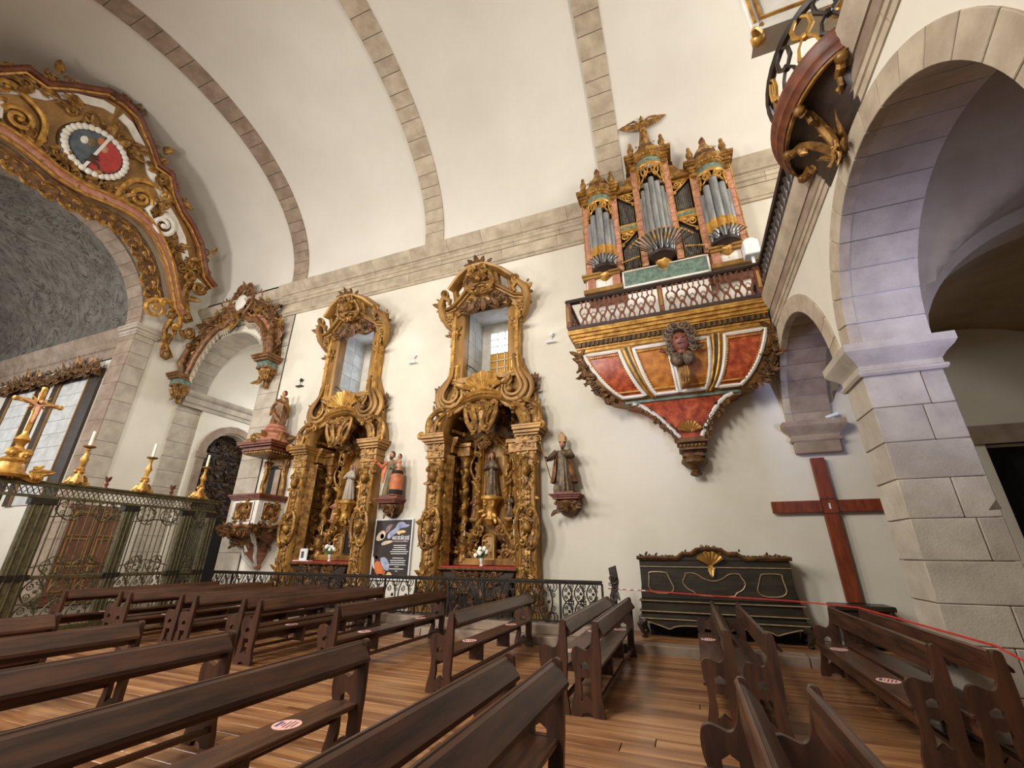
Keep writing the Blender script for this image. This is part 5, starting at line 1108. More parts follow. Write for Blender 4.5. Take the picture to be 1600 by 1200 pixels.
# ---- tall chancel screen
SX = -13.35
def make_screen():
    A = thing('chancel_screen', 'tall bronze-green iron screen of bars and scrolls closing off the chancel', 'screen', (SX, 0, 0))
    Mx = Matrix(((0, -1, 0, 0), (1, 0, 0, 0), (0, 0, 1, 0), (0, 0, 0, 1)))
    P = lambda n, b, m='iron', par=None, sm=40: obj(n, b, m, par or A, smooth=sm)
    YE = 9.22
    for ya, yb in ((-.4, YE),):
        b = MB(Mx); b.cbox(ya, yb, -.07, .07, 2.98, 3.08, .01); b.box(ya, yb, -.1, .1, 3.06, 3.1); b.box(ya, yb, -.05, .05, 2.74, 2.8); P('top_rail', b)
        n = int((yb-ya)/.1)
        b = MB(Mx)
        for i in range(n): y = ya+(i+.5)*.1; b.tube([(y-.045, 0, 2.81), (y+.045, 0, 2.97)], .011, 4); b.tube([(y+.045, 0, 2.81), (y-.045, 0, 2.97)], .011, 4)
        P('lattice_frieze', b)
    b = MB(Mx); b.cbox(5.1, YE, -.06, .06, 1.06, 1.14, .01); P('middle_rail', b)
    b = MB(Mx); b.cbox(5.1, YE, -.05, .05, 0, .1, .01); P('bottom_rail', b)
    posts = (5.28, 7.0, 8.42, YE-.08); 
    for k, y in enumerate(posts):
        w = .2 if k < 1 else .13
        b = MB(Mx); b.cbox(y-w, y+w, -.07, .07, 0, 2.76, .01); ps = P('pillar', b)
        for e in (-.7, 0, .7): b = MB(Mx); b.tube([(y+e*w, -.08, .15), (y+e*w, -.08, 2.6)], .022, 6); P('pillar_reed', b, 'iron', ps)
        b = MB(Mx); b.box(y-w-.03, y+w+.03, -.1, .1, 2.6, 2.74); P('pillar_cap', b, 'iron_dark', ps); b = MB(Mx); b.box(y-w-.03, y+w+.03, -.1, .1, 1.04, 1.16); P('pillar_band', b, 'iron_dark', ps)
    for k in range(3):
        y0 = posts[k]+(.22 if k == 0 else .15); y1 = posts[k+1]-.15; nb = 9
        for i in range(nb): y = lerp(y0, y1, (i+.5)/nb); b = MB(Mx); b.tube([(y, 0, 1.14), (y, 0, 2.76)], .014, 6); P('bar', b)
        b = MB(Mx); iron_scrolls(b, y0, y1, 2.35, 2.74, 2, 1, .016, -.02); b.tube([(y0, 0, 2.36), ((y0+y1)/2, 0, 2.45), (y1, 0, 2.36)], .014, 5); P('upper_scrollwork', b)
        b = MB(Mx); iron_scrolls(b, y0+.1, y1-.1, 1.15, 1.5, 2, 1, .016, -.02); b.tube([(y0, 0, 1.3), ((y0+y1)/2, 0, 1.45), (y1, 0, 1.3)], .014, 5); P('lower_scrollwork', b)
        b = MB(Mx); iron_scrolls(b, y0, y1, .12, 1.05, 3, 2, .018); b.tube([(y0, 0, .58), (y1, 0, .58)], .014, 5); P('plinth_scrollwork', b)
    for y in (6.32, 7.85):
        b = MB(); b.lathe([(.05, 3.1), (.03, 3.14), (.05, 3.2), (.02, 3.24), (.05, 3.28)], (0, y, 0), 8)
        for k in range(4): b.M = Matrix.Translation((0, y, 0)) @ Matrix.Rotation(k*pi/2, 4, 'Z'); b.leaf(0, 3.25, pi/2-.2, .14, .05, 0, .6)
        P('cross_finial', b, 'red_paint')
make_screen()
# ---- candlesticks and crucifix on the screen
def candlestick(y, label, H=1.0):
    t = thing('candlestick', label, 'candlestick', (SX, y, 3.1), group='candlesticks on the chancel screen')
    b = MB()
    for k in range(3): b.M = Matrix.Rotation(k*2*pi/3+.4, 4, 'Z'); b.cscroll((-.02, .3), (-.2, .02), .25, .045, 0); b.leaf(-.08, .2, pi+.8, .2, .07, -.02, .3)
    b.M = Matrix.Identity(4); b.lathe([(.1, 0), (.14, .06), (.09, .2), (.06, .3)], n=8); obj('foot', b, 'gold_bright', t, smooth=45)
    b = MB(); b.lathe([(.05, .3), (.09, .36), (.04, .42), (.05, .5), (.085, .6), (.04, .72), (.03, .8), (.05, .84), (.03, .88)], n=10); obj('stem', b, 'gold_bright', t)
    b = MB(); b.lathe([(.03, .87), (.12, .9), (.13, .93), (.04, .94)], n=12); obj('drip_pan', b, 'gold_plain', t)
    b = MB(); b.lathe([(.035, .94), (.033, H+.3)], n=10); obj('candle', b, 'candle', t); return t
candlestick(5.72, 'gilded candlestick with a white candle nearest the crucifix on the screen')
candlestick(7.12, 'gilded candlestick with a white candle between the two cross finials of the screen')
candlestick(8.62, 'gilded candlestick with a white candle at the pulpit end of the screen')
c = thing('crucifix', 'tall gilded crucifix with rays standing on the chancel screen', 'crucifix', (SX, 4.55, 3.1))
b = MB(Matrix.Rotation(pi/2, 4, 'Z')); b.lathe([(.3, 0), (.34, .06), (.26, .12), (.2, .3), (.24, .36), (.1, .46)], n=8)
for s in (-1, 1): b.M = Matrix.Rotation(pi/2, 4, 'Z') @ S(s); b.cscroll((-.1, .5), (-.42, .02), .28, .07, -.05); b.leaf(-.3, .1, 2.9, .4, .12, -.05, .3); b.cluster(-.2, .25, .3, .3, 8, y=-.15, size=.16, seed=4)
obj('scrolled_foot', b, 'gold_bright', c, smooth=45)
b = MB(Matrix.Rotation(pi/2, 4, 'Z')); b.lathe([(.1, .46), (.16, .55), (.07, .66), (.09, .74), (.15, .8), (.06, .92), (.05, 1.0)], n=8); obj('knop', b, 'gold_bright', c)
b = MB(Matrix.Rotation(pi/2, 4, 'Z')); b.cbox(-.045, .045, -.03, .03, .98, 1.98, .01); b.cbox(-.36, .36, -.03, .03, 1.62, 1.71, .01)
for x, z in ((-.38, 1.665), (.38, 1.665), (0, 2.0)): b.ball((x, 0, z), .06, 6)
cr_ = obj('cross', b, 'gold_bright', c)
b = MB(Matrix.Rotation(pi/2, 4, 'Z'))
for k in range(12): a = 2*pi*k/12+.26; b.tube([(.08*cos(a), 0, 1.665+.08*sin(a)), (.24*cos(a), 0, 1.665+.24*sin(a))], [.025, .005], 5)
obj('rays', b, 'gold_bright', cr_)
b = MB(Matrix.Rotation(pi/2, 4, 'Z')); b.tube([(0, -.07, 1.2), (.01, -.08, 1.4), (0, -.08, 1.58)], [.025, .04, .05], 6); b.ball((.01, -.09, 1.68), .045, 7)
for s in (-1, 1): b.tube([(0, -.08, 1.58), (s*.15, -.06, 1.64), (s*.28, -.05, 1.67)], [.03, .022, .015], 6)
obj('christ_figure', b, 'flesh', cr_)
# ---- panelled brown door seen through the screen
d_ = thing('panelled_door', 'brown panelled double door against the white wall behind the screen', 'door', (CX+.08, 9.2, .0))
for s in (0, 1):
    y0 = -.82+s*.83
    b = MB(); b.box(-.03, .06, y0, y0+.81, .3, 3.0); lf = obj('leaf', b, 'wood_door', d_, smooth=0)
    for r in range(3): b = MB(Matrix(((0, -1, 0, .06), (1, 0, 0, 0), (0, 0, 1, 0), (0, 0, 0, 1)))); b.sweep([(y0+.12, .45+r*.85), (y0+.69, .45+r*.85), (y0+.69, 1.15+r*.85), (y0+.12, 1.15+r*.85)], [(0, 0), (0, .025), (-.03, .03), (-.04, 0)], True); obj('panel_moulding', b, 'gold_plain', lf)
b = MB(); b.box(-.06, .03, -.95, .95, 0, .3); b.box(-.06, .08, -.95, .95, 3.0, 3.12); obj('door_frame', b, 'wood_door', d_, smooth=0)
# ---- gilded valances over the chancel windows
for k, (x0, x1, lb) in enumerate(((-24.4, -20.9, 'carved gilded valance over the chancel window next to the arch pier'), (-28.2, -24.9, 'carved gilded valance over the deeper chancel window'))):
    v = thing('valance', lb, 'valance', ((x0+x1)/2, 8.47, 8.2), group='chancel window valances'); hw = (x1-x0)/2
    b = MB(); b.prism([(-hw, -.1), (-hw*.6, .1), (-hw*.2, .16), (hw*.2, .16), (hw*.6, .1), (hw, -.1), (hw*.9, .3), (hw*.4, .5), (0, .66), (-hw*.4, .5), (-hw*.9, .3)], -.16, 0, .03); bd = obj('board', b, 'gold_dark', v)
    for j in range(8): b = MB(); u = lerp(-hw, hw, (j+.5)/8); b.cluster(u, .28-.1*abs(u)/hw, .45, .4, 14, y=-.16, size=.3, seed=600+j, out=.5); b.ball((u, -.14, .28-.1*abs(u)/hw), .14, 6); obj('leaf_carving', b, 'gold_dark', bd, smooth=45)
    b = MB(); b.leaf(0, .5, pi/2, .5, .2, -.1, .3); b.leaf(-hw*.55, .4, pi/2+.3, .42, .18, -.1, .3); b.leaf(hw*.55, .4, pi/2-.3, .42, .18, -.1, .3); b.box(-hw*.6, hw*.6, -.12, -.06, .2, .46); obj('crest', b, 'gold', bd, smooth=45)

# ================================================================ choir balustrade, bulging centre balcony, oratory
def make_choir():
    A = thing('choir_balustrade', 'dark turned-wood balustrade along the choir loft, bulging at its centre', 'balustrade', (LX, 0, 6.9))
    P = lambda n, b, m='wood_dark', par=None, sm=40: obj(n, b, m, par or A, smooth=sm)
    b = MB(); b.lathe([(.03, 0), (.045, .03), (.025, .08), (.055, .2), (.05, .3), (.02, .42), (.045, .5), (.035, .62), (.05, .74)], n=8); bm = mesh(b, 'wood_dark')
    for y0, y1 in ((5.85, 10.45), (-1.3, 3.85)):
        b = MB(); b.cbox(-.1, .06, y0, y1, .74, .85, .012); P('handrail', b); b = MB(); b.cbox(-.08, .04, y0, y1, 0, .06, .01); P('foot_rail', b)
        n = int((y1-y0)/.19)
        for i in range(n): obj('turned_baluster', bm, parent=A, loc=(-.02, y0+(i+.5)*(y1-y0)/n, .04))
    cy, ry, rx = 4.85, 1.0, .58
    pl = lambda t, k=1.0, dx=0: (-.02+dx-rx*k*sin(t), cy-ry*(.6+.4*k)*cos(t))
    def ringsweep(prof, nm, m, par=None):
        b = MB(); V = []; N = 24
        for i in range(N+1):
            t = pi*i/N
            for k, z in prof: x, y = pl(t, k); V.append((x, y, z))
        n = len(prof); b.add(V, [(i*n+j, (i+1)*n+j, (i+1)*n+j+1, i*n+j+1) for i in range(N) for j in range(n-1)]); return P(nm, b, m, par, 40)
    rg1 = ringsweep([(.8, -.2), (.86, -.2), (.9, -.15), (.97, -.12), (.98, -.05), (1.03, -.02), (1.04, .05), (.98, .07), (.6, .07)], 'balcony_moulding', 'red_paint')
    ringsweep([(.74, -.19), (.76, -.235), (.82, -.235), (.83, -.19)], 'gilt_moulding', 'gold', rg1)
    ringsweep([(.0, -.72), (.12, -.6), (.24, -.42), (.42, -.28), (.62, -.2), (.8, -.17)], 'soffit', 'wood_dark', rg1)
    for t in (.3, 1.2, 1.95, 2.8):
        x, y = pl(t, .8); f = lambda k, z: Vector((-.02+(x+.02)*k, lerp(cy, y, k), z))
        b = MB(); pts = [f(.98, -.2), f(.88, -.3), f(.7, -.26), f(.5, -.36), f(.32, -.5), f(.18, -.66), f(.1, -.8)]
        b.tube(pts, [.04, .055, .05, .055, .06, .055, .04], 7); b.ball(f(.97, -.26), .07, 8); b.ball(f(.62, -.36), .05, 6); b.tube([f(.75, -.28), f(.7, -.4), f(.62, -.42), f(.6, -.36)], [.035, .035, .03, .02], 6); P('gilt_bracket', b, 'gold', rg1)
    b = MB(); b.M = Matrix.Translation((-.1, cy-.05, -.74)) @ XF(0); b.cluster(0, 0, .26, .22, 18, y=0, size=.16, seed=8, out=.6); b.ball((0, .05, 0), .11, 8); b.leaf(0, -.03, -pi/2, .22, .08, 0, .3); P('bracket_boss', b, 'gold', rg1)
    hr = [(*pl(pi*i/16, .8), .8) for i in range(17)]; b = MB(); b.tube(hr, .055, 6); hd = P('curved_handrail', b)
    for i in range(7):
        t = pi*(i+.5)/7; x, y = pl(t, .82); b = MB(Matrix.Translation((x, y, 0)) @ Matrix.Rotation(atan2(-cos(t)*1.0, -sin(t))+pi/2, 4, 'Z'))
        for s in (-1, 1): b.tube([(s*.02, 0, .06), (s*.12, 0, .15), (s*.09, 0, .3), (s*.02, 0, .42), (s*.1, 0, .52), (s*.1, 0, .66), (s*.03, 0, .76)], [.025, .03, .022, .025, .03, .025, .02], 6)
        b.ball((0, 0, .42), .05, 6); P('gilt_scroll_baluster', b, 'gold_bright' if i % 2 else 'wood_dark', hd)
    b = MB(); V = []; F = []
    for i in range(17): x, y = pl(pi*i/16, .98); V += [(x, y, .05)]
    b.add(V+[(.5, cy-1, .05), (.5, cy+1, .05)], [tuple(range(17))]); P('balcony_floor', b, 'wood_dark')
make_choir()
O = thing('oratory_case', 'white and gold oratory case standing on the bulging choir balcony', 'oratory', (LX-.3, 4.36, 7.76))
b = MB(); b.cbox(-.4, .5, -.13, .16, .14, 2.6, .02); cs = obj('case', b, 'white_paint', O)
for x0, x1 in ((-.47, -.36), (.46, .55)): b = MB(); b.cbox(x0, x1, -.17, -.09, .1, 2.6, .02); pl_ = obj('corner_pilaster', b, 'white_paint', O); b = MB(); b.tube([((x0+x1)/2, -.18, .2), ((x0+x1)/2, -.18, 2.5)], .02, 6); obj('gilt_bead', b, 'gold_bright', pl_)
b = MB(); b.sweep([(-.3, .32), (.4, .32), (.4, 1.0), (.34, 1.1), (-.24, 1.1), (-.3, 1.0)], [(0, 0), (0, .03), (-.03, .035), (-.04, 0)], True, y=-.13); pn_ = obj('gilt_panel', b, 'gold_bright', cs)
b = MB(); b.lathe([(.05, .5), (.03, .56), (.06, .62), (.03, .72), (.05, .78), (.01, .86)], (.05, -.14, 0), 8); obj('gilt_vase', b, 'gold_bright', cs)
b = MB(); b.box(-.44, .54, -.16, .18, .06, .16); obj('plinth', b, 'white_paint', cs, smooth=0)
for x, y in ((-.4, -.08), (.48, -.08)): b = MB(at(x, y, 0)); b.ball((0, 0, .02), .09, 8, sz=1.1); b.tube([(0, -.03, .04), (-.05, -.12, .02), (-.08, -.18, -.02)], [.07, .05, .02], 7); b.leaf(.02, .06, 1.2, .12, .05, -.06, .4); b.lathe([(.04, -.02), (.05, .1)], n=6); obj('beast_head_foot', b, 'gold_bright', O, smooth=45)
# ---- low choir bench beyond the open gate
t = thing('choir_bench', 'low red-brown wooden bench beyond the open gate of the screen', 'bench', (-15.2, 4.9, 0))
for z in (.45, .75, 1.05): b = MB(); b.cbox(-.06, .06, -1.3, .5, z, z+.16, .01); obj('back_board', b, 'wood_door', t)
b = MB(); b.cbox(-.06, .5, -1.3, .5, .38, .44, .01); obj('seat', b, 'wood_door', t)
for y in (-1.25, .45): b = MB(); b.cbox(-.06, .5, y-.04, y+.04, 0, .4, .01); b.cbox(-.06, .04, y-.04, y+.04, .4, 1.22, .01); obj('end_panel', b, 'wood_door', t)

# ================================================================ statues
def robe(b, H, w, d, nf=11, amp=.16, ph=0, lean=0, prof=None):
    prof = prof or [(0, 1.0), (.06, 1.04), (.2, .9), (.35, .8), (.5, .7), (.62, .72), (.72, .8), (.79, .74), (.83, .42), (.85, .22)]
    n = 36; V = []
    for t, k in prof:
        for i in range(n):
            a = 2*pi*i/n; f = 1+amp*(1-t)*(cos(nf*a+ph+2.2*t)*.6+cos((nf+4)*a-3*t)*.4)
            V.append((w*k*f*cos(a)+lean*H*t*t, d*k*f*sin(a), H*t))
    m = len(prof); b.add(V, [(j*n+i, j*n+(i+1) % n, (j+1)*n+(i+1) % n, (j+1)*n+i) for j in range(m-1) for i in range(n)]+[tuple(reversed(range(n))), tuple((m-1)*n+i for i in range(n))]); return b
def head(t, x, y, z, r, skin='flesh', hairm='hair', beard=False, cap=True):
    b = MB(at(x, y, z)); b.ball((0, 0, 0), r, 12, sx=.82, sy=.95, sz=1.2); b.tube([(0, -r*.88, r*.2), (0, -r*1.18, -r*.12)], [r*.1, r*.17], 6); b.lathe([(r*.42, -r*1.9), (r*.4, -r*.8)], n=8)
    b.tube([(-r*.3, -r*.86, -r*.45), (r*.3, -r*.86, -r*.45)], r*.08, 5)
    for s in (-1, 1): b.ball((s*r*.8, 0, 0), r*.2, 6, sx=.5, sz=1.4); b.ball((s*r*.32, -r*.8, r*.15), r*.13, 6)
    h = obj('head', b, skin, t)
    if cap: b = MB(at(x, y, z)); b.ball((0, r*.18, r*.18), r*1.05, 12, sx=.9, sy=.95, sz=1.2); obj('hair', b, hairm, h)
    if beard: b = MB(at(x, y, z)); b.ball((0, -r*.5, -r*.95), r*.6, 8, sx=.95, sy=.8, sz=1.2); obj('beard', b, hairm, h)
def hand(b, p, d, r):
    """palm, four fingers and a thumb pointing along d"""
    p = Vector(p); d = Vector(d).normalized(); q = d.orthogonal().normalized(); w = d.cross(q)
    b.ball(p, r, 8, sz=.9)
    for k in range(4): o = p+q*r*(k-1.5)*.48+d*r*.6; L = r*(1.5, 1.8, 1.7, 1.3)[k]; b.tube([o, o+d*L*.6, o+d*L+w*L*.25], [r*.24, r*.22, r*.14], 5)
    o = p+q*r*.8; b.tube([o, o+(d+q).normalized()*r*1.1], [r*.28, r*.17], 5)
def arm(b, pts, r): b.tube(pts, r, 8)
def corbel(name, label, x, z, w, m='wood_red', cm='gold_dark'):
    t = thing(name, label, 'corbel', (x, D, z))
    b = MB()
    for e, z0, z1 in ((.0, -.12, -.07), (.04, -.07, -.03), (.08, -.03, 0)): b.box(-w-e, w+e, -w*1.5-e, 0, z0, z1)
    obj('shelf', b, m, t, smooth=0)
    b = MB(); b.lathe([(w*1.02, -.12), (w*1.1, -.2), (w*.95, -.34), (w*.55, -.46), (w*.2, -.5), (.01, -.51)], (0, 0, 0), 14, pi, 2*pi, sy=1.25); bw = obj('bowl', b, cm, t)
    b = MB(); b.cluster(0, -.28, w*1.7, .26, 18, y=-w*1.15, size=.15, seed=int(x*-31), out=.5); b.cscroll((-w*.8, -.2), (0, -.36), .2, .03, -w*1.1); b.cscroll((0, -.36), (w*.8, -.2), .2, .03, -w*1.1); obj('carving', b, cm, bw, smooth=45)
    return t
corbel('statue_corbel', 'carved wooden corbel under the saint carrying a child', -7.72, 3.06, .3)
corbel('statue_corbel', 'carved wooden corbel under the mitred bishop', -2.58, 2.98, .3)
# bishop
t = thing('bishop_statue', 'carved bishop in a mitre and dark gilded cope holding a crozier', 'statue', (-2.62, D-.26, 2.98))
b = MB(); b.box(-.24, .24, -.16, .16, 0, .06); obj('plinth', b, 'red_paint', t, smooth=0)
b = MB(at(0, 0, .06)); robe(b, 1.22, .24, .17, 13, .2); bd = obj('robe', b, 'robe_dark', t)
for s in (-1, 1):
    b = MB(at(0, 0, .06, s)); V = []; n = 10
    for j in range(9):
        z = 1.02-j*.1; k = j/8
        for i in range(n+1): a = lerp(-pi*.30, pi*.5, i/n); R = lerp(.16, .34, k**.7)*(1+.06*cos(9*a+j)); V.append((-R*cos(a)-.0, R*.72*sin(a)*(1 if a > 0 else .9), z))
    b.add(V, [(j*(n+1)+i, j*(n+1)+i+1, (j+1)*(n+1)+i+1, (j+1)*(n+1)+i) for j in range(8) for i in range(n)]); obj('cope', b, 'robe_brown', t)
b = MB(at(0, 0, .06)); arm(b, [(-.16, -.04, .98), (-.3, -.12, .82), (-.36, -.24, .76)], [.08, .075, .05]); hand(b, (-.37, -.27, .76), (0, -.4, .5), .04); obj('right_arm', b, 'robe_dark', t)
b = MB(at(0, 0, .06)); arm(b, [(.16, -.04, .98), (.26, -.14, .84), (.12, -.22, .86)], [.08, .07, .045]); hand(b, (.08, -.23, .87), (-1, -.2, .3), .04); obj('left_arm', b, 'robe_dark', t)
head(t, 0, -.04, 1.22, .085, beard=True)
b = MB(at(0, -.03, 1.28)); b.prism([(-.085, 0), (.085, 0), (.1, .14), (0, .27), (-.1, .14)], -.075, .06, .015); b.box(-.09, .09, -.085, .07, 0, .03); obj('mitre', b, 'gold_plain', t)
b = MB(at(-.38, -.3, 0)); b.tube([(.12, 0, .35), (0, 0, .8), (-.12, 0, 1.25)], .014, 6); b.scroll(-.20, 1.36, .1, -.6, 1.4, 1, .02, 0); b.ball((-.12, 0, 1.25), .03, 6); obj('crozier', b, 'gold_plain', t)
# saint with child
t = thing('saint_with_child_statue', 'bearded saint in olive and orange robes carrying a child on one arm', 'statue', (-7.66, D-.28, 3.06))
b = MB(); b.box(-.3, .3, -.17, .17, 0, .09); obj('plinth', b, 'red_paint', t, smooth=0)
b = MB(at(-.08, 0, .09)); robe(b, 1.2, .2, .16, 9, .18); obj('robe', b, 'robe_olive', t)
b = MB(at(.1, -.05, .09)); b.tube([(.06, .0, .0), (.07, -.02, .3), (.08, -.02, .58), (.06, 0, .7)], [.19, .18, .17, .14], 10); mn = obj('mantle', b, 'robe_orange', t)
b = MB(at(.1, -.05, .09)); b.tube([(.06, 0, .01), (.065, 0, .14)], [.2, .195], 10); obj('dark_hem', b, 'black', mn); b = MB(at(.1, -.05, .09)); b.tube([(.08, -.02, .56), (.075, -.01, .66)], [.18, .165], 10); obj('dark_band', b, 'black', mn)
b = MB(at(-.08, 0, .09)); arm(b, [(-.12, -.04, .95), (-.26, -.12, .8), (-.38, -.2, .93)], [.08, .07, .045]); hand(b, (-.42, -.23, .97), (-.8, -.2, .5), .045); obj('right_arm', b, 'robe_orange', t)
b = MB(at(-.08, 0, .09)); b.tube([(-.16, -.06, .95), (-.2, -.12, .6), (-.16, -.14, .35)], [.06, .07, .03], 8, flat=.6); obj('cloak_fold', b, 'robe_orange', t)
b = MB(at(-.08, 0, .09)); arm(b, [(.14, -.02, .95), (.26, -.1, .76), (.2, -.2, .72)], [.08, .08, .05]); hand(b, (.18, -.22, .72), (-.6, -.6, 0), .04); obj('left_arm', b, 'robe_olive', t)
head(t, -.1, -.03, 1.25, .09, beard=True)
c = thing('child_statue', 'small carved child seated on the arm of the bearded saint', 'statue', (-7.45, D-.36, 3.85))
b = MB(); b.tube([(0, 0, 0), (.0, -.01, .1), (.0, 0, .24), (0, 0, .3)], [.07, .08, .065, .03], 8)
for s in (-1, 1): b.tube([(s*.03, -.03, .03), (s*.05, -.08, -.02), (s*.05, -.08, -.18), (s*.05, -.12, -.2)], [.04, .035, .025, .02], 6); b.tube([(s*.06, 0, .24), (s*.1-.05, -.06, .2), (s*.06-.1, -.09, .24)], [.03, .026, .02], 6); hand(b, (s*.06-.11, -.1, .25), (-1, 0, .3), .02)
obj('body', b, 'flesh', c); head(c, 0, -.01, .38, .065)
# abbess in the niche of altar 2, friar figure in altar 1, side figures
def niche_saint(name, label, cx, z, H, m, hoodm, crozier=False, dx=0, y=11.0, w=.16):
    t = thing(name, label, 'statue', (cx+dx, y, z))
    b = MB(); b.box(-w*1.1, w*1.1, -.12, .12, 0, .04); obj('plinth', b, 'gold_plain', t, smooth=0)
    b = MB(at(0, 0, .04)); robe(b, H, w*1.15, w*.85, 11, .16); obj('habit', b, m, t)
    for s in (-1, 1):
        b = MB(at(0, 0, .04, s)); arm(b, [(-w*.6, -.02, H*.76), (-w*1.15, -.08, H*.6), (-w*.55, -w*1.0, H*.62)], [w*.36, w*.42, w*.25]); hand(b, (-w*.45, -w*1.05, H*.63), (.7, -.3, .4), w*.17); obj('arm', b, m, t)
    head(t, 0, -.02, H*.93+.04, H*.062, cap=False)
    b = MB(at(0, .01, .04)); b.lathe([(w*.85, H*.76), (w*.6, H*.85), (w*.56, H*.93), (w*.5, H*.99), (.01, H*1.03)], n=12, a0=-.2, a1=pi+.2); obj('veil', b, hoodm, t)
    if crozier: b = MB(at(-w*1.5, -.1, .02)); b.tube([(0, 0, 0), (0, 0, H*1.12)], .014, 6); b.scroll(.05, H*1.17, .08, pi, 1.3, -1, .018); obj('crozier', b, 'gold_plain', t)
    return t
niche_saint('abbess_statue', 'abbess in a dark habit with crozier in the niche of the side altar', -4.9, 3.1, 1.18, 'robe_dark', 'robe_dark', True)
niche_saint('monk_statue', 'pale-robed saint in the niche of the altar next to the pulpit', -9.9, 3.16, 1.1, 'stone_grey', 'white_paint')
for (cx, dx, lb, m) in ((-4.9, -.52, 'small dark saint left of the abbess, on a gilded console', 'robe_brown'), (-4.9, .52, 'small dark saint right of the abbess, on a gilded console', 'robe_dark'), (-9.9, -.52, 'small rose-coloured saint on a console beside the pale-robed saint', 'rose_paint')):
    niche_saint('small_saint_statue', lb, cx, 2.5+(.06 if cx < -9 else 0), .62, m, m, False, dx, 11.06, .1)
# pulpit figure
t = thing('pulpit_figure', 'swirling draped gilded figure crowning the pulpit canopy', 'statue', (-12.55, D-.45, 5.48))
b = MB(); b.lathe([(.3, 0), (.34, .05), (.28, .12), (.3, .16)], n=10); obj('plinth', b, 'rose_paint', t)
b = MB(at(0, 0, .14)); robe(b, 1.25, .24, .2, 5, .32, 1.2, .06, [(0, .9), (.12, 1.0), (.3, .92), (.45, .78), (.58, .7), (.68, .8), (.76, .74), (.81, .4), (.84, .22)]); bd = obj('robe', b, 'robe_brown', t)
for k, (a, z) in enumerate(((.3, .5), (2.2, .7), (4.0, .4), (5.2, .85))):
    b = MB(at(0, 0, .14)); b.tube([(.2*cos(a+q*.5)*(1+.1*q), .2*sin(a+q*.5)*(1+.1*q), z-.14*q+.2) for q in range(5)], [.03, .07, .08, .07, .02], 6); obj('drapery_fold', b, 'gold_plain' if k % 2 else 'robe_brown', bd)
b = MB(at(0, 0, .14)); arm(b, [(.17, 0, .98), (.26, -.1, .8), (.1, -.2, .86)], [.07, .06, .04]); hand(b, (.06, -.21, .87), (-.8, -.2, .3), .035); obj('left_arm', b, 'robe_brown', t)
b = MB(at(0, 0, .14)); arm(b, [(-.15, 0, .98), (-.28, -.06, .78), (-.2, -.18, .6)], [.07, .06, .04]); hand(b, (-.18, -.2, .57), (.4, -.3, -.6), .035); obj('right_arm', b, 'robe_brown', t)
head(t, .06, -.02, 1.32, .085)
# ================================================================ things on the altar tables
def vase(x, lb):
    t = thing('flower_vase', lb, 'vase', (x, D-.12, 1.347)); b = MB(); b.lathe([(.045, 0), (.05, .015), (.02, .05), (.05, .12), (.06, .17), (.05, .18)], n=10); obj('vase', b, 'white_plastic', t)
    rgv = random.Random(int(x*7)); b = MB()
    for k in range(14): a = rgv.uniform(0, 6.28); r = rgv.uniform(.02, .17); z = .28+rgv.uniform(-.05, .1); b.tube([(0, 0, .16), (r*.5*cos(a), r*.3*sin(a), z*.8), (r*cos(a), r*.6*sin(a), z)], .006, 4)
    for k in range(10): a = rgv.uniform(0, 6.28); b.leaf(.03*cos(a), .2, rgv.uniform(.2, 2.9), .18, .04, -.04, .4)
    obj('foliage', b, 'leaf_green', t, smooth=45)
    for k in range(9):
        a = rgv.uniform(0, 6.28); r = rgv.uniform(.03, .18); b = MB(at(r*cos(a), r*.6*sin(a)-.03, .3+rgv.uniform(-.06, .12)))
        for q in range(6): b.ball((.028*cos(q), -.012, .028*sin(q)), .03, 6)
        b.ball((0, -.02, 0), .03, 6); obj('blossom', b, 'flower', t)
    return t
vase(-4.86, 'white flowers in a small vase on the altar of the abbess'); v2 = vase(-9.7, 'white flowers in a small vase on the altar next to the pulpit'); v2.location.z = 1.408
for cx, dz, lb in ((-4.9, 0, 'abbess altar'), (-9.9, .06, 'pulpit-side altar')):
    for s in (-1, 1):
        t = thing('altar_candlestick', 'slim gilded candlestick with tall candle on the %s, nearer the %s' % (lb, ('pulpit' if s < 0 else 'saint with child') if cx < -9 else ('saint with child' if s < 0 else 'bishop')), 'candlestick', (cx+s*.72, D+.36, 1.522+dz), group='candles on the %s' % lb)
        b = MB(); b.lathe([(.07, 0), (.05, .04), (.02, .1), (.035, .18), (.018, .26), (.04, .3), (.02, .32)], n=8); obj('stem', b, 'gold_bright', t); b = MB(); b.lathe([(.016, .3), (.015, .95)], n=8); obj('candle', b, 'candle', t)
t = thing('framed_photo_card', 'white photo card propped on the red cloth of the pulpit-side altar', 'card', (-10.62, D-.2, 1.407)); b = MB(); b.box(-.14, .14, -.012, .012, .02, .34); obj('card', b, 'white_plastic', t); b = MB(); b.box(-.08, .02, -.016, -.012, .08, .26); obj('picture', b, 'robe_dark', t); b = MB(); b.box(-.3, .3, -.09, .09, 0, .02); obj('base_sheet', b, 'white_plastic', t)
t = thing('dark_picture', 'dark framed picture leaning inside the pulpit-side altar', 'picture', (-9.46, D+.37, 1.582)); b = MB(); b.cbox(-.2, .2, -.02, .02, 0, .8, .01); obj('canvas', b, 'black', t); b = MB(); b.sweep([(-.2, 0), (.2, 0), (.2, .8), (-.2, .8)], [(0, 0), (0, .04), (.03, .04), (.03, 0)], True, y=-.02); obj('frame', b, 'gold_dark', t)

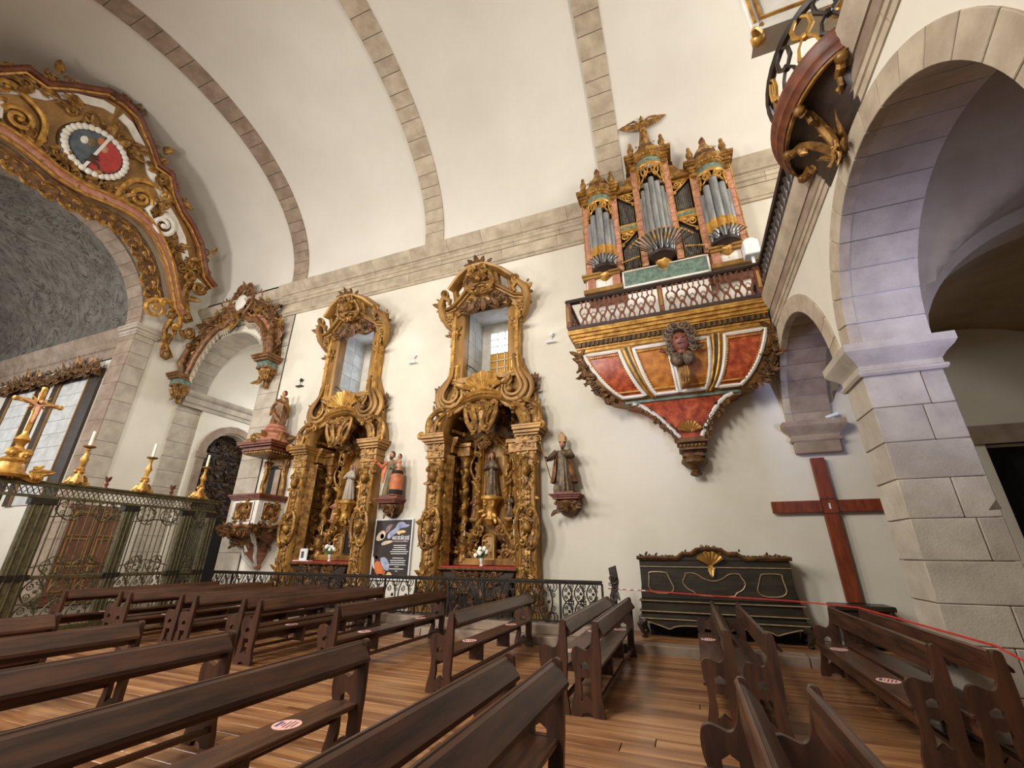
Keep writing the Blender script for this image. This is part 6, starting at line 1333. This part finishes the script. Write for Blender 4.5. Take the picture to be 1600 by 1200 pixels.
# ================================================================ poster on the wall
def blob(b, pts, y): b.prism(pts, y, y+.002)
t = thing('poster', 'tall dark poster with a sleeping man in orange and a flying angel, between the altars', 'poster', (-7.63, D-.06, 1.0))
W2, H2 = .59, 1.5
b = MB(); b.box(-W2-.04, W2+.04, -.005, .02, -.04, H2+.04); obj('white_margin', b, 'white_plastic', t, smooth=0)
b = MB(); b.box(-W2, W2, -.012, -.005, 0, H2); sheet_ = obj('printed_sheet', b, 'poster_dark', t, smooth=0) if 'poster_dark' in MATS else obj('printed_sheet', b, mat('poster_dark', (34, 28, 28), (62, 50, 46), 1.5, .4, bump=0), t, smooth=0)
mat('print_white', (222, 220, 222), (240, 238, 240), 5, .5, bump=0); mat('print_blue', (120, 128, 164), (186, 190, 212), 6, .5, bump=0); mat('print_skin', (196, 170, 140), (226, 206, 180), 6, .5, bump=0); mat('print_orange', (180, 84, 34), (222, 128, 66), 5, .5, bump=0); mat('print_brown', (72, 44, 34), (104, 70, 54), 5, .5, bump=0); mat('print_mauve', (120, 92, 104), (168, 140, 150), 5, .5, bump=0); mat('print_cream', (216, 172, 110), (240, 206, 150), 5, .5, bump=0)
U = lambda x, y: (-W2+2*W2*x, H2*(1-y))          # fractions of the sheet
for nm, pts, m in (('angel_hair', [(.02, .36), (.06, .25), (.2, .17), (.3, .22), (.28, .32), (.16, .37)], 'print_skin'), ('angel_face', [(.14, .27), (.2, .23), (.27, .27), (.24, .33), (.17, .33)], 'print_cream'),
    ('angel_arm', [(.2, .4), (.34, .36), (.5, .36), (.52, .39), (.34, .43), (.22, .45)], 'print_skin'), ('angel_robe', [(.34, .3), (.4, .2), (.55, .16), (.62, .04), (.78, .03), (.86, .09), (.97, .08), (.9, .13), (.7, .14), (.64, .2), (.5, .28), (.4, .34)], 'print_blue'), ('angel_wing', [(.28, .22), (.3, .12), (.42, .07), (.5, .08), (.4, .18), (.32, .24)], 'print_mauve'), ('angel_scarf', [(.58, .22), (.7, .18), (.86, .19), (.84, .23), (.72, .23), (.68, .27)], 'print_cream'),
    ('sleeper_sleeve', [(.2, .66), (.34, .64), (.44, .7), (.5, .8), (.48, .88), (.36, .86), (.26, .76)], 'print_blue'), ('sleeper_robe', [(.06, .73), (.2, .7), (.3, .82), (.42, .9), (.34, .95), (.14, .94), (.08, .84)], 'print_orange'), ('sleeper_knees', [(.12, .95), (.26, .92), (.42, .95), (.48, .88), (.58, .92), (.62, 1.0), (.1, 1.0)], 'print_cream'), ('sleeper_hair', [(.02, .67), (.08, .61), (.16, .62), (.18, .68), (.1, .71)], 'print_brown'), ('sleeper_face', [(.05, .64), (.1, .61), (.16, .64), (.15, .68), (.09, .68)], 'print_skin'), ('pillow', [(-.0, .62), (.05, .66), (.06, .8), (.1, .86), (.0, .8)], 'print_white')):
    b = MB(); b.prism(soft([U(*p) for p in pts]), -.015, -.012); obj(nm, b, m, sheet_, smooth=0)
tx = bpy.data.curves.new('poster_title', 'FONT'); tx.body = 'ANO DE SÃO JOSÉ'; tx.align_x = 'RIGHT'; tx.size = .12; tx.extrude = .001; tx.offset = .003; tx.materials.append(MATS['print_white'])
o = bpy.data.objects.new('title_lettering', tx); COL.objects.link(o); dg = bpy.context.evaluated_depsgraph_get(); me = bpy.data.meshes.new_from_object(o.evaluated_get(dg)); bpy.data.objects.remove(o); o = bpy.data.objects.new('title_lettering', me); COL.objects.link(o); o.parent = sheet_; o.rotation_euler = (pi/2, 0, 0); o.scale = (.56, 1.1, 1); o.location = (*[U(.97, .36)[0]], -.016, U(.9, .345)[1])
for y, x0, x1, h in ((.375, .5, .95, .03), (.445, .55, .91, .014), (.48, .56, .89, .014), (.515, .53, .92, .014), (.55, .47, .97, .014), (.585, .5, .94, .014), (.66, .56, .86, .014), (.70, .5, .92, .014), (.735, .51, .9, .014), (.77, .48, .93, .014), (.805, .64, .75, .012), (.84, .5, .88, .014), (.875, .66, .73, .012), (.945, .77, .92, .01), (.975, .77, .96, .012)):
    b = MB(); p, q = U(x0, y), U(x1, y); b.box(p[0], q[0], -.0145, -.012, p[1]-h/2*H2*.8, p[1]+h/2*H2*.8); obj('text_line', b, 'print_mauve' if h > .02 else 'print_white', sheet_, smooth=0)

# ================================================================ black vestment chest, cross, small cabinet
def make_chest():
    A = thing('vestment_chest', 'long black chest with raised back, gilt mouldings and a golden shell crest', 'chest', (.37, 10.0, .15))
    P = lambda n, b, m='wood_black', par=None, sm=30: obj(n, b, m, par or A, smooth=sm)
    # back: flared outline
    out = [(-1.40, .66), (-1.40, .78), (-1.38, .9), (-1.38, 1.40), (1.38, 1.40), (1.38, .95), (1.40, .80), (1.42, .66)]
    b = MB(); b.prism(out, .02, .4, .015); bk = P('back_board', b)
    top_ = [(-1.42, 1.42), (-.62, 1.42), (-.5, 1.50), (-.34, 1.50), (-.22, 1.58), (0, 1.60), (.22, 1.58), (.34, 1.50), (.5, 1.50), (.62, 1.42), (1.42, 1.42)]
    b = MB(); b.prism(top_+[(1.38, 1.38), (-1.38, 1.38)], .0, .42, .01); P('top_board', b, par=bk)
    b = MB(); b.sweep(top_, [(-.03, -.02), (-.03, .05), (.01, .08), (.04, .08), (.05, -.2)]); P('gilt_cornice', b, 'gold_dark', bk)
    for k in range(14): x = -1.3+k*.2; b = MB(); zz = 1.46 if abs(x) > .6 else (1.53 if abs(x) > .3 else 1.63); b.cluster(x, zz, .14, .04, 4, y=0, size=.07, seed=k); b.ball((x, -.0, zz), .03, 6); P('crest_carving', b, 'gold_dark', bk)
    b = MB(); b.sweep([(-1.38, 1.26), (1.38, 1.26)], [(-.008, -.02), (-.008, .03), (.008, .03), (.008, -.02)], y=.02); P('gilt_line', b, 'gilt_thread', bk)
    def line(pts, nm): b = MB(); b.tube([(x, .005, z) for x, z in soft(pts, 2)], .011, 5, closed=True); P(nm, b, 'gilt_thread', bk)
    for s in (-1, 1): line([(s*1.26, .76), (s*1.2, 1.1), (s*1.22, 1.16), (s*.86, 1.16), (s*.84, 1.1), (s*.7, .76)], 'panel_outline')
    line([(-.36, .74), (.36, .74), (.36, .8), (.5, .86), (.58, .98), (.5, 1.1), (.5, 1.15), (.3, 1.15), (.18, 1.05), (0, 1.0), (-.18, 1.05), (-.3, 1.15), (-.5, 1.15), (-.5, 1.1), (-.58, .98), (-.5, .86), (-.36, .8)], 'centre_outline')
    b = MB(); b.shell(0, 1.28, .28, .5, pi-.5, 7, -.02, .3); b.leaf(0, 1.3, -pi/2, .22, .07, -.04, .3); b.rosette(0, 1.24, .07, 5, -.05); P('shell_crest', b, 'gold_bright', bk)
    # drawer tier and stepped slab
    b = MB()
    for e, z0, z1 in ((.03, .62, .66), (0, .48, .62), (.06, .44, .48), (.02, .36, .44), (.1, .32, .36)): b.box(-1.40-e*.6, 1.40+e*.6, -.16-e*1.4, .42, z0, z1)
    dr = P('drawer_tier', b, sm=0)
    for z in (.64, .46, .34): b = MB(); b.box(-1.44, 1.44, -.32 if z < .4 else (-.26 if z < .5 else -.22), -.2, z-.008, z+.008); P('gilt_line', b, 'gilt_thread', dr, 0)
    b = MB(); b.box(-.004, .004, -.165, -.155, .48, .62); P('drawer_gap', b, 'gilt_thread', dr, 0)
    ap = [(-1.44, .34), (1.46, .34), (1.46, .26), (1.3, .28), (1.15, .24), (1.0, .2), (.9, .16), (.8, .22), (.6, .24), (.3, .24), (.15, .2), (0, .16), (-.15, .2), (-.3, .24), (-.6, .24), (-.8, .22), (-.9, .16), (-1.0, .2), (-1.15, .24), (-1.3, .28), (-1.44, .26)]
    ap = ap[:2]+soft(ap[2:], 2, False); b = MB(); b.prism(ap, -.28, .4); P('apron', b); b = MB(); b.tube([(x, -.285, z) for x, z in ap[2:]], .01, 5); P('apron_line', b, 'gilt_thread')
    for s in (-1, 1):
        for y in (-.24, .3):
            b = MB(S(s)); b.tube([(-1.36, y, .3), (-1.44, y-.04, .22), (-1.40, y-.03, .1), (-1.36, y, .04), (-1.40, y-.04, .0)], [.09, .07, .045, .035, .05], 7); P('cabriole_leg', b)
    b = MB(); b.box(-1.3, 1.3, .1, .4, .0, .3); P('underside_shade', b, 'black')  # black block put in as the shade below the chest
mat('wood_black', (32, 26, 17), (54, 45, 31), 5, .38, bump=.15, stretch=(.4, 1, 2)); mat('gilt_thread', (146, 122, 84), (180, 156, 116), 8, .4, .3, bump=0)
make_chest()
t = thing('wooden_cross', 'large plain red-brown wooden cross standing against the wall', 'cross', (2.72, D-.09, .84))
b = MB(); b.cbox(-.12, .12, -.05, .05, 0, 2.68, .008); obj('upright', b, 'wood_red', t)
b = MB(); b.cbox(-1.0, 1.0, -.045, .045, 1.6, 1.83, .008); obj('crossbeam', b, 'wood_red', t)
b = MB(); b.sweep([(-.13, 1.585), (.13, 1.585), (.13, 1.845), (-.13, 1.845)], [(0, 0), (0, .012), (-.015, .012), (-.015, 0)], True, y=-.05); obj('joint_frame', b, 'wood_pew', t)
b = MB(); b.box(-.014, .014, -.056, -.05, 1.66, 1.77); obj('paper_tag', b, 'white_plastic', t)
for x in (-.16, .16): b = MB(); b.ball((x, -.05, 1.62), .014, 6); obj('bolt', b, 'iron', t)
t = thing('side_cabinet', 'small dark cabinet with overhanging top under the wooden cross', 'cabinet', (2.72, 10.17, .15))
b = MB(); b.cbox(-.44, .44, -.28, .28, .6, .68, .012); obj('top', b, 'wood_black', t); b = MB(); b.cbox(-.36, .36, -.22, .26, .06, .6, .015); obj('body', b, 'wood_black', t)
for s in (-1, 1):
    b = MB(S(s)); b.tube([(-.36, -.22, .58), (-.42, -.26, .45), (-.36, -.22, .25), (-.4, -.24, .05), (-.42, -.26, 0)], [.05, .06, .04, .03, .04], 7); obj('scrolled_leg', b, 'wood_black', t)

# ================================================================ pews
def make_pew(L, label, group):
    t = thing('pew', label, 'pew', (0, 0, 0), group=group)
    XZ = Matrix.Identity(4)
    prof = [(-.46, 0), (-.30, 0), (-.27, .035), (-.2, .05), (-.13, .035), (-.10, 0), (.07, 0), (.06, .1), (.03, .2), (.035, .34), (.05, .45), (.055, .62), (.045, .88), (.03, .92), (-.035, .93), (-.06, .90), (-.075, .76), (-.11, .66), (-.17, .625), (-.25, .645), (-.33, .665), (-.40, .645), (-.43, .58), (-.415, .48), (-.38, .42), (-.375, .3), (-.41, .18), (-.45, .09)]
    hole1 = [(-.27, .45), (-.13, .45), (-.13, .49), (-.2, .52), (-.27, .49)]; hole2 = [(-.29, .38), (-.27, .22), (-.30, .14), (-.24, .17), (-.2, .2), (-.16, .17), (-.10, .14), (-.13, .22), (-.11, .38), (-.2, .35)]
    import bmesh
    K = .70; prof = [(x*K, z) for x, z in prof[:8]]+soft([(x*K, z) for x, z in prof[8:]], 2, False); hole1 = [(x*K, z) for x, z in hole1]; hole2 = soft([(x*K, z) for x, z in hole2], 1)
    def end_mesh():
        bm = bmesh.new(); loops = [prof, hole1[::-1], hole2[::-1]]; edges = []
        for lp in loops:
            vs = [bm.verts.new((x, -.025, z)) for x, z in lp]; edges += [bm.edges.new((vs[i], vs[(i+1) % len(vs)])) for i in range(len(vs))]
        r = bmesh.ops.triangle_fill(bm, edges=edges, use_beauty=True, use_dissolve=False)
        fs = [f for f in bm.faces]; ex = bmesh.ops.extrude_face_region(bm, geom=fs); bmesh.ops.translate(bm, vec=(0, .05, 0), verts=[v for v in ex['geom'] if isinstance(v, bmesh.types.BMVert)])
        bmesh.ops.recalc_face_normals(bm, faces=bm.faces); me = bpy.data.meshes.new('mesh'); bm.to_mesh(me); bm.free(); me.materials.append(MATS['wood_end']); return me
    em = end_mesh()
    for y in (.03, L-.03): obj('end_panel', em, parent=t, loc=(0, y, 0))
    b = MB(); b.cbox(-.30, -.0, .05, L-.05, .41, .445, .008); obj('seat', b, 'wood_pew', t)
    b = MB(); V = []; pr_ = [(-.045, .895), (-.025, .912), (.0, .90), (.085, .79), (.09, .765), (.07, .76), (-.015, .85), (-.025, .70), (-.05, .70)]; n = len(pr_)
    V = [(x, .06, z) for x, z in pr_]+[(x, L-.06, z) for x, z in pr_]; b.add(V, [(i, (i+1) % n, n+(i+1) % n, n+i) for i in range(n)]+[tuple(range(n)), tuple(range(n, 2*n))]); obj('back_rail', b, 'wood_pew', t, smooth=25)
    b = MB(); b.tube([(-.035, .06, .905), (-.035, L-.06, .905)], .016, 6); obj('rail_bead', b, 'wood_pew', t)
    b = MB(); b.cbox(-.03, .01, .05, L-.05, .12, .17, .006); obj('stretcher', b, 'wood_pew', t)
    b = MB(); b.cbox(-.27, -.24, .05, L-.05, .28, .41, .006); obj('seat_apron', b, 'wood_pew', t)
    for y in (L*.34, L*.67): b = MB(); b.cbox(-.25, -.02, y-.02, y+.02, .17, .41, .006); obj('seat_support', b, 'wood_pew', t)
    return t
proto = make_pew(3.22, 'dark wooden pew', 'pews in the block beside the iron altar rail')
far = [(-3.04, 5.60), (-4.97, 5.62), (-6.64, 5.70), (-7.13, 5.80), (-8.33, 5.80), (-8.79, 5.85), (-10.07, 5.72), (-10.55, 5.82), (-11.75, 5.5), (-1.115, 5.50), (-1.50, 5.50), (.26, 5.44), (.64, 5.40), (1.91, 5.36), (2.27, 5.24)]
near = [(-1.02, .38), (-1.405, .40), (.21, .32), (.595, .29), (-2.82, .44), (-4.28, .25), (-5.81, .32), (-7.45, .32), (-8.9, .3), (-10.3, .3)]
ORD = ('first', 'second', 'third', 'fourth', 'fifth', 'sixth', 'seventh', 'eighth', 'ninth', 'tenth', 'eleventh', 'twelfth', 'thirteenth', 'fourteenth', 'fifteenth')
def rank(L): return {k: ORD[i] for i, k in enumerate(sorted(range(len(L)), key=lambda k: L[k][0]))}
special = {12: 'dark wooden pew before the black chest, the one nearer the wooden cross', 11: 'dark wooden pew before the black chest, the one nearer the altar rail', 13: 'dark wooden pew in front of the small cabinet under the wooden cross', 14: 'dark wooden pew pressed against the stone pier of the loft'}
first = True; PEWS = []
for blk, LST in (('beside the altar rail', far), ('across the aisle from the altar rail', near)):
    rk = rank(LST)
    for k, (x, y) in enumerate(LST):
        lb = special[k] if LST is far and k in special else '%s dark wooden pew from the chancel screen, %s' % (rk[k], blk.replace(' from the altar rail', ''))
        g = 'pews in the block '+blk
        if first: proto.location = (x, y, 0); proto['label'] = lb; proto['group'] = g; o = proto; first = False
        else: o = dup(proto, (x, y, 0), 0, lb, g)
        PEWS.append((x, y, o, rk[k]))
# the pew by the pier stands askew of the column base: shorten nothing, only keep it clear
# ---- round seat stickers
b = MB(); b.lathe([(.105, 0), (.105, .0025), (.001, .003)], n=20); sm1 = mesh(b, 'sticker', 0)
inks = [mesh((lambda q: (q.box(x0, x1, y-.006, y+.006, .003, .004), q)[1])(MB()), 'sticker_ink', 0) for x0, x1, y in ((-.05, .05, .06), (-.07, .07, .03), (-.06, .06, 0), (-.03, .03, -.03))]
mat('sticker_blue', (70, 60, 130), (90, 80, 150), 10, .6, bump=0); b = MB(); b.box(-.05, .05, -.075, -.05, .003, .004); inkb = mesh(b, 'sticker_blue', 0)
def sticker(x, y, lb, g):
    t = thing('seat_sticker', lb, 'sticker', (x, y, .4455), random.Random(int(x*10+y*77)).uniform(-.5, .5)-pi/2, g); obj('disc', sm1, parent=t)
    for i_ in inks: obj('print_line', i_, parent=t)
    obj('print_block', inkb, parent=t)
GS = 'round stickers on the pew seats'
for k, (x, y, o, rk_) in enumerate(PEWS):
    fs = ((.28, .8) if k not in (9, 12, 14, 3, 5, 7) else ()) if k < 15 else ((.35, .8) if k in (19, 20) else (.8,) if k in (16, 17, 21) else ())
    if k == 9: fs = (.9,)
    for f in fs:
        bl = 'beside the altar rail' if k < 15 else 'across the aisle'
        en = ('wall end' if f > .5 else 'aisle end') if k < 15 else ('aisle end' if f > .5 else 'middle')
        sticker(x-.16, y+3.22*f, 'round pink sticker at the %s of the %s pew %s' % (en, rk_, bl), GS)
# ---- barrier tape from rail end past the chest to the pier
pts = [(-1.62, 9.5, 1.0), (-.9, 9.55, .98), (.4, 9.55, .93), (1.6, 9.5, .9), (2.24, 8.45, .93), (2.30, 5.3, .95), (2.5, 4.6, .7), (2.62, 4.3, .5)]
b = MB(); b.tube(pts, .011, 5, flat=.4); tp = tag(obj('barrier_tape', b, 'tape_red'), 'thin red and white barrier tape strung past the chest to the pews', 'tape')
for k in range(5):
    b = MB(); p = Vector(pts[0]).lerp(Vector(pts[1]), .1+.2*k); q = Vector(pts[0]).lerp(Vector(pts[1]), .2+.2*k); b.tube([p, q], .0125, 5); obj('white_stripe', b, 'white_plastic', tp)
# ---- small lamps on the wall and on the capitals
def spot(x, y, z, lb, M=None, dark=False):
    t = thing('spotlight', lb, 'lamp', (x, y, z)); m = 'iron_dark' if dark else 'white_plastic'
    b = MB(); b.box(-.14, .14, -.12, .0, 0, .035); obj('bracket', b, m, t, smooth=0)
    b = MB(); b.tube([(0, -.06, .03), (.02, -.06, .2)], .01, 5); obj('stem', b, m, t)
    b = MB(); b.tube([(.0, -.07, .2), (.05, -.05, .3)], [.045, .055], 8); obj('lamp_head', b, m, t)
spot(-7.55, D, 7.35, 'small white uplighter on the wall between the two altar windows'); spot(-2.9, D, 7.25, 'small white uplighter on the wall left of the organ balcony'); spot(-12.35, D, 7.2, 'small dark uplighter on the wall above the pulpit', dark=True)
for x, y, z, lb in ((2.95, 6.34, 4.2, 'small white spotlight on top of the pier capital'), (3.2, 10.42, 4.28, 'small grey spotlight on top of the wall corbel')):
    t = thing('capital_spotlight', lb, 'lamp', (x, y, z)); b = MB(); b.lathe([(.03, 0), (.03, .06)], n=8); obj('foot', b, 'white_plastic', t); b = MB(); b.tube([(-.12, 0, .08), (.1, -.02, .14)], [.035, .045], 10); obj('lamp_head', b, 'white_plastic', t)
# ---- little iron bracket in each altar window
for cx, lb in ((-4.9, 'thin curled iron bracket on the sill of the abbess altar window'), (-9.9, 'thin curled iron bracket on the sill of the pulpit-side altar window')):
    b = MB(); b.tube([(-.55, 0, .42), (-.4, 0, .3), (-.25, 0, .15), (-.05, 0, .03)], .018, 6); b.scroll(-.55, .36, .09, pi/2, 1.2, 1, .016, 0, 0); b.scroll(-.3, .1, .07, pi/2, 1.2, -1, .014, 0, 0); tag(obj('iron_bracket', b, 'iron_dark', None, (cx, D-.2, 6.46)), lb, 'bracket')
